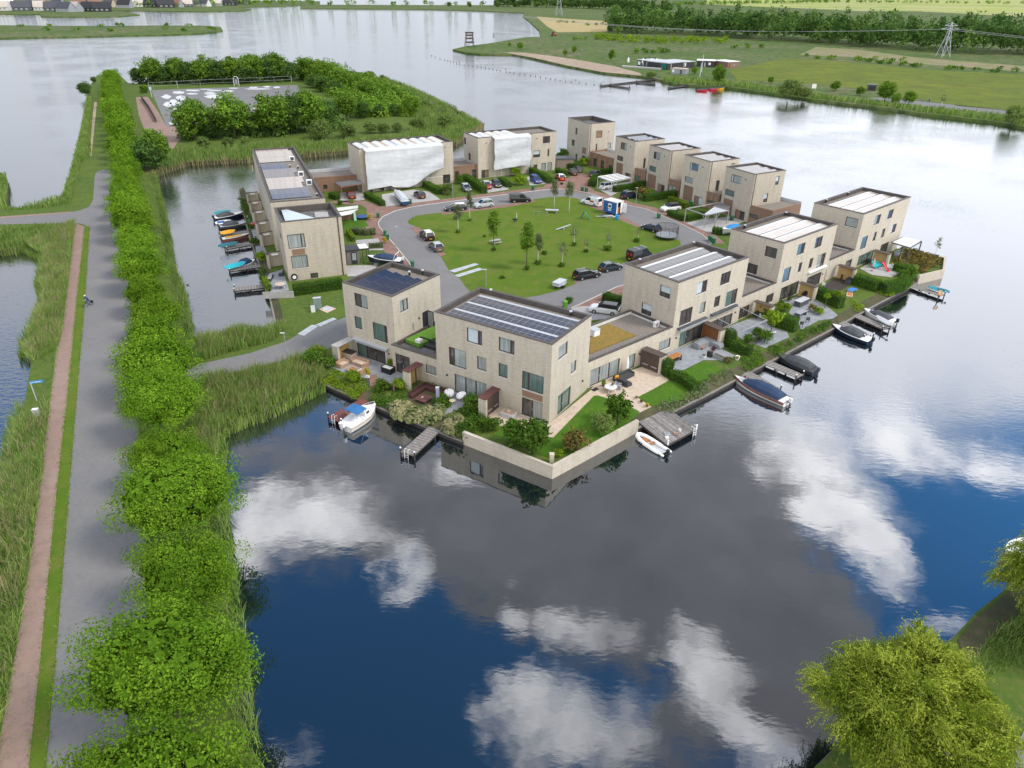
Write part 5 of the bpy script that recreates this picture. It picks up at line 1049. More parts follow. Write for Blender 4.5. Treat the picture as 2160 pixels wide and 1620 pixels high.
fringe('green reeds at the foot of the avenue bank and before the causeway',OL['s'],-.9,30,1.0,1.9,.07,'reed',31);fringe('reeds at the waterline of the left basin',OL['n'],-1.2,22,1.2,2.0,.09,'reed',32);fringe('tan stemmed reeds at the foot of the park island',OL['p'],1.6,7,1.6,2.4,.2,'reedtan',33);fringe('reeds at the edge of the left pond',OL['l'] ,-1.1,22,1.2,2.0,.08,'reed',34);fringe('reeds at the edge of the near left water',OL['m'],-1.1,25,1.2,2.0,.07,'reed',35)
E1=GL([(159,471),(155,495),(131,695),(120,736),(105.5,847),(91,973),(71,1130),(33,1377),(-6,1590),(-50,1790)]);E2=[p.lerp(q,.06) for p,q in zip(GL(verge_l),GL(verge_l))]
for nm_,ln,o0,o1,sd_ in (('left',E1,-.16,.22,51),('right',GL(verge_l),-.14,.14,52),('road',GL(road_l[2:]),-.16,.12,53),('trees',RR,-.25,.6,54)):
 A_,B_=offset_line(ln,o0),offset_line(ln,o1);reeds('edge_grass','grass creeping over the pavement edge, ' + nm_,[[A_[k],A_[k + 1],B_[k + 1],B_[k]] for k in range(len(ln) - 1)],46,.08,.3,.05,'reed',.1,sd_,.5,1.1)
# --- far shore growth
def wood(name,label,rows_,h0,h1,r,lm,seed,per=130,leaf=1.7,crowns=None):
 """a far wood as one mass of separate crowns; rows_ = ((px polyline), step in metres, rows back, row depth)"""
 rng=np.random.default_rng(seed);VV,QQ,AA,off=[],[],[],0
 for line,step,back,depth in rows_:
  P=GL(line)
  for bk in range(back):
   for p,q in zip(P,P[1:]):
    n=max(1,int((q - p).length / step));out=Vector((p.x,p.y,0)).normalized()
    for k in range(n):
     c=p.lerp(q,(k + rng.uniform(0,1)) / n) + out * (bk * depth + rng.uniform(-.4,.4) * depth)
     h=rng.uniform(h0,h1) * (1.0 + .10 * min(bk,2));rr=r * rng.uniform(.7,1.35)
     V,Q,var,_=crown_data(int(rng.integers(1e6)),rr,h * .52,h * .5,16,per // 16,leaf * rng.uniform(.8,1.2),'round',.42,-.9)
     VV.append(V + np.array([c.x,c.y,0]));QQ.append(Q + off);off += len(V);AA.append(np.clip(var * .7 + rng.uniform(-.3,.55),0,1))
 o=np_mesh(name,np.concatenate(VV),np.concatenate(QQ),LEAF[lm],np.concatenate(AA));return tag(o,label,None,None,'stuff')
wood('forest','dark mixed wood across the lake behind the meadow',[(px(zE,(1290,240),(1500,243),(1800,248),(2160,262)) + px(zF,(250,285),(600,300),(900,325),(1250,352),(1600,375),(2160,395),(2700,430)),10,6,15)],13,28,8.5,'dark',21,200,2.6)
wood('forest','wood at the far end of the lake, top middle',[(px(zE,(490,50),(700,52),(900,55),(1150,62),(1330,70),(1500,84),(1740,86)),13,4,22)],12,26,9,'dark',22,120,4)
wood('scrub','yellow-green scrub in front of the dark wood',[(px(zE,(1180,280),(1400,300),(1700,310),(2000,310),(2160,312)),7,4,14)],2.5,5,4,'lime',23,64,1.4)
wood('scrub','low bushes scattered over the far meadow',[(px(zE,(1050,285),(1150,290)),6,2,8),(px(zE,(1450,380),(1740,378)),6,2,9),(px(zF,(80,345),(330,345)),9,2,10),(px(zF,(1050,420),(1330,445)),8,1,8),(px(zF,(600,410),(1000,440),(1500,490),(2100,520)),10,2,6),(px(zE,(920,162),(1060,162)),9,2,8),(px(zE,(1130,182),(1290,180)),10,2,10)],1.8,3.6,3.2,'park',24,64,1.2)
wood('tree_line','hazy line of trees along the far horizon',[([(500,9),(640,10),(800,12),(900,13),(1030,13)],30,1,20),([(1420,14),(1600,9),(1750,6),(1950,7),(2200,10),(2600,16)],40,2,60),(px(zG_,(900,65),(1500,60),(2100,40),(2600,20)),30,1,20)],9,15,10,'park',25,48,4)
wood('scrub','low bushes on the long reed island',[(px(zG_,(0,228),(350,225),(740,222),(960,222),(1200,222),(1500,225),(1860,248)),26,1,6),(px(zG_,(100,262),(480,256),(1080,268),(1440,250),(1680,272),(1860,250)),32,1,6)],2.5,5,5,'park',26,48,2)
FRINGE=[px(zF,(-140,606),(30,612),(210,634),(420,666),(650,700),(900,730),(1200,764),(1400,794),(1700,830),(2000,864),(2300,920),(2300,880),(2000,832),(1700,800),(1400,772),(1200,745),(900,712),(650,684),(420,640),(210,606),(30,590),(-140,590))]
FRINGE += [px(zE,(1660,570),(1780,590),(1940,605),(2160,612),(2160,590),(1940,575),(1780,560))]
reeds('reed_bed','reed fringe along the far right shore',[GL(q) for q in FRINGE],1.3,1.2,2.6,.55,'reed',seed=11)
for i,(z,x,y,yt,k,hp,w,lab) in enumerate([(zF,480,700,552,'willow_bush',5.0,1.1,'largest round willow at the far right shore'),(zF,585,705,610,'willow_bush',5,1.1,'smaller round willow touching the largest one'),(zF,355,595,540,'park',12.8,1.1,'small round tree left of the round willows'),(zF,812,650,570,'park',12.8,1.1,'small tree near the white board on the far shore'),(zF,990,680,612,'park',12.8,1.2,'bushy small tree left of the dark shelter'),
  (zF,1165,725,560,'park',12.8,1.0,'tallest tree beside the far shore path'),(zF,1240,750,652,'park',12.8,.9,'slim tree right of the tallest one on the shore path'),(zF,1335,745,638,'park',12.8,1.1,'dense oval tree right of the slim one on the shore path'),(zF,1570,760,655,'birch_thin',5.7,1.2,'thin yellowish tree on the shore path'),(zF,2075,890,725,'willow_bush',5,.8,'tall pale willow at the right edge of the far shore'),
  (zE,2075,595,455,'belt_light',12.4,.9,'large grey-green willow beside the red canoes'),(zE,1905,530,470,'park',12.8,.9,'small round tree in front of the pavilion'),(zE,1595,555,505,'willow_bush',5,1.4,'low wide bush at the end of the beach'),(zE,478,298,225,'birch_thin',5.7,.9,'lone tree beside the lookout tower'),(zE,665,352,295,'park',12.8,1,'round tree on the beach point'),(zE,590,330,298,'park',12.8,1,'small tree nearest the lookout tower inland'),
  (zE,1050,380,318,'park',12.8,.8,'dark tree behind the beach'),(zE,1085,390,340,'birch_thin',5.7,1.2,'yellowish tree beside the dark one behind the beach'),(zE,985,400,345,'park',12.8,.8,'small tree at the back of the beach'),(zE,1315,432,345,'belt_light',12.4,.75,'yellow-green willow left of the pavilion terrace'),(zE,1362,250,182,'belt_light',12.4,.6,'pale slim tree at the corner of the dry field'),(zE,1305,240,150,'belt',12.6,.7,'dark tree at the corner of the dry field'),(zE,160,48,10,'belt',12.6,1,'dark round tree on the far spit'),(zE,308,52,20,'belt',12.6,1.1,'second dark tree on the far spit, right of the first')]):
 tall(z,x,y,yt,k,hp,w,lab,'trees on the far shore','tree' if k != 'willow_bush' else 'willow')
# --- willows at the lower right
def weeping(seed,rx,rz,cz,nb,label,loc,sc=1,wind=(.5,.25)):
 """limbs end in tufts; from every tuft a fan of long leafy twigs arches over and is blown to one side"""
 rng=np.random.default_rng(seed);root=thing('weeping_willow',label,'tree',loc,0,'weeping willows on the near shore');P,D,VA=[],[],[]
 for k in range(nb):
  a=rng.uniform(0,2 * PI);el=math.asin(rng.uniform(-.3,1));f=rng.uniform(.5,.98) * (1 + .14 * math.sin(a * 3 + seed) + .08 * math.sin(a * 7))
  base=np.array([math.cos(a) * math.cos(el) * rx * f,math.sin(a) * math.cos(el) * rx * f,cz + math.sin(el) * rz * f]);tone=rng.choice([.0,.25,.5,.8,1.0])
  wd_=np.array([wind[0],wind[1],0]) + rng.normal(size=3) * .3;fan=rng.normal(size=3) * .5
  for j in range(int(rng.integers(16,34))):
   p=base + rng.normal(size=3) * np.array([.22,.22,.15]);d=np.array([math.cos(a) * .6,math.sin(a) * .6,.45]) + fan * .5 + wd_ + rng.normal(size=3) * .32;n=int(rng.integers(9,19))
   for q_ in range(n):
    d=d + np.array([wd_[0] * .03,wd_[1] * .03,-.15]);d=d / (np.linalg.norm(d) + 1e-6);p=p + d * .105
    P.append(p + rng.normal(size=3) * .035);D.append(d + rng.normal(size=3) * .45);VA.append(min(1,max(0,tone + rng.normal() * .2)))
 P=np.array(P);D=np.array(D);D /= np.linalg.norm(D,axis=1,keepdims=True);n=len(P);side=np.cross(D,rng.normal(size=(n,3)));side /= np.linalg.norm(side,axis=1,keepdims=True) + 1e-9
 w_=rng.uniform(.022,.045,(n,1));L_=rng.uniform(.14,.24,(n,1))
 V=np.stack([P - D * L_ * .5,P + side * w_,P + D * L_ * .5,P - side * w_],1).reshape(-1,3)
 np_mesh('crown',V,np.arange(4 * n).reshape(n,4),LEAF['willow'],np.repeat(np.array(VA),4),root)
 b=MB();b.tube([(0,0,-.4),(.1,.05,cz * .4),(0,0,cz)],[.42,.36,.2],9);rg_=random.Random(seed)
 for k in range(13):
  a=k * .571;e=cz + rz * rg_.uniform(-.1,.6);b.tube([(0,0,cz * .5),(math.cos(a) * rx * .4,math.sin(a) * rx * .4,cz + rz * .15),(math.cos(a) * rx * .85,math.sin(a) * rx * .85,e)],[.16,.1,.03],6)
 b.build('trunk',M['bark'],root,smooth=True);root.scale=(sc,) * 3;return root
g=G(1925,1500,4.8)
weeping(5,4.9,3.5,4.8,560,'large weeping willow with wind-blown strands at the lower right',(g.x,g.y,0))
g=G(2280,1240,4.5)
weeping(6,4.3,3.9,4.6,330,'weeping willow cut by the right edge of the picture',(g.x,g.y,0),1,(-.1,-.2))
reeds('long_grass','long grass along the bare bank between the two willows',[GL([(2040,1400),(2100,1330),(2170,1290),(2300,1300),(2160,1400),(2060,1440)])],60,.3,.9,.05,'reed',seed=12,spread=.4)
# --- hedges and garden plantings
def hedge(label,pts,wd,ht,lm='hedge',z=0,name='hedge',cat='hedge',leaf=.16,dens=95,group='clipped hedges'):
 P=[G(*p,z) for p in pts];root=thing(name,label,cat,P[0],0,group);rng=np.random.default_rng(len(label) * 13 + int(abs(P[0].x * 10)));o=np.array(P[0]);VV,NN=[],[];b=MB()
 for p,q in zip(P,P[1:]):
  d=(q - p);Ln=max(d.length,.2);u=np.array(d.normalized()) if d.length > 1e-3 else np.array((1.,0,0));s=np.array((-u[1],u[0],0))
  b.beam(tuple(np.array(p) - o + np.array((0,0,ht * .44))),tuple(np.array(q) - o + np.array((0,0,ht * .44))),wd * .8,ht * .86)
  for (n,gen,nn) in ((int(Ln * wd * dens),'top',(0,0,1)),(int(Ln * ht * dens),'l',s),(int(Ln * ht * dens),'r',-s),(int(wd * ht * dens),'e0',-u),(int(wd * ht * dens),'e1',u)):
   a,c=rng.uniform(0,1,n),rng.uniform(0,1,n);J=rng.normal(size=(n,3)) * .05
   base=np.array(p) - o
   if gen == 'top':X=base + np.outer(a * Ln,u) + np.outer((c - .5) * wd,s) + np.array((0,0,ht))
   elif gen in 'lr':X=base + np.outer(a * Ln,u) + s * (wd / 2 * (1 if gen == 'l' else -1)) + np.outer(c * ht,(0,0,1))
   else:X=base + (u * Ln if gen == 'e1' else 0) + np.outer((a - .5) * wd,s) + np.outer(c * ht,(0,0,1))
   VV.append(X + J);NN.append(np.tile(np.array(nn,float),(n,1)) + rng.normal(size=(n,3)) * .55 + np.array((0,0,.25)))
 X,Nn=np.concatenate(VV),np.concatenate(NN);V,Q=cards(X,Nn,leaf * rng.uniform(.7,1.4,len(X)),rng,.7)
 np_mesh('foliage',V,Q,LEAF[lm],np.repeat(rng.uniform(0,1,len(X)),4),root);b.build('stems',mat('hedge_core',(.02,.035,.01),.9,.3),root);return root  # solid dark box inside, painting the shade between the leaves
def planting(name,label,polys,dens,r0,r1,lm,z=0,seed=1,per=46,leaf=.17,flat=.75):
 rng=np.random.default_rng(seed);VV,NN,AA=[],[],[]
 for poly in polys:
  X,Y=scatter(poly,dens,rng)
  for x,y in zip(X,Y):
   r=rng.uniform(r0,r1);e=rng.normal(size=(per,3));e /= np.linalg.norm(e,axis=1,keepdims=True);e[:,2]=np.abs(e[:,2])
   VV.append(np.array((x,y,z)) + e * r * np.array((1,1,flat * rng.uniform(.7,1.5))));NN.append(e + rng.normal(size=(per,3)) * .5 + np.array((0,0,.4)));AA.append(np.clip(rng.uniform(0,1) + rng.normal(size=per) * .2,0,1))
 X,Nn=np.concatenate(VV),np.concatenate(NN);V,Q=cards(X,Nn,leaf * rng.uniform(.7,1.5,len(X)),rng,.6)
 return tag(np_mesh(name,V,Q,LEAF[lm],np.repeat(np.concatenate(AA),4)),label,None,None,'stuff')
# garden plantings along the quays
planting('garden_planting','lush low plants on the bank left of the red jetty',[GL(px(zP,(300,1000),(560,780),(700,800),(900,880),(1140,1000),(1120,1060),(1000,1240),(900,1230),(600,1090)),-.25)],5,.3,.6,'lime',-.25,1)
planting('garden_planting','mixed bank plants between the red jetty and the grey jetty',[GL(px(z2,(560,860),(640,740),(780,780),(900,700),(1010,760),(920,900),(760,960),(640,950),(560,920)),-.2)],5,.3,.65,'shrub',-.2,2)
planting('garden_planting','low green mounds round the sunken seat',[GL(px(z2,(1180,690),(1340,740),(1510,800),(1460,820),(1300,780),(1160,720))),GL(px(z2,(1330,850),(1440,890),(1440,960),(1350,1000),(1320,930)))],6,.25,.5,'shrub',0,3)
planting('pampas_grass','feathery pale grasses along the quay left of the grey jetty',[GL(px(z2,(760,960),(950,980),(1200,1060),(1330,1000),(1340,1080),(1230,1160),(1000,1110),(800,1060)),-.2)],3.0,.5,.9,'pampas',-.2,4,80,.42,1.1)
planting('pampas_grass','feathery pale grass clump right of the grey jetty',[GL(px(z2,(1400,1130),(1500,1070),(1580,1130),(1560,1260),(1430,1270)),-.2)],3.0,.6,.95,'pampas',-.2,5,90,.42,1.1)
planting('garden_planting','dense shrubs between the pale grass clump and the corner wall',[GL(px(z2,(1600,960),(1700,900),(1800,960),(1850,1080),(2000,1140),(1960,1230),(1680,1250),(1590,1330),(1560,1150)))],2.6,.6,1.05,'shrub',0,6,70,.24)
planting('garden_planting','planting along the garden quay right of the wooden deck',[GL(px(z4,(1760,460),(1850,400),(2000,350),(2160,270),(2190,330),(2000,420),(1880,490)),-.25)],4,.3,.65,'olive',-.25,7)
planting('garden_planting','planting along the quay below the second lawn',[GL(px(z5,(1350,1480),(1620,1270),(1960,1090),(2080,1010),(2090,1110),(1700,1350),(1300,1580)),-.2)],3.5,.3,.6,'olive',-.2,8)
planting('garden_planting','planting on the quay between the white boat jetty and the grey boat jetty',[GL(px(zq,(800,800),(950,740),(1080,690),(1140,830),(1000,930),(900,970)),-.2)],4.5,.35,.75,'shrub',-.2,9)
planting('garden_planting','planting along the quay right of the grey boat',[GL(px(zq,(1200,700),(1300,620),(1560,560),(1680,400),(1760,470),(1500,640),(1400,730),(1260,760)),-.2),GL(px(zq,(1690,440),(2100,240),(2150,290),(1760,490)),-.2)],4,.35,.75,'shrub',-.2,10)
planting('garden_planting','rough plants on the quay of the farthest gardens',[GL(px(z9,(1240,860),(1330,820),(1400,900),(1340,960)),-.2),GL(px(z9,(1560,740),(1700,780),(1950,640),(1900,590),(1700,700)),-.2)],3.5,.3,.7,'lime',-.2,11)
planting('garden_planting','green growth along the left terrace quay',[GL(px(zN,(630,0),(700,0),(790,200),(830,480),(780,480),(700,200)),-.1),GL(px(zN,(930,1060),(1000,1050),(1110,1420),(1060,1420),(960,1200)),-.1)],3,.3,.7,'shrub',-.1,12)
planting('rough_grass','rough wild grass at the island tip beyond the last house',[GL(px(zR,(1240,1040),(1330,860),(1500,890),(1870,1000),(1700,1130),(1540,1190),(1540,1060),(1400,1080)))],2.2,.3,.6,'bronze',0,13,40,.3)
# hedges
for lab,pts,wd,ht,lm in [
 ('long clipped hedge in front of the end house on the left',px(zC,(1410,330),(1955,250)),1.6,1.5,'hedge'),
 ('tall block hedge beside the brown double doors of the corner patio',px(z5,(1180,1150),(1275,1130)),1.3,2.1,'hedge'),('low hedge running from the block hedge to the quay',px(z5,(1300,1180),(1440,1240),(1600,1360)),1.2,1.1,'hedge'),
 ('tall square hedge between the covered sofa garden and the awning garden',px(zq,(600,560),(690,620)),1.3,2.2,'hedge'),('lower hedge continuing the tall square one to the quay',px(zq,(690,650),(960,740)),1.2,1.3,'hedge'),
 ('long dark green hedge in the middle of the right-hand gardens',px(zq,(1290,300),(1600,400)),1.3,1.9,'hedge'),('hedge behind the two ball trees',px(z9,(880,800),(1150,920)),1.3,1.8,'hedge'),
 ('hedge with white flowers below the red slide',px(z9,(1310,640),(1560,720)),1.6,1.7,'hedge'),('hedge at the quay corner beyond the red slide',px(z9,(1620,740),(1800,720),(1900,640)),1.8,1.6,'hedge'),('hedge behind the white plastic chairs',px(z9,(1760,480),(1960,540)),1.4,1.2,'hedge'),
 ('hedge beside the driveway of the huge sheeted house',px(zV,(520,1110),(780,1260)),1.2,1.1,'hedge'),('hedge between the sheeted house and its right neighbour',px(zV,(1420,960),(1650,1080)),1.5,1.3,'hedge'),
 ('tall hedge left of the small red car at the back',px(zX,(300,1020),(440,1110),(590,1210)),1.5,1.7,'hedge'),('hedge in front of the square white sheet',px(zX,(830,1040),(960,1120)),1.3,1.3,'hedge'),('hedge right of the blue people carrier',px(zX,(1290,900),(1450,970),(1580,1060)),1.4,1.5,'hedge'),('hedge right of the red car parked at the back',px(zX,(1690,890),(1820,940)),1.3,1.2,'hedge'),
 ('hedge in front of the tallest tower house',px(zT,(30,880),(330,920)),1.6,1.3,'hedge'),('hedge beside the white slatted carport',px(zT,(480,1180),(560,1080)),1.6,1.4,'hedge'),('hedge behind the white slatted carport',px(zT,(640,990),(820,970)),1.3,1.2,'hedge'),('hedge along the third tower house garden',px(zT,(830,1260),(1100,1220),(1280,1170)),1.4,1.3,'hedge'),
 ('hedge running beside the dark drive of the third tower house',px(zT,(1280,1400),(1560,1360),(1830,1310)),1.5,1.4,'hedge'),('bright hedge beside the white car with a black roof',px(zU,(90,900),(350,1010)),1.2,1.2,'lime'),('hedge in front of the grey timber carport',px(zU,(80,1110),(310,1200)),1.3,1.2,'hedge'),('hedge under the left side of the grey timber carport',px(zU,(330,1200),(590,1130)),1.2,1.1,'hedge'),
 ('short hedge beside the boat with the bright blue cover',px(zU,(740,1380),(880,1400)),1.5,1.2,'hedge'),('hedge beside the white car by the sedum roof',px(z8,(725,1360),(900,1420)),1.3,1.2,'hedge'),('hedge left of the timber carport at the back left',px(zV,(-10,1130),(100,1160)),1.4,1.2,'hedge'),
 ('narrow yellow-green hedge beside the blue toy in the left gardens',px(zc_,(540,720),(650,880)),.7,1.0,'lime'),('planted strip with stakes between the left front gardens',px(zc_,(640,700),(870,740),(1100,730)),1.3,1.1,'olive'),('thin planted strip beside the garden house',px(zc_,(970,1020),(1250,1000)),.8,.9,'olive'),('green hedge strip at the quay of the end house',px(zN,(1020,1290),(1090,1420)),.7,1.0,'lime')]:
 hedge(lab,pts,wd,ht,lm)
for k,x,y,z,s,lab in [
 ('fern',680,860,z4,1.25,'large feathery dark green tree in the corner garden by the pillar'),('fern',510,790,z4,.95,'broad-leaved green bush left of the feathery corner tree'),('fern',1420,600,z4,1.15,'feathery green tree at the right end of the corner garden'),('bronze',1060,830,z4,1.7,'loose bronze-green bush on the corner wall'),('blueball',1280,680,z4,1.5,'grey-green olive bush between the bronze bush and the feathery tree'),('shrub',310,660,z4,1.0,'green shrub at the left end of the corner wall'),('lime',900,880,z4,.6,'small light green shrub by the brick pillar'),('shrub',160,470,z4,1.3,'tall green shrub beside the red-brown shed at the corner house'),
 ('lime',270,560,zP,1.2,'yellow-green shrub by the road at the front left house'),('shrub',200,690,zP,1.5,'dark green shrub beside the teal pot'),('shrub',460,700,zP,1.1,'round green shrub in front of the wicker armchair'),('lime',880,950,zP,1.1,'light green shrub left of the plank fence'),('shrub',1400,1110,zP,1.0,'blue-green shrub in front of the plank fence'),('lime',1680,1080,zP,1.0,'yellow-green shrub beside the lidded shed'),('shrub',1350,920,z2,.9,'ball-shaped shrub right of the lavender post'),
 ('yellow',845,700,zq,.8,'yellow-leaved shrub in a white pot at the jetty steps'),('purple',430,690,zq,.6,'purple-leaved shrub by the covered sofa'),('bronze',640,840,zq,.65,'brown dome-shaped shrub on the planked terrace'),('ball',1050,500,zq,1.0,'round blue-green ball shrub in the raised bed'),('ball',1160,560,zq,1.15,'second, larger ball shrub beside the first in the raised bed'),('fig',1250,420,zq,1.0,'small large-leaved tree by the white surfboard'),('shrub',930,560,zq,.8,'olive shrub at the left of the raised bed'),('shrub',1180,200,zq,1.3,'dark bush beside the black barbecue'),
 ('standard',968,920,z9,1.0,'left ball tree on a stem before the hedge'),('standard',1070,900,z9,1.15,'right ball tree on a stem before the hedge'),('ball',470,890,z9,.55,'small clipped ball by the sliding door'),('ball',560,840,z9,.45,'smallest clipped ball on the grey terrace'),('lime',500,950,z9,1.0,'low spreading green shrub on the grey terrace'),('bronze',820,960,z9,.9,'sprawling bronze shrub at the dining terrace'),('lime',900,990,z9,.8,'pale flowering shrub beside the sprawling bronze one'),('shrub',1850,560,z9,1.0,'upright grey-green shrub near the white chairs'),('shrub',1500,700,z9,1.0,'flowering shrub at the end of the flowered hedge'),('shrub',1940,550,z9,1.2,'dark shrub at the island tip'),
 ('birch_thin',1745,975,zR,.75,'thin bare sapling at the island tip'),('birch_thin',1300,1040,zR,.6,'sapling in front of the white pergola'),
 ('shrub',870,720,zN,1.1,'round green bush on the left terrace quay'),('lime',960,960,zN,1.15,'second round green bush on the left terrace quay'),('shrub',830,470,zN,.6,'small green plant by the red buoy'),
 ('lime',1060,950,zX,1.5,'yellow-green bush in front of the square white sheet'),('lime',1110,1080,zX,1.8,'large loose bush by the road in front of the square white sheet'),('shrub',230,1060,zX,1.5,'round bush left of the tall hedge at the back'),('blueball',30,1230,zX,1.6,'big clipped grey-green dome at the roadside'),('shrub',1780,650,zX,1.6,'bush behind the grey shed at the back'),('lime',370,860,zT,1.6,'bright green bush under the tallest tower house'),('bronze',1230,1360,zT,1.9,'large brownish bush at the lamp post'),('lime',1340,1290,zT,.9,'small bright shrub beside the large brownish bush'),('lime',1310,1170,zU,.9,'pale bush at the low brown link by the nearest tower house'),
 ('lime',1740,880,zV,1.4,'bush at the torn corner of the huge sheet'),('yellow',980,430,zc_,.8,'orange-yellow shrub at the garden corner by the trampoline set'),('yellow',1290,910,zc_,.8,'orange shrub beside the pair of green bins'),('shrub',365,110,zc_,.7,'small shrub by the brick court'),('lime',610,80,zc_,.6,'small light shrub by the brick court'),('shrub',1330,420,Zm(420,300,4.765),.9,'shrub in front of the low brown link at the left'),('shrub',1620,270,z3,.7,'green shrub beside the bright green bin')]:
 plant(k,G(*z(x,y)),s,lab,'tree' if k in ('fern','fig','standard','birch_thin') else 'shrub')
planting('undergrowth','dense bushes filling the ground under the park island woods',[GL(px(zQ,(380,330),(520,400),(620,470),(760,560),(900,700),(1100,700),(1450,680),(1500,560),(1350,480),(1150,380),(950,330),(800,270),(620,200),(420,200)))],.10,1.8,3.6,'park',0,41,130,.8,1.1)
planting('undergrowth','dark bushes below the front row of trees by the sports court',[GL(px(zj,(790,710),(1050,690),(1500,680),(1900,640),(2100,620),(2050,590),(1500,640),(1050,660),(850,670)))],.12,1.6,3.0,'dark',0,42,120,.8,1.0)
planting('undergrowth','dark bushes below the rear row of trees by the sports court',[GL(px(zj,(470,282),(1000,278),(1640,262),(1660,245),(1000,258),(480,262)))],.06,1.8,3.4,'dark',0,43,120,.9,1.2)
planting('undergrowth','low scrub on the right tip of the park island',[GL(px(zQ,(1500,680),(1900,720),(1930,670),(1700,530),(1450,420),(1250,340),(1300,420),(1550,560)))],.035,.8,1.8,'olive',0,44,90,.6,.9)
# ---------------------------------------------------------------- vehicles
GLASS=mat('car_glass',(.015,.018,.022),.04,0,spec=.9);PLATE=mat('plate_yellow',(.75,.50,.03),.5,0);LRED=mat('tail_light',(.38,.015,.015),.2,0);LWHITE=mat('head_light',(.75,.77,.8),.12,0);RIM=mat('rim',(.42,.43,.45),.35,0,metal=.5)
CARK=dict(   # outline of the lower body (x from tail to nose, top height) and of the glasshouse: tail base, tail top, screen top, screen base
 hatch=dict(L=4.15,W=1.76,H=1.48,top=[(-.5,.62),(-.485,.92),(-.40,.98),(.18,.95),(.42,.80),(.485,.66),(.5,.5)],cab=(-.47,-.33,.02,.25)),
 suv=dict(L=4.5,W=1.85,H=1.66,top=[(-.5,.68),(-.49,1.02),(-.40,1.08),(.2,1.05),(.42,.95),(.48,.80),(.5,.55)],cab=(-.475,-.38,.06,.26)),
 estate=dict(L=4.75,W=1.82,H=1.50,top=[(-.5,.62),(-.485,.94),(-.40,.98),(.16,.94),(.42,.80),(.485,.66),(.5,.5)],cab=(-.475,-.40,.02,.24)),
 mpv=dict(L=4.3,W=1.82,H=1.66,top=[(-.5,.66),(-.49,.98),(-.40,1.03),(.22,1.02),(.42,.88),(.48,.74),(.5,.52)],cab=(-.475,-.42,.12,.33)),
 van=dict(L=4.75,W=1.88,H=1.90,top=[(-.5,.7),(-.49,1.1),(-.40,1.15),(.22,1.12),(.42,.98),(.485,.80),(.5,.55)],cab=(-.49,-.47,.10,.30)),
 bigvan=dict(L=5.1,W=1.98,H=2.05,top=[(-.5,.7),(-.49,1.15),(-.40,1.2),(.28,1.17),(.44,1.0),(.485,.82),(.5,.55)],cab=(-.49,-.47,.18,.36)))
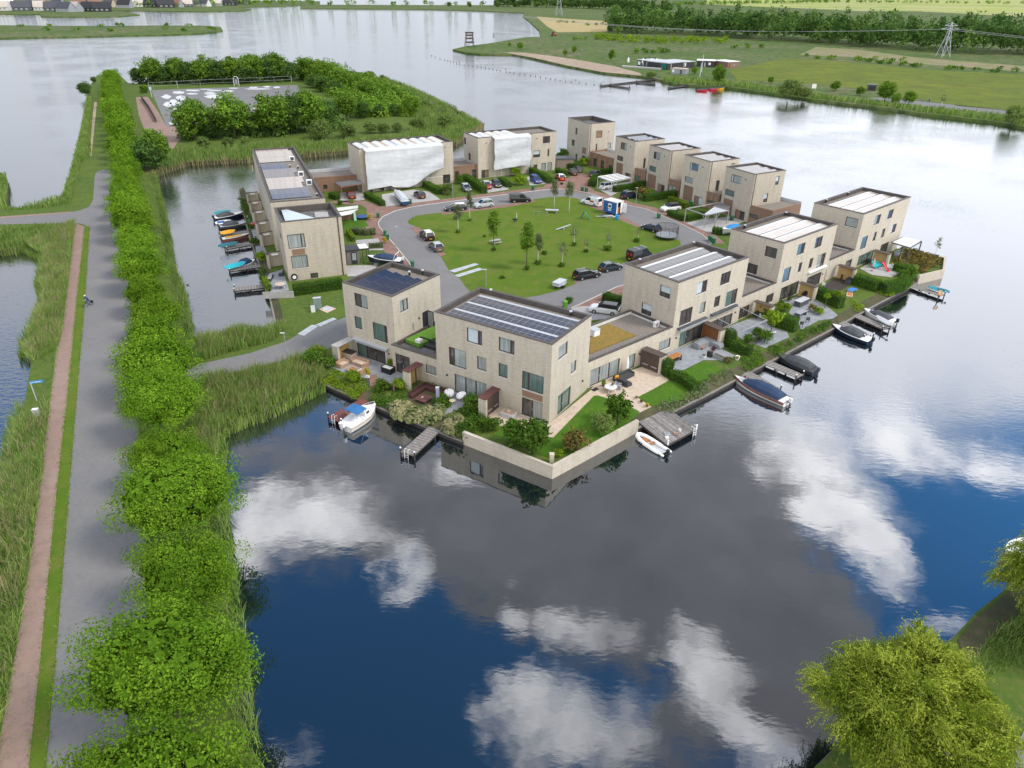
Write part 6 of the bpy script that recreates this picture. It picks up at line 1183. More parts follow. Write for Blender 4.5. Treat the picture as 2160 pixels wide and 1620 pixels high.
def car(label,rear,front,kind,col,roofcol=None,extra=None,group='parked cars'):
 a,b_=G(*rear),G(*front);k=CARK[kind];Ln,W,Ht=k['L'],k['W'],k['H'];c=(a + b_) / 2;ang=math.atan2(b_.y - a.y,b_.x - a.x)
 root=thing({'van':'parked_van','bigvan':'parked_van'}.get(kind,'parked_car'),label,'van' if 'van' in kind else 'car',c,ang,group)
 bm_=col if not isinstance(col,tuple) else paint('paint_%d_%d_%d' % tuple(int(x * 255) for x in col),col)
 m=MB();w=W / 2;rings=[]
 for x,zt in k['top']:
  f=1 - .16 * max(0,abs(x) - .36) / .14;X=x * Ln;ww=w * f
  rings.append([(X,-ww * .9,.22),(X,-ww,.42),(X,-ww,zt - .22),(X,-ww * .93,zt - .05),(X,-ww * .8,zt),(X,ww * .8,zt),(X,ww * .93,zt - .05),(X,ww,zt - .22),(X,ww,.42),(X,ww * .9,.22)])
 m.loft(rings);m.build('body',bm_,root,smooth=False,bevel=.03)
 t0,t1,s1,s0=(q * Ln for q in k['cab']);zb=1.0 if kind in ('hatch','estate') else 1.05;zb=zb + (.06 if 'van' in kind else 0)
 g=MB();ww=w * .90;wt=w * (.74 if 'van' not in kind else .84);zt=Ht - .06
 g.hexa([(t0,-ww,zb - .1),(s0,-ww * .96,zb - .1),(s0,ww * .96,zb - .1),(t0,ww,zb - .1),(t1,-wt,zt),(s1,-wt * .97,zt),(s1,wt * .97,zt),(t1,wt,zt)])
 g.build('windows',GLASS,root)
 r=MB();rm=bm_ if roofcol is None else (paint('roof_%d_%d_%d' % tuple(int(x * 255) for x in roofcol),roofcol) if isinstance(roofcol,tuple) else roofcol)
 r.hexa([(t1 - .06,-wt - .02,zt - .02),(s1 + .05,-wt * .97 - .01,zt - .02),(s1 + .05,wt * .97 + .01,zt - .02),(t1 - .06,wt + .02,zt - .02),(t1 + .04,-wt + .08,Ht),(s1 - .12,-wt + .1,Ht),(s1 - .12,wt - .1,Ht),(t1 + .04,wt - .08,Ht)])
 def pil(p,q,th=.07):r.beam(p,q,th,th)
 for sd in (-1,1):
  pil((s0 - .02,sd * ww * .97,zb - .05),(s1 + .02,sd * wt * .99,zt));pil((t0 + .05,sd * ww * 1.0,zb - .05),(t1,sd * wt * 1.0,zt),.12)
  xm=(t1 * .45 + s1 * .55);pil((xm,sd * ww * .995,zb - .05),(xm - .05,sd * wt * 1.0,zt))
  if kind in ('van','bigvan'):      # closed load sides
   xe=s1 * .3 if kind == 'van' else s1 * .2
   r.hexa([(t0,sd * (ww + .005),zb - .05),(xe - .4,sd * (ww + .005),zb - .05),(xe - .4,sd * (ww - .06),zb - .05),(t0,sd * (ww - .06),zb - .05),(t1,sd * (wt + .012),zt),(xe - .4,sd * (wt + .012),zt),(xe - .4,sd * (wt - .05),zt),(t1,sd * (wt - .05),zt)])
 r.build('roof',rm,root,bevel=.02)
 for sx,xx in ((1,Ln * .31),(-1,-Ln * .30)):
  for sd in (-1,1):
   t=MB();t.cyl((xx,sd * (w - .19),.33),(xx,sd * (w + .015),.33),.335,.335,16);o=t.build('wheel',M['rubber'],root)
   t=MB();t.cyl((xx,sd * (w + .0),.33),(xx,sd * (w + .028),.33),.2,.18,12);t.build('rim',RIM,o)
 for sd in (-1,1):
  t=MB();t.box(Ln * .478,Ln * .497,sd * w * .58 - .19,sd * w * .58 + .19,.60,.74);t.build('headlight',LWHITE,root)
  t=MB();t.box(-Ln * .503,-Ln * .48,sd * w * .72 - .14,sd * w * .72 + .14,.72,.95);t.build('tail_light',LRED,root)
  t=MB();t.box(s0 - .28,s0 - .1,sd * (w * .97) - .09,sd * (w * .97) + .09,zb - .02,zb + .14);t.build('mirror',bm_,root)
 for xx in (-Ln * .506,Ln * .501):
  t=MB();t.box(xx - .012,xx + .012,-.26,.26,.46,.58);t.build('number_plate',PLATE,root)
 if extra:extra(root,k)
 return root
CB,CDB,CNV,CGR,CSI,CWH,CRD,CBL,CPU=(.010,.011,.013),(.012,.018,.035),(.014,.02,.04),(.10,.115,.125),(.42,.45,.47),(.72,.73,.74),(.36,.012,.016),(.02,.06,.26),(.045,.014,.028)
def rails(root,k):
 b=MB()
 for sd in (-1,1):b.beam((-k['L'] * .33,sd * .6,k['H'] + .05),(k['L'] * .0,sd * .6,k['H'] + .05),.05,.06)
 b.build('roof_rail',M['alu'],root)
def opentail(root,k):
 b=MB();b.hexa([(-k['L'] * .49,-.75,k['H'] - .05),(-k['L'] * .49,.75,k['H'] - .05),(-k['L'] * .47,.75,k['H'] + .02),(-k['L'] * .47,-.75,k['H'] + .02),(-k['L'] * .62,-.75,k['H'] + .25),(-k['L'] * .62,.75,k['H'] + .25),(-k['L'] * .60,.75,k['H'] + .3),(-k['L'] * .60,-.75,k['H'] + .3)]);b.build('tailgate',paint('paint_2_2_3',CB),root)
def vangfx(root,k):
 b=MB()
 for y in (-.62,.15):b.box(-k['L'] * .505,-k['L'] * .499,y,y + .45,1.22,1.5)
 b.build('red_lettering',mat('gfx_red',(.5,.03,.03),.4,0),root)
 b=MB()
 for x in (-.8,.9):b.box(x - .05,x + .05,-.75,.75,k['H'] + .06,k['H'] + .1);
 b.build('roof_bar',M['alu'],root)
def whitevan(root,k):
 b=MB();sd=1;b.box(-1.2,-.2,k['W'] / 2 + .002,k['W'] / 2 + .012,.9,1.25);b.build('side_emblem',mat('gfx_red2',(.45,.05,.06),.4,0),root)
 b=MB();b.box(-k['L'] * .33,k['L'] * .05,-.6,.6,k['H'] + .003,k['H'] + .05);b.build('roof_tray',M['grey'],root)
car('black SUV, farther of the two parked at the left of the green',z7(372,700),z7(285,625),'suv',CB,M['offwhite'],rails)
car('grey-blue hatchback with a silver roof behind the black SUV',z7(480,830),z7(385,745),'hatch',CGR,CSI)
car('dark blue estate car at the far left of the green',z7(760,335),z7(545,352),'estate',CDB,CWH);car('silver SUV beside the dark blue estate car',z7(1060,295),z7(885,320),'suv',CSI,CSI,rails)
car('black van with its tailgate up at the back of the green',z7(1300,250),z7(1475,245),'van',CB,M['dgrey'],opentail);car('white van with a small red emblem behind the blue site cabin',z8(655,300),z8(505,265),'van',CWH,None,whitevan)
car('dark navy SUV parked by the lamp post on the right',z8(945,215),z8(1075,190),'suv',CNV,None,rails);car('white SUV under the white slatted carport',z8(690,110),z8(860,85),'suv',CWH,CSI)
car('white small SUV with a black roof on a drive on the right',z8(1575,335),z8(1385,360),'suv',CWH,CB);car('dark blue hatchback half hidden by the trampoline',z8(1310,590),z8(1205,560),'hatch',CDB)
car('large black van with red lettering on its rear doors',z8(1000,930),z8(1240,860),'bigvan',CB,M['dgrey'],vangfx);car('dark grey-blue hatchback in front of the large black van',z8(690,1045),z8(900,1005),'hatch',(.02,.03,.045),CGR);car('black estate car nearest the box trailer',z8(405,1135),z8(640,1090),'estate',CB,None,rails)
car('white electric SUV with a black glass roof beside the sedum roof',z8(870,1530),z8(590,1490),'suv',CWH,GLASS)
car('dark red car standing in the timber carport at the back left',zV(315,1165),zV(275,1090),'hatch',(.16,.014,.024));car('dark purple car on the drive before the huge sheet',zV(1395,1165),zV(1275,1080),'hatch',CPU,M['dgrey'])
car('grey car half hidden by a bush on the drive at the back',zX(275,1130),zX(350,1195),'hatch',CGR,CSI);car('bright red car facing the road at the back',zX(590,1075),zX(665,1170),'hatch',CRD,CSI);car('black car facing the road right of the bright red car',zX(730,1060),zX(815,1145),'hatch',CB,M['dgrey']);car('bright blue people carrier facing the road at the back',zX(1310,1005),zX(1420,1075),'mpv',CBL)
car('red car with its tail lights towards the road at the back',zX(1785,1035),zX(1690,960),'hatch',CRD,CWH);car('dark car beside the hedge of the tallest tower house',zT(255,1035),zT(130,940),'estate',(.03,.025,.028));car('small teal and black car behind the dark one at the far hedge',zT(330,985),zT(230,910),'hatch',(.03,.1,.09),CB);car('dark blue hatchback in front of the low brown link at the back right',zT(470,1050),zT(600,985),'hatch',CNV)
car('pale car parked at the far end of the avenue',zj(462,282),zj(438,274),'hatch',CSI)
# trailer on the grass, boat trailers
def trailer():
 p=G(*z8(215,1222));q=G(*z8(290,1180));root=thing('box_trailer','small silver box trailer with a flat cover standing on the grass edge','trailer',p,math.atan2(q.y - p.y,q.x - p.x))
 b=MB();b.box(-1.15,1.15,-.62,.62,.5,1.0);b.build('tub',M['lgrey'],root,bevel=.03);b=MB();b.box(-1.2,1.2,-.67,.67,1.003,1.14);b.build('cover',M['alu'],root,bevel=.03)
 for sd in (-1,1):t=MB();t.cyl((0,sd * .66,.3),(0,sd * .84,.3),.3,.3,14);t.build('wheel',M['rubber'],root);t=MB();t.box(-.42,.42,sd * .75 - .11,sd * .75 + .11,.62,.68);t.build('mudguard',M['lgrey'],root)
 b=MB();b.beam((1.1,0,.45),(2.1,0,.45),.08,.08);b.cyl((1.8,.1,.05),(1.8,.1,.7),.03,.03,6);b.build('drawbar',M['grey'],root)
trailer()
# ---------------------------------------------------------------- boats
def bow(t,B,full=.45,p=2.0):return B / 2 * (.86 + .14 * min(1,t * 3)) * (1 - max(0,(t - full) / (1 - full)) ** p)
def boat(label,stern,bowp,beam,hull,rail='white',deck='offwhite',cover=None,cov_h=.7,cov=(.06,.70),outboard='black',screen=False,z=-1.0,name='moored_boat',extra=None,sheer=.62,stripe=None,group='boats moored along the island',open_seat=False):
 a,b_=G(*stern,z + .3),G(*bowp,z + .3);Ln=(b_ - a).length;ang=math.atan2(b_.y - a.y,b_.x - a.x)
 root=thing(name,label,'boat',(a.x,a.y,z),ang,group);B=beam;n=14;T=[i / n for i in range(n + 1)]
 def sh(t):return sheer + .22 * t * t
 m=MB();rings=[]
 for t in T:
  h=max(bow(t,B),.03);x=t * Ln * (1 if t < 1 else 1.0)
  rings.append([(x + .12 * t,-h,sh(t)),(x,-h * .9,.14),(x - .1 * t * t,-h * .55,-.2),(x - .1 * t * t,h * .55,-.2),(x,h * .9,.14),(x + .12 * t,h,sh(t))])
 m.loft(rings,0,caps=True,closed=False);m.face(rings[0][::-1],0);m.build('hull',M[hull] if isinstance(hull,str) else hull,root,smooth=False)
 if stripe:
  m=MB()
  for sd in (-1,1):
   m.loft([[(t * Ln + .05 * t,sd * (max(bow(t,B),.03) * .985 + .02),sh(t) - .30),(t * Ln + .05 * t,sd * (max(bow(t,B),.03) * .99 + .025),sh(t) - .08)] for t in T],closed=False)
  m.build('stripe',M[stripe],root)
 m=MB()
 if open_seat:
  f=.16
  m.loft([[(t * Ln,-max(bow(t,B) - f,.02),sh(t) - .02),(t * Ln,-max(bow(t,B) - f,.02),.12),(t * Ln,max(bow(t,B) - f,.02),.12),(t * Ln,max(bow(t,B) - f,.02),sh(t) - .02)] for t in T[1:-2]],closed=False)
  for x0 in (.28,.58):m.box(Ln * x0,Ln * x0 + .3,-B * .38,B * .38,.36,.41,1)
 else:
  m.loft([[(t * Ln + .1 * t,-max(bow(t,B) - .03,.01),sh(t) - .03),(t * Ln + .1 * t,0,sh(t) + .05),(t * Ln + .1 * t,max(bow(t,B) - .03,.01),sh(t) - .03)] for t in T],closed=False)
 m.build('deck',[M[deck],M['orangewood']],root)
 m=MB()
 for sd in (-1,1):m.tube([(t * Ln + .12 * t,sd * max(bow(t,B),.03),sh(t)) for t in T],.05,6)
 m.tube([(0,-bow(0,B),sh(0)),(0,bow(0,B),sh(0))],.05,6);m.build('rub_rail',M[rail],root)
 if cover:
  m=MB();rr=[]
  for i in range(9):
   t=cov[0] + (cov[1] - cov[0]) * i / 8;f=i / 8;hh=cov_h * (.25 + .75 * math.sin(PI * min(1,.1 + f * 1.05)) ** .7) if f < .62 else cov_h * (1 - ((f - .62) / .38) ** 1.3 * .85)
   hw=max(bow(t,B) * .93,.05);rr.append([(t * Ln,-hw,sh(t) + .02),(t * Ln,-hw * .85,sh(t) + hh * .55),(t * Ln,-hw * .35,sh(t) + hh),(t * Ln,hw * .35,sh(t) + hh),(t * Ln,hw * .85,sh(t) + hh * .55),(t * Ln,hw,sh(t) + .02)])
  m.loft(rr);m.build('cover',M[cover] if isinstance(cover,str) else cover,root,bevel=.03)
 if screen:
  m=MB();t=cov[1] + .01;hw=bow(t,B) * .75;x=t * Ln
  for y0,y1 in ((-hw,-.06),(.06,hw)):m.hexa([(x,y0,sh(t) + .05),(x,y1,sh(t) + .05),(x + .03,y1,sh(t) + .05),(x + .03,y0,sh(t) + .05),(x - .28,y0 * .9,sh(t) + .5),(x - .28,y1 * .9,sh(t) + .5),(x - .25,y1 * .9,sh(t) + .5),(x - .25,y0 * .9,sh(t) + .5)])
  m.build('windscreen',M['g_curtain'],root)
 if outboard:
  m=MB();m.box(-.45,-.08,-.17,.17,sheer - .05,sheer + .5,0);m.box(-.35,-.2,-.06,.06,-.35,sheer,1);m.box(-.12,.02,-.1,.1,sheer - .25,sheer + .05,1);m.build('outboard',[M[outboard],M['dgrey']],root,bevel=.04)
 if extra:extra(root,Ln,B,sh)
 return root
NAVY=mat('canvas_navy',(.022,.045,.10),.75,.15,2);BLUEC=mat('canvas_blue',(.03,.14,.34),.7,.1,2);GREYC=mat('canvas_grey',(.07,.075,.085),.75,.15,2);DKBOAT=mat('hull_dark',(.035,.038,.045),.4,.15,2);NAVYH=mat('hull_navy',(.012,.018,.035),.3,.1,2)
def bench(root,Ln,B,sh):
 m=MB();m.box(Ln * .80,Ln * .90,-.28,.28,sh(.85) + .04,sh(.85) + .09);m.build('hatch',M['lgrey'],root)
boat('white motor boat with brown stripe and navy canvas cover beside the second jetty',zq(1495,1420),zq(735,1075),2.3,'offwhite','redwood','white',NAVY,.85,(.10,.80),'offwhite',True,stripe='redwood',extra=bench)
boat('dark grey sloop under a grey cover beside the third jetty',zq(1895,985),zq(1350,760),2.1,DKBOAT,'dgrey','dgrey',GREYC,.8,(.08,.78),'dgrey',True)
boat('navy and white boat with a charcoal cover at the middle of the right quay',z9(1490,1305),z9(1060,1140),2.2,NAVYH,'white','white',GREYC,.75,(.2,.78),'black',True)
boat('white hulled boat with charcoal cover lying behind a grey paddle board',z9(1770,1090),z9(1420,960),2.0,'offwhite','white','white',GREYC,.6,(.15,.8),'black',True)
def cruiser(root,Ln,B,sh):
 m=MB();x0,x1=Ln * .50,Ln * .90
 m.loft([[(x0,-B * .36,sh(.5)),(x0,-B * .30,sh(.5) + .62),(x0,B * .30,sh(.5) + .62),(x0,B * .36,sh(.5))],[(Ln * .70,-B * .31,sh(.7)),(Ln * .68,-B * .25,sh(.7) + .55),(Ln * .68,B * .25,sh(.7) + .55),(Ln * .70,B * .31,sh(.7))],[(x1,-B * .1,sh(.9)),(x1 - .2,-B * .08,sh(.9) + .22),(x1 - .2,B * .08,sh(.9) + .22),(x1,B * .1,sh(.9))]]);c=m.build('cabin',M['white'],root)
 m=MB()
 for sd in (-1,1):m.hexa([(Ln * .55,sd * (B * .345),sh(.5) + .2),(Ln * .66,sd * (B * .315),sh(.5) + .2),(Ln * .66,sd * (B * .30),sh(.5) + .2),(Ln * .55,sd * (B * .33),sh(.5) + .2),(Ln * .55,sd * (B * .325),sh(.5) + .45),(Ln * .65,sd * (B * .295),sh(.5) + .42),(Ln * .65,sd * (B * .28),sh(.5) + .42),(Ln * .55,sd * (B * .31),sh(.5) + .45)])
 m.build('cabin_window',M['g_dark'],c)
 m=MB();m.box(.3,Ln * .47,-B * .36,B * .36,.2,.26,1);m.box(.5,1.0,-B * .36,B * .36,.26,.55,1);m.box(Ln * .34,Ln * .40,-B * .2,B * .1,.26,1.0,0);m.build('cockpit',[M['white'],M['orangewood']],root)
 m=MB();rr=[[(Ln * t,-B * .46,1.95 - .06 * abs(t - .35)),(Ln * t,0,2.06),(Ln * t,B * .46,1.95)] for t in (.20,.30,.42,.52)];m.loft(rr,closed=False);m.loft([[(p[0],p[1],p[2] - .05) for p in r][::-1] for r in rr],closed=False)
 m.build('bimini',BLUEC,root)
 m=MB()
 for sd in (-1,1):
  for t in (.22,.5):m.cyl((Ln * .36,sd * B * .47,sh(.3)),(Ln * t,sd * B * .45,1.95),.025,.025,6)
 m.build('bimini_frame',M['alu'],root)
 m=MB();P_=[(Ln * t + .1,(-1) ** s * max(bow(t,B) - .12,.03),sh(t) + .38) for s,t in ((0,.72),(0,.86),(0,.97),(1,.97),(1,.86),(1,.72))];m.tube(P_,.022,6)
 for q in P_:m.cyl((q[0],q[1],q[2] - .4),q,.018,.018,5)
 m.build('bow_rail',M['alu'],root)
boat('white cabin cruiser with a blue sunshade beside the red wooden jetty',z2(265,1215),z2(600,985),2.2,'offwhite','white','white',None,0,(0,1),'white',False,stripe='tile_beige',extra=cruiser,sheer=.75)
# grey inflatable dinghy by the deck
def dinghy():
 a,b_=G(*z4(1850,860),-.8),G(*z4(1590,700),-.8);Ln=(b_ - a).length;root=thing('inflatable_dinghy','white inflatable dinghy with dark stripes tied to the large wooden deck','boat',(a.x,a.y,-1.0),math.atan2(b_.y - a.y,b_.x - a.x));B=.62
 m=MB();P_=[(-.15,-B,.24),(Ln * .3,-B,.26),(Ln * .6,-B,.30),(Ln * .8,-B * .8,.36),(Ln * .93,-B * .4,.42),(Ln * .97,0,.44),(Ln * .93,B * .4,.42),(Ln * .8,B * .8,.36),(Ln * .6,B,.30),(Ln * .3,B,.26),(-.15,B,.24)]
 m.tube(P_,[.12] + [.23] * 9 + [.12],12);m.build('tube',M['white'],root,smooth=True)
 m=MB();m.box(0,Ln * .85,-B * .8,B * .8,.08,.14);m.build('floor_board',M['lgrey'],root);m=MB();m.box(Ln * .45,Ln * .45 + .28,-B,B,.36,.42);m.box(Ln * .62,Ln * .8,-B * .6,B * .6,.2,.36);m.build('seat',M['orangewood'],root)
 m=MB();m.box(0,.06,-B * .8,B * .8,.05,.45);m.box(-.35,-.02,-.14,.14,.4,.8);m.box(-.25,-.12,-.05,.05,-.3,.4);m.build('outboard',M['black'],root,bevel=.03)
 m=MB()
 for x0,x1 in ((.1,.2),(.3,.38),(Ln * .62,Ln * .66),(Ln * .69,Ln * .72)):m.hexa([(x0,B + .232,.2),(x1,B + .232,.2),(x1,B + .2,.2),(x0,B + .2,.2),(x0,B + .222,.34),(x1,B + .222,.34),(x1,B + .19,.34),(x0,B + .19,.34)])
 m.build('stripe',M['black'],root)
dinghy()
# boats on the left terrace
boat('white boat with a black cover at the left terrace',zN(245,310),zN(680,235),2.0,NAVYH,'white','white',GREYC,.75,(.1,.68),'black',False);boat('grey sloop with a charcoal cover and tiller at the left terrace',zN(325,440),zN(738,395),2.0,DKBOAT,'lgrey','lgrey',GREYC,.8,(.12,.7),'black',True)
boat('yellow and cream canoe-like boat at the left terrace',zN(365,640),zN(770,575),1.3,'redwood','white',mat('hull_yellow',(.62,.36,.03),.4,.1,2).name and 'offwhite',None,0,(0,1),'dgrey',False,open_seat=False,extra=lambda r,Ln,B,sh:(lambda m:(m.box(Ln * .12,Ln * .75,-B * .3,B * .3,sh(.4) + .06,sh(.4) + .14),m.build('seat_pad',MATS['hull_yellow'],r)))(MB()))
boat('white boat under a navy cover behind the turquoise paddle board',zN(610,1050),zN(860,985),1.9,'offwhite','white','white',NAVY,.8,(.1,.85),None,False)
boat('white boat with a bright blue cover on a trailer behind the hedge',zU(1180,1300),zU(895,1350),2.0,'lgrey','white','white',mat('canvas_bright',(.02,.22,.5),.6,.08,2),.6,(.1,.8),None,False,z=.7,name='trailer_boat',group='boats on trailers',extra=lambda r,Ln,B,sh:(lambda m:(m.beam((0,0,-.3),(Ln,0,-.3),.1,.1),m.cyl((1.5,-.9,-.42),(1.5,.9,-.42),.28,.28,12),m.build('trailer_frame',M['dgrey'],r)))(MB()))
def arch(root,Ln,B,sh):
 m=MB();m.tube([(Ln * .2,-B * .45,sh(.2)),(Ln * .12,-B * .42,sh(.2) + 1.1),(Ln * .12,B * .42,sh(.2) + 1.1),(Ln * .2,B * .45,sh(.2))],.045,7);m.build('arch',M['white'],root)
 m=MB();m.beam((0,0,-.3),(Ln,0,-.3),.1,.1);m.cyl((1.6,-.9,-.36),(1.6,.9,-.36),.3,.3,12);m.build('trailer_frame',M['dgrey'],root)
boat('blue covered boat with a white arch on a trailer in the left gardens',zc_(1640,1290),zc_(960,1230),2.1,NAVYH,'white','white',NAVY,.75,(.18,.82),'offwhite',True,z=.66,name='trailer_boat',group='boats on trailers',extra=arch)
boat('silver tarpaulin covered boat on the drive before the huge sheet',zV(1120,1210),zV(960,1040),2.1,mat('hull_blue',(.02,.06,.13),.4,.1,2),'lgrey','lgrey','alu',.8,(.1,.9),None,False,z=.6,name='trailer_boat',group='boats on trailers',extra=lambda r,Ln,B,sh:(lambda m:(m.beam((0,0,-.3),(Ln,0,-.3),.1,.1),m.cyl((1.5,-.9,-.32),(1.5,.9,-.32),.28,.28,12),m.build('trailer_frame',M['dgrey'],r)))(MB()))
tip=boat('white boat tip showing beside the willow at the right edge',(2200,1150),(2118,1170),2.0,'offwhite','white','white',None,0,(0,1),'black')
# ---------------------------------------------------------------- jetties, boards
def jetty(label,pa,pb,wd,m='wood',z=-.42,posts='white',fenders=False,ladder=False,steps=None,caps=True):
 a,b_=G(*pa,z),G(*pb,z);Ln=(b_ - a).length;root=thing('jetty',label,'jetty',(a.x,a.y,z),math.atan2(b_.y - a.y,b_.x - a.x),'jetties round the island');rg_=random.Random(int(pa[0]))
 d=MB();x=0;k=0
 while x < Ln - .02:
  e=min(x + .15,Ln);d.box(x,e - .012,-wd / 2 - rg_.uniform(0,.02),wd / 2 + rg_.uniform(0,.02),-.03 + rg_.uniform(-.006,.006),rg_.uniform(-.004,.006),k % 3 if m == 'wood' else 0);x += .15;k += 1
 d.build('deck',[M[m],mat('wood_b',(.165,.15,.14),.9,.3,2),mat('wood_c',(.26,.24,.225),.9,.3,2)],root)
 s=MB()
 for sd in (-1,1):s.box(0,Ln,sd * wd / 2 - .06,sd * wd / 2 + .03,-.22,-.035)
 s.build('beam',M['darkwood'],root)
 for xx in ((Ln * .45,Ln - .15) if Ln > 3.5 else (Ln - .15,)):
  for sd in (-1,1):
   up=.42 if xx > Ln * .6 and caps else -.05
   p=MB();p.cyl((xx,sd * (wd / 2 + .08),-1.6),(xx,sd * (wd / 2 + .08),up),.085,.085,8)
   if up > 0:p.cyl((xx,sd * (wd / 2 + .08),up),(xx,sd * (wd / 2 + .08),up + .1),.105,.09,8,1)
   p.build('post',[M['darkwood'],M[posts]],root)
 if fenders:
  f=MB()
  for q in range(3):f.box(Ln * (.12 + .3 * q),Ln * (.12 + .3 * q) + Ln * .24,-wd / 2 - .12,-wd / 2 - .032,-.24,-.05)
  f.build('fender',M['white'],root)
 if ladder:
  l=MB()
  for sd in (-.22,.22):l.tube([(Ln - .35,sd,0),(Ln - .3,sd,.5),(Ln + .05,sd,.55),(Ln + .1,sd,-.8)],.025,6)
  for zz in (-.1,-.35,-.6):l.cyl((Ln + .09,-.22,zz),(Ln + .09,.22,zz),.02,.02,6)
  l.build('ladder',M['white'],root)
 return root
jetty('red-brown wooden jetty beside the white cabin cruiser',z2(540,880),z2(130,1110),2.0,'redwood',posts='white',ladder=True)
jetty('narrow grey jetty below the white round chairs',z2(1390,1110),z2(960,1500),1.55,ladder=True)
jetty('grey jetty beside the white boat with the navy cover',zq(860,960),zq(1340,1240),1.5,ladder=True);jetty('grey jetty between the two covered boats',zq(1180,830),zq(1680,1040),1.5,fenders=True)
jetty('grey jetty behind the navy and white boat',z9(1130,1060),z9(1480,1250),1.5,ladder=True);jetty('grey jetty carrying the pale grey paddle board',z9(1310,990),z9(1680,1150),1.5);jetty('last jetty on the right, with the blue paddle board',zR(1440,1320),zR(1850,1460),1.5,fenders=True)
for i,(pa,pb,lab,f) in enumerate([((790,200),(270,255),'uppermost jetty of the left terrace',False),((770,500),(335,560),'jetty between the orange board and the yellow boat',False),((820,690),(400,760),'jetty with white fenders under the dark teal board',True),((960,1030),(455,1100),'jetty under the turquoise board',True),((1010,1350),(530,1400),'lowest empty jetty of the left terrace',True),((760,370),(300,420),'jetty hidden between the grey sloop and the white board',False)]):
 jetty(lab,zN(*pa),zN(*pb),1.5,fenders=f)
def deckbox():
 P_=[G(*z4(*q),-.3) for q in [(1562,545),(1800,418),(1985,545),(2120,640),(1858,782)]];root=thing('boat_deck','large weathered wooden deck at the corner garden, above the dinghy','deck',P_[0])
 q=[(p.x - P_[0].x,p.y - P_[0].y) for p in P_];q=[q[0],q[1],q[3],q[4]]
 u=Vector(q[3]) - Vector(q[0]);n=30;b=MB();rg_=random.Random(2)
 v0,v1,v2,v3=Vector(q[0]),Vector(q[1]),Vector(q[2]),Vector(q[3])
 N_=34
 for k in range(N_):
  f0,f1=k / N_,(k + .93) / N_;a0,a1=v0.lerp(v1,f0),v0.lerp(v1,f1);c0,c1=v3.lerp(v2,f0),v3.lerp(v2,f1);zz=rg_.uniform(-.006,.006)
  b.hexa([(*a0,-.05),(*a1,-.05),(*c1,-.05),(*c0,-.05),(*a0,zz),(*a1,zz),(*c1,zz),(*c0,zz)],rg_.randrange(3))
 b.build('deck',[M['wood'],MATS['wood_b'],MATS['wood_c']],root);b=MB()
 for a_,c_ in ((v3,v2),(v0,v3),(v1,v2)):b.beam((*a_,-.16),(*c_,-.16),.1,.2)
 for f in (.05,.5,.95):
  for g_ in (.45,.95):p=v0.lerp(v1,f).lerp(v3.lerp(v2,f),g_);b.cyl((*p,-1.9),(*p,-.06),.09,.09,8)
 b.build('beam',M['darkwood'],root)
 b=MB();e=v3.lerp(v2,.9);d=(v2 - v3).normalized();o_=(v3 - v0).normalized()
 for s in (-.25,.25):
  p=e + d * s;b.tube([(*(p - o_ * .3),0),(*(p - o_ * .25),.5),(*(p + o_ * .12),.5),(*(p + o_ * .16),-.9)],.03,6)
 for zz in (.3,.05,-.2,-.5):b.cyl((*(e - d * .25 + o_ * .15),zz),(*(e + d * .25 + o_ * .15),zz),.025,.025,6)
 b.build('ladder',M['white'],root);b=MB()
 for f in (.02,.98):p=v3.lerp(v2,f);b.cyl((*p,-.05),(*p,.45),.08,.08,8);b.cyl((*p,.45),(*p,.55),.1,.1,8)
 b.build('bollard',M['white'],root)
 pts=[z4(1855,685),z4(1935,690),z4(1968,663),z4(1820,480)]
 for (pp,nm,lab,cat,m1) in ((z4(1858,688),'parasol_base','square grey parasol foot on the large deck','parasol foot','grey'),(z4(1940,690),'rope_coil','coiled brown rope on the large deck','rope','wicker'),(z4(1968,664),'bucket','small white bucket on the large deck','bucket','white'),(z4(1856,728),'deck_box','small white box at the deck edge by the dinghy','box','white')):
  g=G(*pp,-.3);b=MB()
  if nm == 'parasol_base':b.box(-.32,.32,-.32,.32,0,.08);b.cyl((0,0,.08),(0,0,.42),.05,.04,8)
  elif nm == 'rope_coil':
   b.tube([((.22 + .02 * k / 8) * math.cos(k * .5),(.22 + .02 * k / 8) * math.sin(k * .5),.04 + .006 * k / 3) for k in range(38)],.03,5)
  elif nm == 'bucket':b.lathe([(.01,0),(.12,0),(.16,.28),(.15,.28),(.11,.02)],n=12)
  else:b.box(-.18,.18,-.14,.14,0,.2);b.box(-.2,.2,-.16,.16,.2,.24)
  o=b.build(nm,M[m1],bevel=.01 if nm != 'rope_coil' else 0);o.location=g;tag(o,lab,cat)
deckbox()
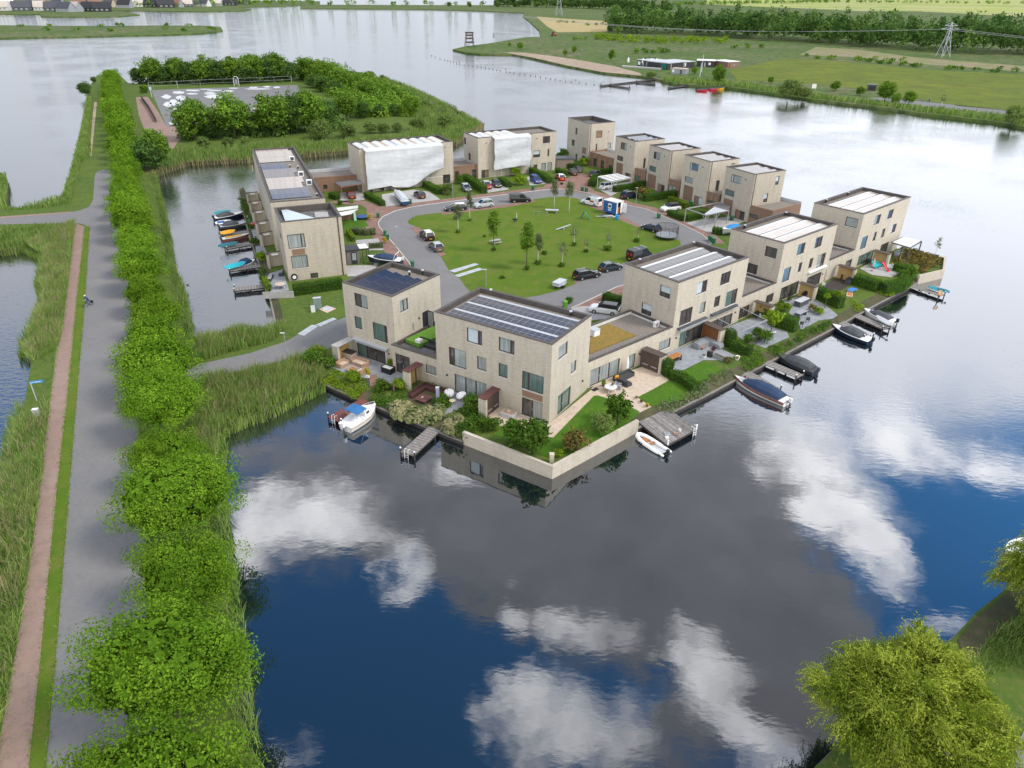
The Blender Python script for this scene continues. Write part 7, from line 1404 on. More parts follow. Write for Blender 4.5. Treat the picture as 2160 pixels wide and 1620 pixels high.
def board(label,pa,pb,m,z=-.36,wd=.8,pad=None,group='paddle boards on the jetties',tilt=0):
 a,b_=G(*pa,z),G(*pb,z);Ln=(b_ - a).length;root=thing('paddle_board',label,'paddle board',(a.x,a.y,z),math.atan2(b_.y - a.y,b_.x - a.x),group);rr=[]
 for i in range(13):
  t=i / 12;h=max(wd / 2 * (1 - abs(2 * t - .95) ** 3.2) ** .6 if abs(2 * t - .95) < 1 else .03,.03);x=t * Ln;up=.12 * max(0,t - .8) / .2
  rr.append([(x,-h * .8,.02 + up),(x,-h,.07 + up),(x,-h * .85,.13 + up),(x,h * .85,.13 + up),(x,h,.07 + up),(x,h * .8,.02 + up)])
 b=MB();b.loft(rr);b.build('hull',M[m] if isinstance(m,str) else m,root,smooth=False);b=MB()
 b.box(Ln * .12,Ln * .58,-wd * .3,wd * .3,.131,.142);b.build('deck_pad',M[pad or 'grey'] if isinstance(pad or 'grey',str) else pad,root);root.rotation_euler[0]=tilt
 b=MB();b.box(.05,.3,-.012,.012,-.14,.03);b.build('fin',M['black'],root);return root
TEAL=mat('board_teal',(.025,.24,.30),.4,.08,2);DTEAL=mat('board_darkteal',(.02,.12,.16),.4,.08,2);TURQ=mat('board_turquoise',(.02,.36,.44),.35,.08,2);ORNG=mat('board_orange',(.68,.32,.02),.4,.06,2);BBLUE=mat('board_blue',(.02,.08,.30),.4,.08,2)
board('teal paddle board at the top of the left terrace jetties',zN(235,225),zN(490,185),TEAL,.2,1.0,TEAL,tilt=.5);board('white and blue paddle board between the two dark boats',zN(250,375),zN(505,340),'white',.2,1.0,BBLUE,tilt=.5);board('orange paddle board of the left terrace',zN(330,535),zN(562,490),ORNG,.1,1.0,ORNG,tilt=.5);board('dark teal paddle board above the white fenders',zN(295,735),zN(605,675),DTEAL,.1,1.0,DTEAL,tilt=.5)
board('large turquoise paddle board of the left terrace',zN(395,1075),zN(725,985),TURQ,.1,1.1,TURQ,tilt=.45);board('pale grey paddle board leaning on the right-hand jetty',z9(1735,1120),z9(1560,1010),'lgrey',.15,.9,'alu',tilt=-.3);board('blue and grey paddle board on the last right-hand jetty',zR(1940,1420),zR(1665,1355),TEAL,-.05,1.0,DTEAL,tilt=-.3);board('white surfboard with a red edge under the small large-leaved tree',zq(1150,440),zq(1335,420),'white',.35,.8,'white',tilt=-.6)
t=thing('lifebuoy','yellow ring buoy on the end of the last jetty','ring buoy',G(*zR(1812,1450),-.05));b=MB();b.tube([(.3 * math.cos(a * PI / 8),.12 * math.sin(a * PI / 8),.32 + .3 * math.sin(a * PI / 8)) for a in range(17)],.09,8);b.build('ring',ORNG,t)
# ---------------------------------------------------------------- garden objects
def store(label,p_house,p_out,w,h=2.45,lid='rust',kind='doors',side=1,lidw=None):
 """p_house, p_out: pixels at lid height of the wall end and the outer end of the store's long axis; side: which long side opens"""
 a,b_=G(*p_house,h),G(*p_out,h);Ln=(b_ - a).length;root=thing('brick_store',label,'garden store',(a.x,a.y,0),math.atan2(b_.y - a.y,b_.x - a.x),'brick garden stores along the house fronts');w2=w / 2
 b=MB();b.box(Ln - .32,Ln,-w2,w2,-.1,h - .1);b.box(0,Ln - .32,-side * w2 if side > 0 else w2 - .12,-side * w2 + .12 if side > 0 else w2,-.1,h - .1) if kind != 'through' else None
 b.build('wall',BRICK,root)
 b=MB();b.box(-.02,Ln + .05,-w2 - .06,w2 + .06,h - .098,h);b.build('lid',M[lid],root)
 ys=side * (w2 - .12)
 if kind == 'doors':
  n=2
  for k in range(n):
   x0=.06 + (Ln - .42) * k / n;x1=.06 + (Ln - .42) * (k + 1) / n - .02;b=MB();b.box(x0,x1,min(ys,ys - side * .06),max(ys,ys - side * .06),.05,h - .12);o=b.build('door',M['brown'] if lid != 'oak' else M['orangewood'],root);b=MB();b.box(x0 + .2,x1 - .25,ys - .005 if side < 0 else ys + .001,ys + .015 if side > 0 else ys - .001,.55,.65) if x1 - x0 > .6 else None
   if x1 - x0 > .6:b.build('vent',M['lgrey'],o)
 elif kind == 'oak':
  b=MB();b.box(.05,Ln - .36,min(ys,ys - side * .06),max(ys,ys - side * .06),.05,h - .12);b.build('door',mat('oak_slats',(.22,.085,.03),.6,.2,3,wave=(5,'X',.4)),root)
 else:
  b=MB();yb=-side * (w2 - .13);b.box(.02,Ln - .33,min(yb,yb + side * .02),max(yb,yb + side * .02),.0,h - .11);b.box(Ln - .345,Ln - .325,-w2 + .02,w2 - .02,0,h - .11);b.build('niche',M['niche'],root)
  b=MB();b.box(Ln * .45,Ln * .45 + .12,ys - .06,ys + .06,0,h - .11) if kind == 'post' else None
  if kind == 'post':b.build('post',M['brown'],root)
 return root
store('brick store with a pale pinkish lid at the front left house',zP(830,190),zP(540,330),1.0,2.5,'tile_mid','niche',1);store('red-brown lidded brick store left of the sunken seat',zP(2040,620),zP(1790,770),.95,2.45,'rust','post',1);store('red-brown lidded store with double brown doors beside the concrete fire table',z3(795,1225),z3(630,1350),1.0,2.5,'rust','doors',1)
store('store with brown double doors and a planted lid on the beige terrace',z5(950,800),z5(1210,900),1.1,2.5,'brown','doors',-1);store('store with an orange slatted door beside the covered sofa',zq(320,262),zq(580,372),1.0,2.5,'brown','oak',-1);store('open store with a yellow inside behind the black barbecue',z9(180,830),z9(390,895),.9,2.4,'brown','niche',-1)
store('open store with a planted lid beside the black covered barbecue',z9(690,620),z9(890,670),.9,2.4,'brown','niche',-1);store('open store with a cluttered yellow niche on the dark planked terrace',z9(1130,420),z9(1335,470),.9,2.4,'brown','niche',-1);store('open store behind the turquoise pool',zR(985,880),zR(1195,930),.9,2.4,'brown','niche',-1)
for i,(x0,y0,x1,y1,yb) in enumerate([(470,510,560,502,590),(495,600,590,590,680),(525,695,625,682,790),(560,805,665,790,900),(598,918,705,900,1030),(668,1118,790,1100,1230)]):
 a,b_=G(*zL(x0,y0),2.4),G(*zL(x1,y1),2.4);root=thing('garden_screen',f'{ORD[i]} brick garden screen from the far end of the left terrace','garden screen',(b_.x,b_.y,0),math.atan2(a.y - b_.y,a.x - b_.x),'brick screens between the left terrace gardens');Ln=(a - b_).length
 b=MB();b.box(-.6,Ln,-.15,.15,-.1,2.4);b.box(Ln - .3,Ln,-.15,1.0,-.1,2.4);b.build('wall',BRICK,root);b=MB();b.box(-.62,Ln + .03,-.18,.18,2.403,2.48);b.box(Ln - .33,Ln + .03,.18,1.05,2.403,2.48);b.build('coping',M['brown'],root);b=MB();b.box(.1,Ln * .6,.18,.75,2.1,2.2);b.build('lid',M['white'],root)
def block(name,label,cat,p,size,m,rz=0,z=0,parts=None,bevel=.03,group=None):
 """a small piece of furniture made of boxes: parts = (part name, x0, x1, y0, y1, z0, z1, material)"""
 root=thing(name,label,cat,G(*p,z),rz,group)
 for q in parts:b=MB();b.box(*q[1:7]);b.build(q[0],M[q[7]] if isinstance(q[7],str) else q[7],root,bevel=bevel)
 return root
A2_,A3_=b2.ang,b3.ang
def sofa(name,label,p,w,d,m,rz,corner=False,cush=None,z=0):
 P_=[('seat',-w / 2,w / 2,-d / 2,d / 2,0,.36,m),('backrest',-w / 2,w / 2,d / 2 - .2,d / 2,.363,.75,m),('armrest',-w / 2,-w / 2 + .2,-d / 2,d / 2 - .203,.363,.62,m),('armrest',w / 2 - .2,w / 2,-d / 2,d / 2 - .203,.363,.62,m),('cushion',-w / 2 + .21,w / 2 - .21,-d / 2 + .02,d / 2 - .21,.363,.48,cush or m)]
 if corner:P_ += [('seat',-w / 2,-w / 2 + d,-d / 2 - 1.4,-d / 2 - .003,0,.36,m),('backrest',-w / 2,-w / 2 + .2,-d / 2 - 1.4,-d / 2 - .003,.363,.75,m),('cushion',-w / 2 + .21,-w / 2 + d - .05,-d / 2 - 1.35,-d / 2 - .01,.363,.48,cush or m)]
 return block(name,label,'sofa' if name != 'armchair' else 'armchair',p,None,m,rz,z,P_)
sofa('garden_sofa','tan wicker sofa nearest the sliding doors of the front left house',zP(1000,660),2.3,1.0,'wicker',A2_ + PI / 2 + PI,cush='tile_beige');sofa('garden_sofa','tan wicker sofa nearest the red steps',zP(1010,820),1.5,.9,'wicker',A2_ + PI,cush='tile_beige');sofa('armchair','wide tan wicker armchair beside the round fire table',zP(690,680),1.5,.95,'wicker',A2_ - .05,cush='tile_beige')
t=thing('fire_table','round tan wicker fire table with orange filling in its bowl','fire table',G(*zP(855,775)));b=MB();b.lathe([(.01,0),(.62,0),(.68,.42),(.36,.43),(.34,.32),(.01,.32)],n=20);b.build('drum',M['wicker'],t);b=MB();b.lathe([(.01,.33),(.32,.33),(.2,.40),(.01,.42)],n=14);b.build('bowl',M['orangewood'],t)
block('storage_box','beige garden box with a dark flat lid in the niche of the pale lidded store','storage box',zP(815,560),None,'',A2_,0,[('body',-.5,.5,-.85,.85,0,1.05,'tile_beige'),('lid',-.54,.54,-.89,.89,1.053,1.12,'dark')])
block('planter','black planter with a white slab on top on the grey terrace','planter',zP(1490,790),None,'',A2_,0,[('tub',-.5,.5,-.75,.75,0,.8,'black'),('slab',-.52,.1,-.78,.5,.803,.88,'offwhite')]);plant('lime',G(*zP(1525,690),.5),(.45,.45,.7),'small feathery plant in the black planter','plant')
t=thing('flower_pot','white and red pot on the plank corner below the tan sofa','flower pot',G(*zP(1130,905),.35));b=MB();b.lathe([(.01,0),(.2,0),(.26,.28),(.22,.28),(.01,.2)],n=14);b.build('pot',M['redwood'],t);b=MB();b.lathe([(.25,.2),(.27,.28),(.27,.36),(.01,.36)],n=14);b.build('rim',M['white'],t);plant('yellow',G(*zP(1130,890),.6),(.5,.5,1.0),'yellow flowers in the white and red pot','plant')
t=thing('plank_fence','dark plank fence with three pale posts in front of the grey terrace','fence',G(*zP(1280,1050)));q0=G(*zP(1285,1040));q1=G(*zP(1590,1120));b=MB();b.beam((0,0,.28),(q1.x - q0.x,q1.y - q0.y,.28),.06,.5);b.build('plank',M['darkwood'],t)
for f in (0,.5,1):b=MB();p=(q1 - q0) * f;b.box(p.x - .09,p.x + .09,p.y - .09,p.y + .09,-.2,1.05);b.build('post',M['timber'],t)
t.location=q0
a,c=G(*zP(1180,1060),0),G(*zP(1060,1270),-.45);t=thing('garden_steps','red wooden steps down to the red jetty','steps',(a.x,a.y,0),math.atan2(c.y - a.y,c.x - a.x));Ln=(c - a).length;b=MB()
for k in range(5):b.box(Ln * k / 5,Ln * (k + 1) / 5 + .05,-.85,.85,-.62,-.02 - .43 * k / 4.5)
b.build('treads',M['redwood'],t)
P_=[G(*zP(*q),-.1) for q in ((1150,900),(1290,880),(1290,1060),(1180,1080))];b=MB();b.prism([(p.x - P_[0].x,p.y - P_[0].y) for p in P_],-.2,.33);o=b.build('plank_block',M['timber']);o.location=(P_[0].x,P_[0].y,0);tag(o,'pale planked block at the head of the red steps','planter block')
# sunken seat of the corner house
t=thing('sunken_seat','dark red-brown L-shaped bench round a sunken square','bench',G(*z2(1170,745),.02),A2_)
b=MB();b.box(-2.9,0,-.45,.0,.0,.45);b.box(-.45,0,-3.4,-.452,.0,.45);b.build('bench',mat('bench_wood',(.075,.03,.03),.7,.25,2,stretch=(1,8,1)),t,bevel=.02);b=MB();b.box(-2.9,.06,.0,.1,.0,.8);b.box(.0,.1,-3.4,-.002,.0,.8);b.build('backrest',mat('bench_wood2',(.06,.028,.028),.7,.25,2),t)
block('low_table','dark brown square table in the sunken seat','table',z2(1155,895),None,'',A2_,0,[('top',-.75,.75,-.75,.75,.36,.43,'rust'),('base',-.55,.55,-.55,.55,0,.358,'darkwood'),('tray',-.1,.15,.1,.3,.433,.47,'lgrey')])
t=thing('garden_pillar','lavender grey square pillar beside the white round chairs','pillar',G(*z2(1318,925)));b=MB();b.box(-.19,.19,-.19,.19,0,2.1);b.build('shaft',mat('lavender',(.28,.27,.40),.7,.12,2),t,bevel=.02);b=MB();b.box(-.21,.21,-.21,.21,2.103,2.16);b.build('cap',M['lgrey'],t)
def bowl_chair(label,p,rz):
 t=thing('bowl_chair',label,'chair',G(*p),rz,'white bowl chairs');b=MB();rr=[]
 for r,z in ((.02,.28),(.3,.31),(.5,.5),(.58,.72),(.55,.72),(.46,.52),(.28,.36),(.02,.33)):rr.append([(r * math.cos(a * PI / 9) - z * .25 + .1,r * math.sin(a * PI / 9),z + .28 * -math.cos(a * PI / 9) * r) for a in range(18)])
 b.loft(rr);b.build('bowl',M['white'],t,smooth=True)
 for a in range(3):b=MB();b.cyl((.1 * math.cos(a * 2.1),.1 * math.sin(a * 2.1),.33),(.4 * math.cos(a * 2.1),.4 * math.sin(a * 2.1),0),.025,.02,6);b.build('leg',M['white'],t)
bowl_chair('white bowl chair nearer the lavender pillar',z2(1448,860),-1.4);bowl_chair('white bowl chair nearer the sliding doors',z2(1575,885),-2.6)
t=thing('side_table','small cream round table between the white bowl chairs','table',G(*z2(1482,925)));b=MB();b.lathe([(.01,.4),(.36,.4),(.36,.44),(.01,.44)],n=18);b.build('top',mat('cream',(.62,.55,.33),.6,.05),t);b=MB();b.cyl((0,0,0),(0,0,.4),.05,.05,8);b.build('leg',M['white'],t)
t=thing('fire_table','square concrete fire table on the front terrace of the corner house','fire table',G(*z3(937,1555)),A2_);b=MB();b.box(-.55,.55,-.8,.8,0,.55);b.build('tub',M['lgrey'],t,bevel=.03);b=MB();b.box(-.45,.45,-.7,.7,.552,.56,0);b.box(-.15,.15,-.2,.2,.56,.75,1);b.build('burner',[M['wicker'],M['tile_beige']],t)
# right-hand terraces
sofa('garden_sofa','dark grey wicker corner sofa on the beige terrace',z5(690,1190),3.0,.95,'wickerdark',A3_ + PI + PI,True,'wickerdark');block('cushion','yellow and red cushion on the dark corner sofa','cushion',z5(605,1190),None,'',.5,.48,[('pillow',-.26,.26,-.1,.1,0,.42,ORNG),('spot',-.1,.12,-.12,.12,.1,.28,LRED)],.06)
def round_table(label,p,r=.75,m='offwhite'):
 t=thing('round_table',label,'table',G(*p));b=MB();b.lathe([(.01,.70),(r,.70),(r,.75),(.01,.75)],n=22);b.build('top',M[m],t)
 for a in range(3):b=MB();b.cyl((r * .45 * math.cos(a * 2.1),r * .45 * math.sin(a * 2.1),.70),(r * .8 * math.cos(a * 2.1),r * .8 * math.sin(a * 2.1),0),.045,.035,8);b.build('leg',M['white'],t)
 return t
round_table('round white table with three legs on the beige terrace',z5(525,1360));plant('purple',G(*z5(548,1280),.75),(.3,.3,.28),'red heather bowl on the round white table','plant')
block('armchair','grey wicker armchair beside the round white table','armchair',z5(620,1320),None,'',A3_ + .6,0,[('seat',-.35,.35,-.35,.35,0,.42,'grey'),('backrest',-.35,.35,.25,.4,.423,.85,'grey'),('armrest',-.4,-.28,-.35,.247,.423,.64,'grey'),('armrest',.28,.4,-.35,.247,.423,.64,'grey')])
def pot(label,p,r=.2,h=.35,m='redwood',plantk=None,s=.3,z=0,plab=None):
 t=thing('plant_pot',label,'plant pot',G(*p,z));b=MB();b.lathe([(.01,0),(r * .75,0),(r,h),(r * .85,h),(.01,h * .8)],n=14);b.build('pot',M[m] if isinstance(m,str) else m,t)
 if plantk:plant(plantk,G(*p,z + h * .7),s,plab,'plant')
pot('terracotta pot by the sliding door of the beige terrace',z5(437,1290),.22,.4,'redwood','lime',(.3,.3,.75),plab='yellow-green plant in the terracotta pot');pot('grey pot nearest the lawn corner',z5(855,1440),.16,.28,'grey','bronze',.22,plab='brown plant in the grey pot');pot('brown pot between the two others along the beige path',z5(918,1488),.17,.3,'brown','bronze',.22,plab='tuft in the brown pot');pot('orange-planted pot at the deck end of the beige path',z5(990,1545),.2,.28,'redwood','yellow',.32,plab='orange flowers at the deck end');pot('teal pot by the road side of the pale lidded store',zP(525,615),.2,.35,TEAL)
block('door_mat','black door mat at the sliding doors of the beige terrace','door mat',z5(330,1330),None,'',A3_,.03,[('mat',-.45,.45,-.3,.3,0,.02,'black')],0)
def parasol(label,p,m='offwhite',h=2.3,z=0,r=.16,pole='grey'):
 t=thing('folded_parasol',label,'parasol',G(*p,z));b=MB();b.cyl((0,0,0),(0,0,h),.025,.025,6);b.build('pole',M[pole],t);b=MB();b.lathe([(.03,h * .32),(r,h * .36),(r * .85,h * .7),(.05,h * .97),(.01,h)],n=10);b.build('canopy',M[m] if isinstance(m,str) else m,t);b=MB();b.lathe([(.01,0),(.25,0),(.25,.06),(.01,.08)],n=12);b.build('foot',M['dgrey'],t)
parasol('folded white parasol before the glazed door of the beige terrace',z5(725,1140),'white',2.6,r=.22)
block('garden_table','orange wooden table with dark legs beside the planted store','table',z5(1330,970),None,'',A3_ + PI / 2,0,[('top',-.5,.5,-1.05,1.05,.76,.82,'orangewood'),('leg',-.45,-.3,-1.0,-.85,0,.757,'darkwood'),('leg',.3,.45,-1.0,-.85,0,.757,'darkwood'),('leg',-.45,-.3,.85,1.0,0,.757,'darkwood'),('leg',.3,.45,.85,1.0,0,.757,'darkwood'),('shelf',-.4,.4,-.95,.95,.25,.3,'darkwood')])
t=thing('covered_sofa','large corner sofa under a grey weather cover beside the orange slatted door','sofa',G(*zq(290,600)),A3_);rr=[]
b=MB()
for x,hw,h in ((-1.75,.5,.35),(-1.6,.62,.82),(-.4,.65,.9),(.8,.66,.86),(1.6,.66,.8),(1.75,.5,.3)):rr.append([(x,-hw,0),(x,-hw * .92,h * .85),(x,0,h),(x,hw * .9,h * .95),(x,hw,0)])
b.loft(rr);rr=[]
for y,hw,h in ((-2.3,.45,.3),(-2.1,.55,.72),(-1.2,.58,.82),(-.4,.6,.85)):rr.append([(1.05 - hw,y,0),(1.05 - hw * .9,y,h * .85),(1.05,y,h),(1.05 + hw * .9,y,h * .9),(1.05 + hw,y,0)])
b.loft(rr);b.build('cover',M['wicker_grey'],t,bevel=.05)
block('low_table','small bright orange table in front of the covered sofa','table',zq(265,640),None,'',A3_ + .3,0,[('top',-.55,.55,-.38,.38,.36,.41,mat('orange_top',(.55,.17,.03),.5,.1,2)),('leg',-.45,-.35,-.3,-.2,0,.358,'darkwood'),('leg',.35,.45,.2,.3,0,.358,'darkwood'),('leg',-.45,-.35,.2,.3,0,.358,'darkwood'),('leg',.35,.45,-.3,-.2,0,.358,'darkwood')])
for lab,p,w_,d_,h_,m_ in (('grey-blue trough planter at the lawn edge before the covered sofa',zq(510,790),.55,1.5,.5,'tile_grey'),('dark box planter under the purple shrub',zq(380,760),.5,.6,.8,'dark'),('low round stone planter at the lawn corner',zq(295,770),.6,.6,.35,'lgrey'),('long dark raised bed in the awning garden',zq(1010,570),.6,4.2,.3,'dgrey')):
 block('planter',lab,'planter',p,None,'',A3_ + PI / 2 * (0 if d_ < 3 else .05) + (PI / 2 if d_ > 3 else 0),0,[('tub',-w_ / 2,w_ / 2,-d_ / 2,d_ / 2,0,h_,m_),('earth',-w_ / 2 + .06,w_ / 2 - .06,-d_ / 2 + .06,d_ / 2 - .06,h_,h_ + .02,'soil')])
pot('white pot holding the yellow-leaved shrub',zq(775,805),.3,.55,'white','yellow',.4,plab='yellow sprig in the white pot by the jetty')
def bbq(label,p,rz=0,cover=True):
 t=thing('barbecue',label,'barbecue',G(*p),rz);b=MB();b.box(-.55,.55,-.3,.3,.5,.9);b.lathe([(.01,.9),(.4,.9),(.38,1.05),(.2,1.15),(.01,1.16)],n=14,sy=.75);b.build('hood',M['black'],t,bevel=.03)
 for x in (-.5,.45):
  for y in (-.25,.2):b=MB();b.box(x,x + .06,y,y + .06,0,.5);b.build('leg',M['dgrey'],t)
bbq('black kettle barbecue beside the open yellow store',zq(1040,210),A3_);bbq('black covered barbecue in the second open store',z9(740,800),A3_);bbq('dark barbecue in front of the turquoise pool',z9(1460,420),A3_);block('grill_box','dark blue covered box on the dark planked terrace','storage box',z9(1240,640),None,'',A3_,0,[('body',-.55,.55,-.4,.4,0,.85,'dgrey'),('lid',-.58,.58,-.43,.43,.853,.95,'black')]);block('garden_rack','dark plant rack in the cluttered yellow niche','rack',z9(1175,580),None,'',A3_,0,[('shelf',-.6,.6,-.2,.2,.75,.8,'dark'),('leg',-.55,-.48,-.15,.15,0,.748,'dark'),('leg',.48,.55,-.15,.15,0,.748,'dark')])
def dining(label,p,rz,L=2.2):
 block('dining_table',label,'table',p,None,'',rz,0,[('top',-L / 2,L / 2,-.5,.5,.72,.77,'grey'),('leg',-L / 2 + .1,-L / 2 + .2,-.4,.4,0,.718,'dgrey'),('leg',L / 2 - .2,L / 2 - .1,-.4,.4,0,.718,'dgrey')])
block('bench_block','grey wooden bench-height counter by the clipped balls','counter',z9(700,880),None,'',A3_,0,[('top',-1.35,1.35,-.55,.55,.85,.92,'lgrey'),('body',-1.3,1.3,-.5,.5,0,.848,'dgrey')]);dining('long dark dining table on the grey dining terrace',z9(690,1010),A3_)
def chair(label,p,rz,m='dgrey',z=0,group=None):
 b=MB();root=thing('garden_chair',label,'chair',G(*p,z),rz,group);b.box(-.24,.24,-.24,.24,.42,.47);b.build('seat',M[m],root);b=MB();b.box(-.24,.24,.2,.25,.473,.9);b.build('backrest',M[m],root)
 for x in (-.22,.18):
  for y in (-.22,.2):b=MB();b.box(x,x + .04,y,y + .04,0,.418);b.build('leg',M[m],root)
 for x in (-.26,.22):b=MB();b.box(x,x + .04,-.22,.198,.64,.68);b.build('armrest',M[m],root)
for i,(x,y,r,lab) in enumerate(((700,1130,2,'dark chair nearest the quay at the dining terrace'),(620,1050,2.3,'dark chair at the left end of the long dining table'),(770,1080,2.2,'dark chair at the middle of the long dining table'))):chair(lab,z9(x,y),A3_ + r,'dgrey',0,'dark dining chairs')
for x,y,r,lab in ((1690,470,2.2,'white plastic chair, left of the pair'),(1745,470,1.2,'white plastic chair, right of the pair')):chair(lab,z9(x,y),A3_ + r,'white',0,'white plastic chairs')
chair('white chair on the terrace by the black barbecue',zq(1110,225),A3_ + 1,'white');chair('white lounge chair beside the second open store',z9(950,680),A3_ + 2,'white')
block('sand_table','bright blue low table on the rough lawn','table',z9(1280,725),None,'',A3_,0,[('top',-.85,.85,-.5,.5,.3,.36,mat('bright_blue',(.06,.22,.62),.4,.08,2)),('leg',-.8,-.7,-.45,.45,0,.298,'lgrey'),('leg',.7,.8,-.45,.45,0,.298,'lgrey')]);block('play_box','white and orange patterned box beside the blue table','box',z9(1250,775),None,'',A3_ + .4,0,[('body',-.8,.8,-.45,.45,0,.22,'tile_beige'),('cloth',-.5,.6,-.4,.3,.222,.27,mat('orange_cloth',(.5,.16,.06),.7,.3,3))])
t=thing('paddling_pool','turquoise sail-shaped pool liner leaning by the last house','pool',G(*zR(1010,1100)),A3_);b=MB();rr=[[(-1.2 + .3 * k,-.5 + .1 * math.sin(k),.15 + .05 * k),(-1.2 + .3 * k,.1,.5),(-1.2 + .3 * k,.6,1.25 - .06 * k)] for k in range(9)];b.loft(rr,closed=False);b.loft([[(p[0],p[1],p[2] - .05) for p in r][::-1] for r in rr],closed=False);b.build('liner',mat('aqua',(.02,.40,.45),.4,.1,2),t)
t=thing('garden_slide','red children\'s slide in front of the turquoise pool','slide',G(*zR(1070,1120)),A3_ - PI / 2 - .35);b=MB();rr=[[(1.7 * k / 6 ,-.24,1.15 * (1 - k / 6) ** 1.2 + .18),(1.7 * k / 6,-.2,1.15 * (1 - k / 6) ** 1.2 + .06),(1.7 * k / 6,.2,1.15 * (1 - k / 6) ** 1.2 + .06),(1.7 * k / 6,.24,1.15 * (1 - k / 6) ** 1.2 + .18)] for k in range(7)];b.loft(rr,closed=False);b.build('chute',mat('slide_red',(.62,.03,.05),.35,.05),t)
for sd in (-.22,.22):b=MB();b.cyl((-.4,sd,0),(0,sd,1.3),.035,.035,6);b.build('leg',M['dgrey'],t)
parasol('folded cream parasol on the round terrace by the red slide',zR(950,1150),'tile_beige',2.4,r=.2)
def pergola(label,quad,z,posts,m,slat,zb=0,name='pergola',cat='pergola',nsl=0,th=.12):
 P_=[G(*q,z) for q in quad];o=P_[0];t=thing(name,label,cat,(o.x,o.y,zb));b=MB()
 for p,q in zip(P_,P_[1:] + P_[:1]):b.beam((p.x - o.x,p.y - o.y,z - zb),(q.x - o.x,q.y - o.y,z - zb),.12,.18)
 b.build('frame',M[m],t)
 if slat:
  n_=nsl or 1
  for k in range(n_):
   f0,f1=(k + .05) / n_,(k + (.62 if nsl else .95)) / n_;b=MB();q=[P_[0].lerp(P_[1],f0),P_[0].lerp(P_[1],f1),P_[3].lerp(P_[2],f1),P_[3].lerp(P_[2],f0)]
   b.hexa([(v.x - o.x,v.y - o.y,z - zb + .095) for v in q] + [(v.x - o.x,v.y - o.y,z - zb + .14) for v in q]);b.build('roof_panel',M[slat],t)
 for k in posts:p=P_[k] if isinstance(k,int) else G(*k,z);b=MB();b.box(p.x - o.x - .08,p.x - o.x + .08,p.y - o.y - .08,p.y - o.y + .08,0,z - zb - .09);b.build('post',M[m],t)
 return t
pergola('white cloth pergola with dark posts at the last house',px(zR,(1200,790),(1440,860),(1585,775),(1345,722)),2.7,[1,2],'dgrey','offwhite');block('garden_bench','grey lounge furniture under the white pergola','bench',zR(1290,950),None,'',A3_,0,[('seat',-1.2,1.2,-.4,.4,0,.4,'grey'),('backrest',-1.2,1.2,.25,.4,.403,.8,'grey'),('cushion',-.9,.7,-.35,.24,.403,.5,'lgrey')])
pergola('white slatted carport at the back right',px(zT,(585,1030),(795,1110),(1090,1050),(880,985)),2.5,[0,1,2,3],'alu','white',nsl=5,name='carport',cat='carport')
pergola('grey timber carport with diagonal braces and a part clear roof',px(zU,(340,1010),(640,1110),(990,1040),(870,912)),2.7,[0,1,2],'tile_mid',None,name='carport',cat='carport')
cp=bpy.data.objects[[o.name for o in bpy.data.objects if o.get('label','').startswith('grey timber carport')][0]]
P_=[G(*zU(*q),2.8) for q in ((620,1090),(730,1010),(770,985),(980,1040),(640,1105))];b=MB();b.prism([(p.x - cp.location.x,p.y - cp.location.y) for p in P_],2.80,2.84);b.build('roof_panel',M['lgrey'],cp);P_=[G(*zU(*q),2.75) for q in ((730,985),(870,918),(1010,970),(985,1035),(770,985))];b=MB();b.prism([(p.x - cp.location.x,p.y - cp.location.y) for p in P_],2.70,2.795);b.build('roof_deck',M['bitumen'],cp)
q=G(*zU(640,1110),2.7) - cp.location;q3=G(*zU(800,1080),2.7) - cp.location;b=MB()
for o_ in (q,q3):
 for d_ in ((.7,.45),(-.55,.5)):b.beam((o_.x,o_.y,1.7),(o_.x + d_[0],o_.y + d_[1] * .3,2.6),.1,.1)
b.box(q3.x - .08,q3.x + .08,q3.y - .08,q3.y + .08,0,2.6);b.build('brace',M['tile_mid'],cp)
pergola('timber carport with a mossy flat roof at the back left',px(zV,(48,905),(140,970),(487,915),(385,855)),2.5,[0,1,2],'timber','bitumen',name='carport',cat='carport')
# garden house, sails, play set of the left gardens
bg_=Box(zc_(490,1070),zc_(960,1020),zc_(470,965),2.5);t=thing('garden_house','grey garden house with a glazed door and an open porch at the left gardens','garden house',bg_.o,bg_.ang);b=MB();b.box(0,bg_.L1 * .55,.05,bg_.L2,0,2.35);b.build('wall',mat('grey_boards',(.16,.14,.145),.8,.2,2,stretch=(6,6,.3)),t);b=MB();b.box(-.15,bg_.L1 + .1,-.1,bg_.L2 + .1,2.353,2.55);b.build('roof',M['dark'],t);b=MB();b.box(bg_.L1 * .6,bg_.L1,.1,bg_.L2 - .1,2.553,2.58);b.build('skylight',M['white'],t)
b=MB();b.box(bg_.L1 * .2,bg_.L1 * .45,-.01,.045,.03,2.1);d_=b.build('door',M['dark'],t);b=MB();b.box(bg_.L1 * .24,bg_.L1 * .41,-.03,-.012,.7,1.95);b.build('pane',M['g_curtain'],d_)
for x,y in ((bg_.L1,0),(bg_.L1,bg_.L2 - .1),(bg_.L1 * .72,0)):b=MB();b.box(x - .1,x,y,y + .1,0,2.35);b.build('post',M['dark'],t)
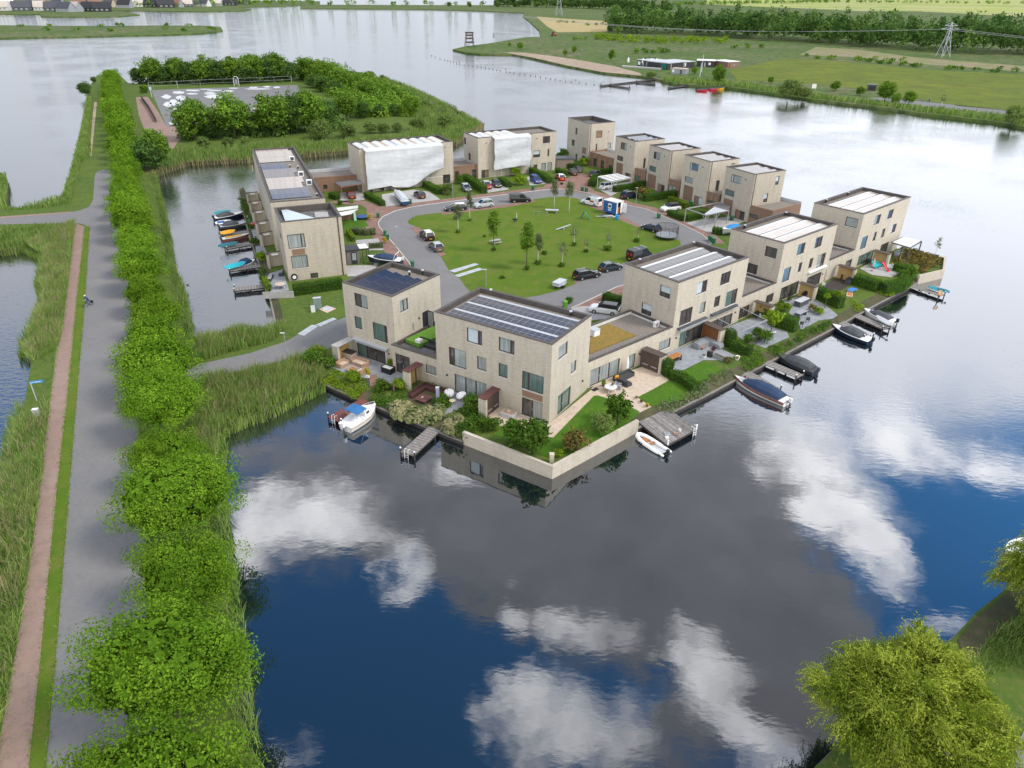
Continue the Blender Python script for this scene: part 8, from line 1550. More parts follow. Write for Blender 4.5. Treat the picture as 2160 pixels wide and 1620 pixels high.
def sail(label,pts,z0,zs):
 P_=[G(*p,zz) for p,zz in zip(pts,zs)];o=P_[0];t=thing('shade_sail',label,'shade sail',o,0,'white shade sails');b=MB();n=8;V=[]
 for i in range(n + 1):
  for j in range(n + 1):
   u,v=i / n,j / n;p=P_[0].lerp(P_[1],u).lerp(P_[3].lerp(P_[2],u),v) - o;p.z -= .5 * math.sin(PI * u) * math.sin(PI * v) * .6 + .25 * math.sin(PI * u) * (1 - abs(2 * v - 1)) * 0;V.append(tuple(p))
 b.v=V
 for i in range(n):
  for j in range(n):b.f.append((i * (n + 1) + j,(i + 1) * (n + 1) + j,(i + 1) * (n + 1) + j + 1,i * (n + 1) + j + 1));b.m.append(0)
 b.build('cloth',M['offwhite'],t,smooth=True)
sail('upper white shade sail at the left gardens',px(zc_,(290,180),(740,130),(740,190),(330,250)),2.6,(2.6,3.0,2.9,2.5));sail('lower white shade sail at the left gardens',px(zc_,(340,275),(745,205),(600,310),(390,350)),2.6,(2.6,2.9,2.5,2.4))
t=thing('play_tower','brown wooden play tower with a pale green slide under the shade sails','play tower',G(*zc_(560,430)),.3);b=MB();b.box(-1.6,1.6,.3,.4,0,1.7);b.build('board_wall',M['timber'],t);b=MB();rr=[[(.9,-1.4 * k / 5 + .3,1.4 * (1 - k / 5) + .1),(1.35,-1.4 * k / 5 + .3,1.4 * (1 - k / 5) + .1)] for k in range(6)];b.loft(rr,closed=False);b.loft([[(p[0],p[1],p[2] - .05) for p in r][::-1] for r in rr],closed=False);b.build('slide',mat('mint',(.28,.52,.40),.5,.06),t)
for x in (-1.5,-.3):b=MB();b.box(x,x + .12,-.4,-.28,0,2.2);b.build('post',M['timber'],t)
def trampoline(label,p,r,h,net,m='dgrey',padm=None,legs=8):
 t=thing('trampoline',label,'trampoline',G(*p));b=MB();b.lathe([(.01,h),(r * .82,h),(r * .82,h - .02),(.01,h - .02)],n=28);b.build('mat',M['black'],t);b=MB();b.lathe([(r * .8,h + .01),(r,h + .01),(r,h - .06),(r * .8,h - .06),(r * .8,h + .01)],n=28);b.build('pad',padm or M['grey'],t)
 for k in range(legs):
  a=k * 2 * PI / legs;b=MB();b.tube([(r * math.cos(a),r * math.sin(a),0),(r * 1.02 * math.cos(a),r * 1.02 * math.sin(a),h + net)],.035,6);b.build('pole',M['dark'],t)
 if net:
  b=MB();n=48;nz_=9
  for k in range(n):a=k * 2 * PI / n;b.tube([(r * math.cos(a),r * math.sin(a),h),(r * math.cos(a),r * math.sin(a),h + net)],.014,3)
  for j in range(nz_ + 1):zz=h + net * j / nz_;b.tube([(r * math.cos(a * 2 * PI / 28),r * math.sin(a * 2 * PI / 28),zz) for a in range(29)],.014 if j < nz_ else .04,3)
  b.build('safety_net',M['dark'],t)
trampoline('round trampoline with a tall dark safety net at the right of the green',z8(1435,660),2.1,.7,1.75);trampoline('low blue trampoline in the left gardens',zc_(830,400),1.3,.45,0,padm=mat('pad_blue',(.02,.08,.25),.5,.1),legs=6);
# ---------------------------------------------------------------- the green and its street furniture
bc=Box(z8(720,240),z8(0,0),z8(0,0),0) if False else None
a,c_,e=G(*z8(712,372)),G(*z8(858,412)),G(*z8(942,385));t=thing('site_cabin','blue site cabin on wheels with an open end and a white window sign','site cabin',a,math.atan2(c_.y - a.y,c_.x - a.x));Ln=(c_ - a).length;Wd=2.3
b=MB();b.box(0,Ln,0,.06,.45,2.75);b.box(0,Ln,Wd - .06,Wd,.45,2.75);b.box(0,.06,.062,Wd - .062,.45,2.75);b.box(0,Ln,.0,Wd,.38,.448);b.build('wall',paint('cabin_blue',(.012,.10,.34),.4),t);b=MB();b.box(-.05,Ln + .05,-.05,Wd + .05,2.753,2.87);b.build('roof',M['offwhite'],t)
b=MB();b.box(Ln * .36,Ln * .62,-.02,-.002,1.3,2.35,0);b.box(Ln * .40,Ln * .58,-.035,-.021,1.55,2.05,1);b.box(Ln * .37,Ln * .61,-.02,-.002,.85,1.1,0);b.build('window_sign',[M['white'],M['dark']],t)
b=MB();b.box(Ln - .06,Ln,.062,.4,.45,2.75);b.box(Ln - .06,Ln,Wd - .9,Wd - .062,.45,2.75);b.box(Ln - .3,Ln - .25,.4,Wd - .9,.45,1.7,1);b.build('door_frame',[M['white'],M['orangewood']],t);b=MB();b.box(Ln + .005,Ln + .9,Wd - .1,Wd - .05,.5,2.5);b.build('door',M['white'],t)
for x in (Ln * .35,Ln * .65):b=MB();b.cyl((x,.1,.3),(x,Wd - .1,.3),.3,.3,12);b.build('wheel',M['rubber'],t)
t=thing('debris_panels','heap of grey window panels and strips on the grass beside the blue cabin','panel heap',G(*z8(740,415)));rg_=random.Random(9)
for k in range(7):b=MB();x=rg_.uniform(-1.6,1.4);y=rg_.uniform(-.5,.6);b.beam((x - 1,y - .3,.05 + .03 * k),(x + 1.1,y + rg_.uniform(-.6,.5),.08 + .04 * k),.25 if k % 2 else .6,.04);b.build('panel',M['lgrey' if k % 3 else 'dgrey'],t)
t=thing('barrel','turquoise plastic bag-lined barrel at the open end of the blue cabin','barrel',G(*z8(872,455)));b=MB();b.lathe([(.01,0),(.33,0),(.4,.5),(.38,.95),(.44,1.0),(.3,.98),(.01,.9)],n=14);b.build('drum',mat('barrel_blue',(.02,.26,.46),.5,.15,3),t)
t=thing('play_slide','small children\'s slide with blue ladder and green chute on the green','slide',G(*z8(500,440)),-.5);b=MB()
for sd in (-.25,.25):b.beam((-.85,sd,0),(-.05,sd,1.5),.08,.08)
for k in range(5):b.beam((-.75 + .15 * k,-.25,.2 + .28 * k),(-.75 + .15 * k,.25,.2 + .28 * k),.06,.05)
b.build('ladder',paint('toy_blue',(.015,.05,.28),.4),t);b=MB();b.loft([[(1.3 * k / 5,-.25,1.45 * (1 - k / 5) + .15),(1.3 * k / 5,-.22,1.45 * (1 - k / 5) + .03),(1.3 * k / 5,.22,1.45 * (1 - k / 5) + .03),(1.3 * k / 5,.25,1.45 * (1 - k / 5) + .15)] for k in range(6)],closed=False);b.build('chute',paint('toy_green',(.02,.22,.08),.4),t)
def ptable(label,p,rz,m='wood'):
 t=thing('picnic_table',label,'picnic table',G(*p),rz);b=MB();b.box(-.95,.95,-.38,.38,.70,.76);b.build('top',M[m],t)
 for sd in (-1,1):b=MB();b.box(-.95,.95,sd * .75 - .14,sd * .75 + .14,.42,.47);b.build('bench',M[m],t)
 for x in (-.6,.6):b=MB();b.beam((x,-.7,.0),(x,-.2,.7),.07,.1);b.beam((x,.7,.0),(x,.2,.7),.07,.1);b.beam((x,-.85,.38),(x,.85,.38),.07,.08);b.build('leg',M[m],t)
ptable('wooden picnic table beside the tall young maple',z7(1110,725),.5,'tile_mid');block('park_bench','grey concrete bench at the back of the green','bench',z8(130,375),None,'',-.05,0,[('seat',-1.4,1.4,-.45,.45,.62,.75,'lgrey'),('leg',-1.1,-.9,-.35,.35,0,.618,'grey'),('leg',.9,1.1,-.35,.35,0,.618,'grey')])
t=thing('seesaw','weathered seesaw on the green','seesaw',G(*z7(1880,562)),.55);b=MB();b.beam((-1.7,0,.25),(1.7,0,.75),.3,.08);b.build('plank',M['lgrey'],t);b=MB();b.box(-.12,.12,-.2,.2,0,.46);b.build('pivot',M['grey'],t)
t=thing('spring_rocker','dark spring rocker with a tall white bar on the green','spring rocker',G(*z7(1330,480)));b=MB();b.lathe([(.2,0),(.22,.1),(.18,.2),(.22,.3),(.18,.4),(.01,.42)],n=10);b.build('spring',M['dgrey'],t);b=MB();b.box(-.5,.5,-.12,.12,.42,.8);b.build('seat',M['dark'],t,bevel=.05);b=MB();b.cyl((.35,0,.8),(.35,0,2.0),.04,.04,6);b.cyl((.2,0,1.25),(.5,0,1.25),.03,.03,6);b.build('bar',M['white'],t)
t=thing('tumble_bars','row of low grey tumble bars on the green','climbing bars',G(*z7(1540,400)),0);q=G(*z7(1700,415)) - G(*z7(1540,400));b=MB()
for f,h in ((0,.9),(.36,1.1),(1,.8)):b.cyl((q.x * f,q.y * f,0),(q.x * f,q.y * f,h),.05,.05,6)
b.build('post',M['grey'],t);b=MB();b.beam((0,0,.85),(q.x * .36,q.y * .36,.95),.06,.06);b.beam((q.x * .36,q.y * .36,1.0),(q.x,q.y,.75),.06,.06);b.build('bar',M['grey'],t)
for i,pts in enumerate(([(580,1035),(870,950),(922,962),(640,1055)],[(640,1088),(915,1003),(970,1018),(690,1106)])):
 P_=[G(*z7(*p)) for p in pts];t=thing('steel_plate',('farther' if i == 0 else 'nearer') + ' long steel road plate laid on the grass by the road','road plate',P_[0],0,'steel road plates');b=MB();b.prism([((p - P_[0]).x,(p - P_[0]).y) for p in P_][::-1],.035,.075);b.build('plate',M['steel'],t)
for i,(pts,lab) in enumerate((([(1445,785),(1610,680),(1690,690),(1520,805)],'left part of the bent steel road plate by the causeway'),([(1640,685),(1850,598),(1892,615),(1700,700)],'right part of the bent steel road plate by the causeway'),([(1690,500),(1780,460),(1885,495),(1780,545)],'square pit cover in the grass by the grey cabinet'))):
 P_=[G(*zC(*p)) for p in pts];t=thing('steel_plate' if i < 2 else 'pit_cover',lab,'road plate' if i < 2 else 'pit cover',P_[0]);b=MB();b.prism([((p - P_[0]).x,(p - P_[0]).y) for p in P_],.02,.08);b.build('plate',M['steel'] if i < 2 else M['tile_beige'],t)
 if i == 2:q=[P_[0].lerp(P_[2],f) for f in (.25,.8)];b=MB();b.box(.6,1.9,-.3,.7,.081,.1);b.build('hatch',M['lgrey'],t)
block('utility_cabinet','tall grey-green utility cabinet on the grass by the causeway','cabinet',zC(1680,495),None,'',.3,0,[('body',-.55,.55,-.25,.25,0,1.75,mat('cabinet_green',(.20,.26,.25),.5,.08)),('lid',-.58,.58,-.28,.28,1.753,1.83,'lgrey')]);block('utility_cabinet','small white utility box left of the tall cabinet','cabinet',zC(1625,530),None,'',.3,0,[('body',-.3,.3,-.2,.2,0,.95,'white'),('lid',-.32,.32,-.22,.22,.953,.99,'lgrey')])
block('utility_cabinet','white utility box on the bank of the left pond','cabinet',(0 + 213 / 2.7,640 + 640 / 2.7),None,'',.2,0,[('body',-.3,.3,-.22,.22,0,.85,'lgrey'),('lid',-.32,.32,-.24,.24,.853,.89,'white')])
t=thing('street_sign','blue street name sign on a leaning grey post by the left pond','street sign',G(210 / 2.7,640 + 555 / 2.7));q=G(172 / 2.7,640 + 450 / 2.7,2.3) - G(210 / 2.7,640 + 555 / 2.7);b=MB();b.cyl((0,0,0),(q.x,q.y,2.35),.045,.045,8);b.build('post',M['lgrey'],t);b=MB();b.box(-.1,1.25,-.03,.03,2.12,2.42);o=b.build('sign_board',mat('sign_blue',(.03,.22,.55),.4,0),t);o.location=(q.x,q.y,0);o.rotation_euler=(0,0,.35)
b=MB()
for k in range(9):b.box(.12 + k * .115,.19 + k * .115 - .012 * (k % 3),-.036,-.031,2.21,2.33)
l_=b.build('lettering',M['white'],o)
def lamp(label,base,top,arm=.5):
 g=G(*base);d=ray(*top);k=g.y / d.y;h=H + d.z * k;t=thing('street_lamp',label,'street lamp',g,0,'street lamps');b=MB();b.tube([(0,0,0),(0,0,h * .5),(0,0,h)],[.08,.06,.045],8);b.build('pole',M['grey'],t);b=MB();b.box(-arm,.12,-.12,.12,h - .02,h + .08);b.build('lamp_head',M['lgrey'],t,bevel=.03)
lamp('street lamp beside the reeds of the causeway',zC(1335,1075),zC(1275,772),.45);lamp('street lamp at the kerb of the left gardens',zc_(1525,1050),zc_(1525,575),-.5);lamp('street lamp on the grass beside the steel plates',z7(1000,1215),z7(1000,1020),.5);lamp('street lamp at the left tip of the green',z7(180,435),z7(180,240),.4);lamp('street lamp behind the white van',z8(1085,290),z8(1097,88),.4);lamp('street lamp before the right end of the huge sheet',zV(1838,1120),zV(1835,860),.3)
def wbin(label,p,m='bin_green',rz=.3):
 MATS.get('bin_green') or mat('bin_green',(.025,.13,.055),.5,.1);MATS.get('bin_bright') or mat('bin_bright',(.12,.32,.02),.5,.1)
 t=thing('wheelie_bin',label,'wheelie bin',G(*p),rz,'green wheelie bins');b=MB();b.hexa([(-.24,-.28,.06),(.24,-.28,.06),(.24,.28,.06),(-.24,.28,.06),(-.29,-.36,.98),(.29,-.36,.98),(.29,.36,.98),(-.29,.36,.98)]);b.build('body',MATS[m],t);b=MB();b.hexa([(-.31,-.4,.985),(.31,-.4,.985),(.31,.4,.985),(-.31,.4,.985),(-.27,-.34,1.08),(.27,-.34,1.08),(.27,.38,1.06),(-.27,.38,1.06)]);b.build('lid',MATS[m] if m == 'bin_bright' else mat('bin_lid',(.05,.17,.09),.5,.1),t)
 b=MB();b.cyl((-.26,.3,.1),(.26,.3,.1),.1,.1,10);b.build('wheel',M['black'],t)
for lab,p in (('green bin alone on the red paving by the blue trampoline',zc_(1155,385)),('left bin of the pair beside the orange shrub',zc_(1300,755)),('right bin of the pair beside the orange shrub',zc_(1350,835)),('green bin at the kerb behind the navy solar roof',zc_(1865,1395)),('green bin at the kerb before the square sheet',z7(1535,112)),('left bin of the pair at the brick court',z7(2095,125)),('right bin of the pair at the brick court',z7(2142,133)),('farthest of three bins in a row by the trailer boat',zU(700,1500)),('middle of three bins in a row by the trailer boat',zU(725,1515)),('nearest of three bins in a row by the trailer boat',zU(752,1535)),('green bin on the kerb left of the white small SUV',z8(1345,435)),('bin beside the silver covered boat',zV(1195,1225))):wbin(lab,p)
wbin('bright lime-green bin behind the gridded solar roof',z8(280,1450),'bin_bright');wbin('dark bin against the fourth tower house',zU(405,965));wbin('dark bin under the grey timber carport',zU(1030,1190)) 
block('planter','wooden fence-like edging below the lowest left terrace','fence',zN(1250,1540),None,'',.12,0,[('boards',-2.4,2.2,-.06,.06,0,1.1,'tile_mid')]);block('garden_sofa','dark wicker sofa on the end house terrace','sofa',zN(1095,1240),None,'',.15,0,[('seat',-.45,.45,-1.3,1.3,0,.4,'wickerdark'),('backrest',-.45,-.25,-1.3,1.3,.403,.8,'wickerdark'),('cushion',-.24,.42,-1.2,1.2,.403,.5,'grey')]);round_table('round table with a straw cover on the end house terrace',zN(1270,1385),.8,'tile_beige');block('armchair','dark wicker armchair on the end house terrace','armchair',zN(1280,1190),None,'',.15,0,[('seat',-.4,.4,-.4,.4,0,.42,'wickerdark'),('backrest',.22,.4,-.4,.4,.423,.8,'wickerdark')])
t=thing('buoy','red ball on the quay of the left terrace','ball',G(*zN(843,390),.35));b=MB();b.lathe([(.01,-.35),(.25,-.25),(.35,0),(.25,.25),(.01,.35)],n=12);b.build('ball',mat('buoy_red',(.6,.02,.03),.4,0),t,smooth=True)
# shed behind the right end of the second sheeted house
t=thing('garden_shed','grey flat shed right of the bare roofed house at the back','shed',G(*zX(1770,830)),.12);b=MB();b.box(-1.6,3.0,0,3.4,0,2.4);b.build('wall',mat('shed_boards',(.25,.19,.16),.8,.15,2),t);b=MB();b.box(-1.75,3.15,-.15,3.5,2.403,2.55);b.build('roof',M['dgrey'],t)
# fences of the sports court
def fence(label,pts,h,m='grey',mesh=True,step=3.0):
 P_=GL(pts);o=P_[0];t=thing('mesh_fence' if mesh else 'plank_fence',label,'fence',o);r=MB();k=0
 for p,q in zip(P_,P_[1:]):
  n=max(1,int((q - p).length / step))
  for i in range(n + 1):
   c=p.lerp(q,i / n) - o;b=MB();b.cyl((c.x,c.y,0),(c.x,c.y,h),.09,.09,6);b.build('post',M[m],t);k += 1
  for zz in ([h - .05,h * .5] if mesh else []):r.beam(((p - o).x,(p - o).y,zz),((q - o).x,(q - o).y,zz),.05,.06)
  if not mesh:r.beam(((p - o).x,(p - o).y,h * .5),((q - o).x,(q - o).y,h * .5),.08,h)
 r.build('rail' if mesh else 'panel',M[m],t)
fence('pale post and wire fence behind the sports court',px(zj,(560,320),(595,322),(950,300),(1230,288),(1510,275),(1640,268)),3.0,'lgrey',True,9);fence('dark plank fence at the left of the sports court',px(zj,(500,395),(560,475),(612,570)),1.6,'dark',False,5)
t=thing('goal_frame','white arched frame at the back of the sports court','goal frame',G(*zj(1222,292)));b=MB();b.tube([(-1.1,0,0),(-1.1,0,3.2),(-.6,0,4),(.6,0,4),(1.1,0,3.2),(1.1,0,0)],.12,6);b.build('frame',M['white'],t);b=MB();b.box(-.5,.5,.02,.1,.6,2.8);b.build('board',M['grey'],t)
t=thing('basketball_stand','grey basketball stand at the left edge of the sports court','basketball stand',G(*zj(578,380)));b=MB();b.cyl((0,0,0),(0,0,3.2),.14,.12,8);b.build('post',M['lgrey'],t);b=MB();b.box(-.1,.1,-.9,.9,2.9,4.0);b.build('backboard',M['lgrey'],t)
# ---------------------------------------------------------------- cyclist
def person(name,label,loc,rz,joints,mats_,group=None):
 root=thing(name,label,'person',loc,rz,group);me=bpy.data.meshes.new('body');V=[j[0] for j in joints];E_=[(i,j[1]) for i,j in enumerate(joints) if j[1] is not None]
 me.from_pydata(V,E_,[]);o=bpy.data.objects.new('body',me);COL.objects.link(o);o.parent=root;sk=o.modifiers.new('skin','SKIN');sk.use_smooth_shade=True
 for i,j in enumerate(joints):me.skin_vertices[0].data[i].radius=(j[2],j[2])
 me.skin_vertices[0].data[0].use_root=True;su=o.modifiers.new('sub','SUBSURF');su.levels=1;su.render_levels=1;o.data.materials.append(mats_);return root,o
JKT=mat('jacket_blue',(.03,.07,.18),.7,.1);SKIN=mat('skin',(.48,.28,.19),.6,.05)
def cyclist(label,p,rz,scale=1):
 J=[((-.12,0,1.0),None,.15),((-.02,0,1.22),0,.16),((.10,0,1.42),1,.17),((.17,0,1.55),2,.07),((.22,0,1.66),3,.095),((.23,0,1.76),4,.085),
         ((.12,.19,1.44),2,.075),((.30,.27,1.22),6,.055),((.50,.26,1.10),7,.04),((.12,-.19,1.44),2,.075),((.30,-.27,1.22),9,.055),((.50,-.26,1.10),10,.04),
         ((-.08,.11,.94),0,.10),((.24,.12,.78),12,.075),((.12,.12,.38),13,.05),((.24,.12,.30),14,.045),((-.08,-.11,.94),0,.10),((.30,-.12,.92),16,.075),((.22,-.12,.54),17,.05),((.34,-.12,.47),18,.045)]
 root,o=person('cyclist',label,G(*p),rz,J,JKT);root['category']='person'
 b=MB();b.lathe([(.115,0),(.125,.06),(.09,.13),(.01,.155)],(.225,0,1.71),12);b.build('helmet',M['white'],root,smooth=True);b=MB();b.lathe([(.01,-.02),(.075,.02),(.085,.07),(.06,.12)],(.255,0,1.6),10);b.build('face',SKIN,root,smooth=True);b=MB();b.hexa([(.0,-.08,1.05),(.0,.08,1.05),(.2,.08,1.28),(.2,-.08,1.28),(.12,-.07,1.02),(.12,.07,1.02),(.27,.07,1.28),(.27,-.07,1.28)]);b.build('shirt',mat('shirt_pale',(.25,.35,.5),.7,.05),root)
 for sd in (-1,1):
  for k in range(4):pass
  b=MB()
  for k in range(4):b.tube([(.50,sd * (.24 + .022 * k),1.10),(.56,sd * (.24 + .022 * k),1.115),(.575,sd * (.24 + .022 * k),1.085)],[.013,.012,.009],5)
  b.tube([(.49,sd * .23,1.11),(.53,sd * .215,1.07)],[.014,.01],5);b.build('hand',SKIN,root)
 return root
def bicycle(label,p,rz):
 t=thing('bicycle',label,'bicycle',G(*p),rz)
 for x in (-.52,.56):
  b=MB();b.tube([(x + .34 * math.cos(a * PI / 12),0,.35 + .34 * math.sin(a * PI / 12)) for a in range(25)],.022,6);o=b.build('wheel',M['rubber'],t);b=MB()
  for a in range(8):b.cyl((x,0,.35),(x + .33 * math.cos(a * PI / 4),0,.35 + .33 * math.sin(a * PI / 4)),.004,.004,4)
  b.build('spokes',M['alu'],o)
 b=MB();F=[(-.52,0,.35),(-.12,0,.3),(.45,0,.8),(-.2,0,.85),(.56,0,.35),(.42,0,1.02)]
 for i,j in ((0,1),(1,2),(1,3),(3,2),(0,3),(4,2),(2,5)):b.cyl(F[i],F[j],.02,.02,6)
 b.build('frame',M['dark'],t);b=MB();b.tube([(.5,-.3,1.08),(.42,-.1,1.05),(.42,.1,1.05),(.5,.3,1.08)],.016,6);b.build('handlebar',M['alu'],t);b=MB();b.box(-.32,-.08,-.08,.08,.86,.92);b.build('saddle',M['black'],t,bevel=.02)
 b=MB();b.box(-.7,-.36,.08,.24,.35,.72);b.box(-.72,-.3,-.06,.06,.72,.75);b.build('pannier',M['black'],t,bevel=.02)
cyclist('cyclist in a blue jacket and white helmet riding towards the camera',(188,646),-PI / 2 - .28);bicycle('bicycle with a black pannier under the rider on the avenue road',(188,646),-PI / 2 - .28)
gz=G(*zF(1482,728));cyclist('distant rider in dark clothes on the far shore path',zF(1482,728),.2);bicycle('distant bicycle under the rider on the far shore path',zF(1482,728),.2)
for i,(x,y) in enumerate(((195,225),(197,340))):
 t=thing('duck',('upper' if i == 0 else 'lower') + ' of two dark ducks swimming in the left basin','duck',G(*zC(x,y),-1.0),.6 + i,'ducks on the left basin');b=MB();b.loft([[(x_,-r,z_),(x_,0,z_ + r * .8),(x_,r,z_),(x_,0,z_ - r * .7)] for x_,r,z_ in ((-.26,.02,.14),(-.18,.08,.1),(0,.13,.08),(.12,.1,.1),(.17,.05,.18),(.2,.045,.26),(.25,.05,.3),(.3,.03,.29),(.37,.015,.28))]);b.build('body',M['darkwood'],t,smooth=True)
# ---------------------------------------------------------------- far shore buildings
def far_box(name,label,cat,pts,h,wallm,roofm,parts=(),group=None,roof_over=.3):
 """long low building: front-left and front-right foot pixels, then depth in metres"""
 a,b_=G(*pts[0]),G(*pts[1]);dp=pts[2];Ln=(b_ - a).length;t=thing(name,label,cat,a,math.atan2(b_.y - a.y,b_.x - a.x),group);b=MB();b.box(0,Ln,0,dp,0,h);b.build('wall',M[wallm],t);b=MB();b.box(-roof_over,Ln + roof_over,-roof_over,dp + roof_over,h + .003,h + .3);b.build('roof',M[roofm],t)
 for nm,x0,x1,z0,z1,m in parts:b=MB();b.box(Ln * x0,Ln * x1,-.08,-.003,z0,z1);b.build(nm,M[m] if isinstance(m,str) else m,t)
 return t
zBp=Zm(1340,40,7.2);DB=mat('dark_boards',(.045,.038,.045),.8,.2,.3)
M['dboards']=DB;M['tealdoor']=mat('teal_door',(.01,.12,.10),.5,0)
far_box('beach_pavilion','long dark beach pavilion with a pale flat roof and a teal door','pavilion',(zBp(30,720),zBp(480,775),14),3.6,'dboards','lgrey',[('window',.02,.1,1,2.8,'white'),('window',.16,.22,.6,2.9,'g_curtain'),('window',.3,.36,.6,2.9,'g_curtain'),('window',.42,.5,.6,2.9,'white'),('window',.55,.6,.6,2.9,'g_curtain'),('door',.80,.97,0,3.2,'tealdoor')])
far_box('beach_pavilion','right wing of the beach pavilion with a white framed gable window','pavilion',(zBp(485,775),zBp(890,742),16),3.4,'dboards','lgrey',[('window',.5,.68,1.2,3.0,'white'),('pane',.53,.65,1.4,2.8,'g_curtain'),('beam',.12,.14,0,3.2,'tile_beige'),('beam',.3,.32,0,3.2,'tile_beige')])
far_box('beach_hut','dark hut with a white roof right of the beach pavilion','hut',(zBp(930,725),zBp(1200,735),9),3.4,'dboards','white',[('window',.65,.78,1.2,2.5,'white'),('door',.4,.5,0,2.6,'grey')]);far_box('beach_hut','brown and tan hut farthest right of the beach pavilion','hut',(zBp(1400,745),zBp(1570,735),12),3.2,'timber','white',[('door',.1,.2,0,2.4,'redwood'),('window',.5,.6,1,2,'grey')]);far_box('container_hut','grey container with a tan flat roof in front of the pavilion','container',(zBp(545,830),zBp(760,845),5),2.6,'grey','tile_beige',[('sign',.05,.2,.8,2.2,'white'),('door',.6,.75,0,2.2,'dgrey')],roof_over=.1)
far_box('terrace_platform','raised white railed terrace in front of the beach pavilion','terrace',(zBp(-200,735),zBp(370,775),4),.5,'tile_mid','tile_mid',[('railing',0,.5,.8,1.2,'white')],roof_over=0)
for i,(x,y) in enumerate(((110,715),(150,700),(210,690),(235,720),(295,700),(310,720),(-110,700))):parasol(f'{ORD[i]} folded parasol from the left on the pavilion terrace',zBp(x,y),NAVY if i in (1,2,4) else 'white',4.6,.5,.7)
for lab,p,h in (('tall white flag pole beside the round tree at the pavilion',zBp(1005,805),9),('white pole on the bank before the pavilion',zBp(980,880),7)):
 t=thing('flag_pole',lab,'pole',G(*p));b=MB();b.cyl((0,0,0),(0,0,h),.16,.1,6);b.build('mast',M['white'],t);b=MB();b.lathe([(.01,0),(.3,0),(.3,.2),(.01,.25)],n=8);b.build('base',M['grey'],t)
t=thing('notice_board','white notice board on the grass right of the round willows','notice board',G(*zF(660,645)));b=MB();b.box(-1.0,1.0,-.06,.06,1.0,3.0);b.build('board',M['white'],t)
for x in (-.8,.8):b=MB();b.cyl((x,0,0),(x,0,1.0),.08,.08,6);b.build('leg',M['grey'],t)
far_box('shelter','dark open shelter beside the far shore path','shelter',(zF(1045,645),zF(1105,648),4),2.4,'dgrey','dgrey',[('shade_panel',.1,.9,.2,1.9,'dark')]);  # flat dark panel painting the shade inside the open front
t=thing('lookout_tower','wooden lookout tower with three decks on the beach point','tower',G(*zE(305,330)),.2);d_=3.0;b=MB()
for x in (-1,1):
 for y in (-1,1):b.beam((x * 3.3,y * 3.3,0),(x * 2.4,y * 2.4,9.2),.45,.45)
b.build('leg',M['brown'],t)
for zz,hh in ((2.5,.4),(5.2,.4),(7.4,.4)):b=MB();b.box(-2.8,2.8,-2.8,2.8,zz,zz + hh);b.box(-2.8,2.8,-2.8,-2.7,zz + hh,zz + 1.2);b.build('deck',M['brown'],t)
b=MB();b.box(-3,3,-3,3,9.2,10.2);b.build('roof',M['brown'],t);b=MB();b.beam((-2.5,-2.5,0),(2.5,-2.5,5),.3,.3);b.beam((2.5,-2.5,5),(-1,-2.5,8),.3,.3);b.build('brace',M['brown'],t)
t=thing('tractor','red tractor at the corner of the dry field','tractor',G(*zE(900,258)),.2);b=MB();b.box(-1.2,3.0,-.9,.9,1.0,2.2);b.build('body',paint('tractor_red',(.45,.03,.02)),t);b=MB();b.box(-1.2,.8,-.9,.9,2.203,3.8);b.build('cabin',M['dark'],t)
for x,r in ((-.8,1.0),(2.3,.7)):b=MB();b.cyl((x,-1.3,r),(x,1.3,r),r,r,12);b.build('wheel',M['rubber'],t)
def far_dock(label,segs,w=2.2):
 P0=G(*segs[0][0],-.6);t=thing('swimming_dock',label,'dock',P0,0,'docks on the far shore');b=MB();c=MB()
 for a_,b2_ in segs:
  p,q=G(*a_,-.6) - P0,G(*b2_,-.6) - P0;b.beam((p.x,p.y,0),(q.x,q.y,0),w,.35);c.cyl((p.x,p.y,-1),(p.x,p.y,1.2),.22,.22,6);c.cyl((q.x,q.y,-1),(q.x,q.y,1.2),.22,.22,6)
 b.build('deck',M['darkwood'],t);c.build('post',M['darkwood'],t)
far_dock('long branching swimming dock off the beach',[(zE(1240,612),zE(1650,562)),(zE(1310,608),zE(1442,628)),(zE(1495,588),zE(1622,602))]);far_dock('short dock with a moored punt beside the beach',[(zE(1725,628),zE(1930,600)),(zE(1790,608),zE(1850,612))]);far_dock('small dock carrying the canoes',[(zE(1920,638),zE(2110,622))])
for lab,a_,b2_,m_ in (('left red canoe at the far dock',zE(1925,645),zE(1998,648),'can_red'),('right red canoe at the far dock',zE(2015,640),zE(2068,636),'can_red'),('yellow canoe at the far dock',zE(2075,634),zE(2118,630),'can_yel')):
 mm=mat(m_,(.5,.01,.03) if m_ == 'can_red' else (.65,.35,.02),.4,0);boat(lab,a_,b2_,2.4,mm,'rubber','dgrey',None,0,(0,1),None,name='canoe',group='canoes at the far dock',sheer=.8)
for x,y in [(35,395),(60,405),(95,420),(128,428),(150,432),(170,436),(190,442),(212,448),(232,437),(234,455),(268,463),(300,466),(330,470),(360,475),(388,478),(418,484),(445,489),(472,493),(500,500),(524,504),(563,492),(566,512),(592,516),(622,520),(665,526),(700,532),(738,538),(775,543),(810,550),(850,556),(882,561),(915,567),(950,574),(990,580),(1028,585),(1062,570),(1086,590),(1135,597),(1192,604)]:
 if not hasattr(far_dock,'b'):
  t=thing('float_buoy','small dark float in the swimming line off the beach','float',G(*zE(x,y),-.95),0,'floats of the swimming line');b=MB();b.lathe([(.01,-.25),(.22,-.18),(.32,0),(.22,.18),(.07,.26),(.05,.5),(.01,.55)],n=10);b.build('ball',M['dark'],t);far_dock.b=t
 else:copy_tree(far_dock.b,G(*zE(x,y),-.95))
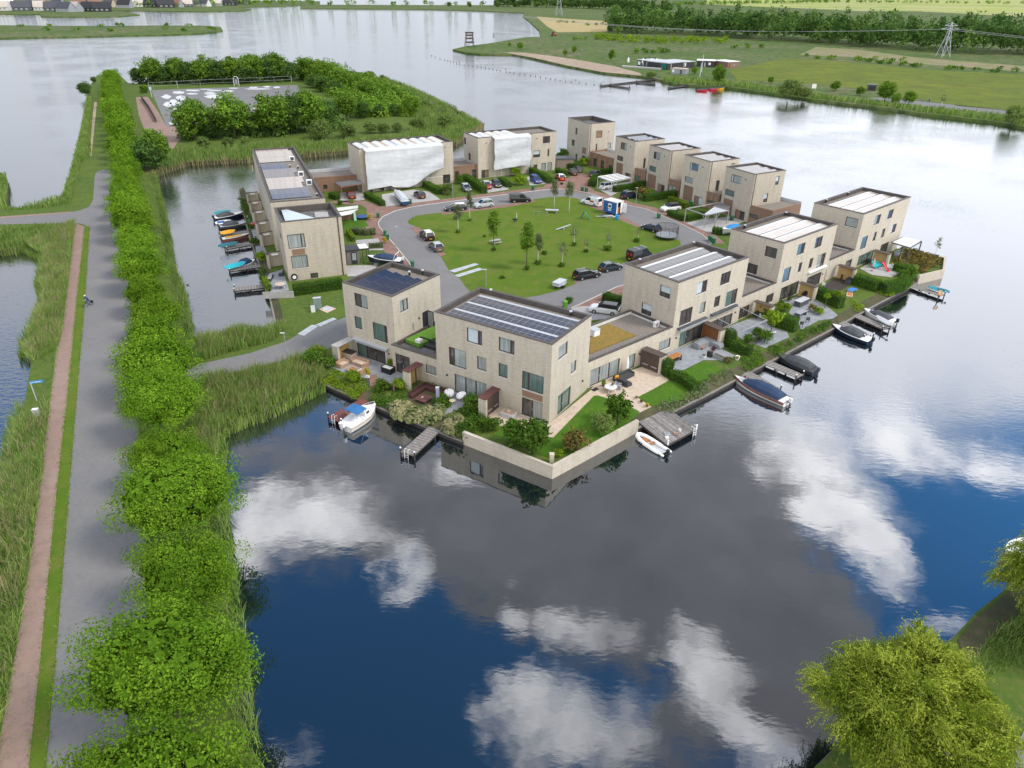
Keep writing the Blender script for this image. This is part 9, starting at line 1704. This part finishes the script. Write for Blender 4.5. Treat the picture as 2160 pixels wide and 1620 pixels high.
def pylon(label,base,h,sp,wires=()):
 g=G(*base);t=thing('power_pylon',label,'pylon',g,.15);b=MB();lv=[(0,sp),(.35,sp * .62),(.62,sp * .34),(.85,sp * .2),(1,.1)]
 for (f0,s0),(f1,s1) in zip(lv,lv[1:]):
  for sx,sy in ((-1,-1),(1,-1),(1,1),(-1,1)):
   b.beam((sx * s0,sy * s0,f0 * h),(sx * s1,sy * s1,f1 * h),.28,.28);b.beam((sx * s0,sy * s0,f0 * h),(-sx * s1 if sx == sy else sx * s1,sy * s1 if sx == sy else -sy * s1,f1 * h),.18,.18)
 b.build('lattice',M['lgrey'],t);b=MB()
 for f,ln in ((.80,sp * 2.1),(.90,sp * 1.5)):b.beam((-ln,0,f * h),(ln,0,f * h),.35,.3);b.beam((-ln,0,f * h),(0,0,f * h + 2),.18,.18);b.beam((ln,0,f * h),(0,0,f * h + 2),.18,.18)
 b.build('cross_arm',M['lgrey'],t)
 for (dx,dy,dz) in wires:
  for off in (-sp * 2,-sp * 1.4,sp * 1.4,sp * 2):
   b=MB();n=14;b.tube([(off + dx * k / n,dy * k / n,h * .8 + dz * k / n - 7 * math.sin(PI * k / n)) for k in range(n + 1)],.055,4);b.build('wire',M['grey'],t)
pylon('large lattice power pylon at the edge of the dark wood',zF(1580,405),23,3.4,[(-330,150,4),(190,-160,2)]);pylon('distant power pylon before the wood at the top middle',zE(940,110),38,5.5,[(330,40,2)])
# village on the far left
VR={'slate':mat('roof_slate',(.06,.06,.075),.7,.1,.2),'pale':mat('roof_pale',(.45,.40,.36),.7,.1,.2),'clay':mat('roof_clay',(.22,.12,.09),.8,.1,.2),'black':mat('roof_black',(.025,.025,.03),.7,.1,.2),'white':M['white']}
def farhouse(label,x,y,L_,W_,hw,hr_,rz,rm,wm):
 t=thing('lake_house',label,'house',G(*zG_(x,y)),rz,'houses of the village across the lake');b=MB();b.box(-L_ / 2,L_ / 2,-W_ / 2,W_ / 2,0,hw);b.face([(-L_ / 2,-W_ / 2,hw),(-L_ / 2,W_ / 2,hw),(-L_ / 2,0,hr_)]);b.face([(L_ / 2,-W_ / 2,hw),(L_ / 2,W_ / 2,hw),(L_ / 2,0,hr_)]);b.build('wall',M[wm] if isinstance(wm,str) else wm,t)
 b=MB();e=.5
 for sd in (-1,1):b.hexa([(-L_ / 2 - e,sd * (W_ / 2 + e),hw - .4),(L_ / 2 + e,sd * (W_ / 2 + e),hw - .4),(L_ / 2 + e,0,hr_ + .05),(-L_ / 2 - e,0,hr_ + .05),(-L_ / 2 - e,sd * (W_ / 2 + e),hw - .1),(L_ / 2 + e,sd * (W_ / 2 + e),hw - .1),(L_ / 2 + e,0,hr_ + .4),(-L_ / 2 - e,0,hr_ + .4)])
 b.build('roof',VR[rm],t);b=MB()
 for k in range(3):b.box(-L_ * .35 + k * L_ * .28,-L_ * .35 + k * L_ * .28 + L_ * .14,-W_ / 2 - .08,-W_ / 2 - .01,hw * .3,hw * .75)
 b.build('window',M['g_curtain'],t)
rg_=random.Random(17)
for i,(x,y,L_,rm,wm) in enumerate([(30,88,20,'pale','offwhite'),(75,70,18,'white','tile_beige'),(185,92,24,'slate','dgrey'),(290,84,22,'slate','dark'),(345,88,16,'pale','offwhite'),(390,84,16,'clay','grey'),(460,96,24,'slate','dgrey'),(560,100,26,'slate','grey'),(640,98,20,'pale','grey'),(770,96,24,'black','dark'),(870,98,24,'black','dark'),(930,60,18,'slate','tile_beige'),(990,55,18,'clay','offwhite'),(1060,66,24,'black','grey'),(1120,50,16,'pale','redwood'),(1180,56,22,'pale','offwhite'),(1285,62,26,'black','dark'),(1400,64,30,'black','dark'),(1500,60,20,'clay','grey'),(1575,58,22,'pale','dgrey'),(1640,54,20,'slate','grey'),(1720,54,26,'slate','offwhite'),(1810,50,28,'pale','grey'),(1945,46,26,'black','dark'),(2060,36,24,'black','dark'),(500,55,20,'slate','grey'),(680,45,24,'clay','dgrey'),(800,40,24,'clay','grey'),(1460,30,26,'slate','dark'),(1760,25,26,'slate','grey')]):
 farhouse(f'{ORD[i]} village house across the lake, {dict(slate="slate", pale="pale", clay="brown", black="black", white="white")[rm]} roofed',x,y,L_,13,5,13,rg_.uniform(-.5,.6),rm,wm)
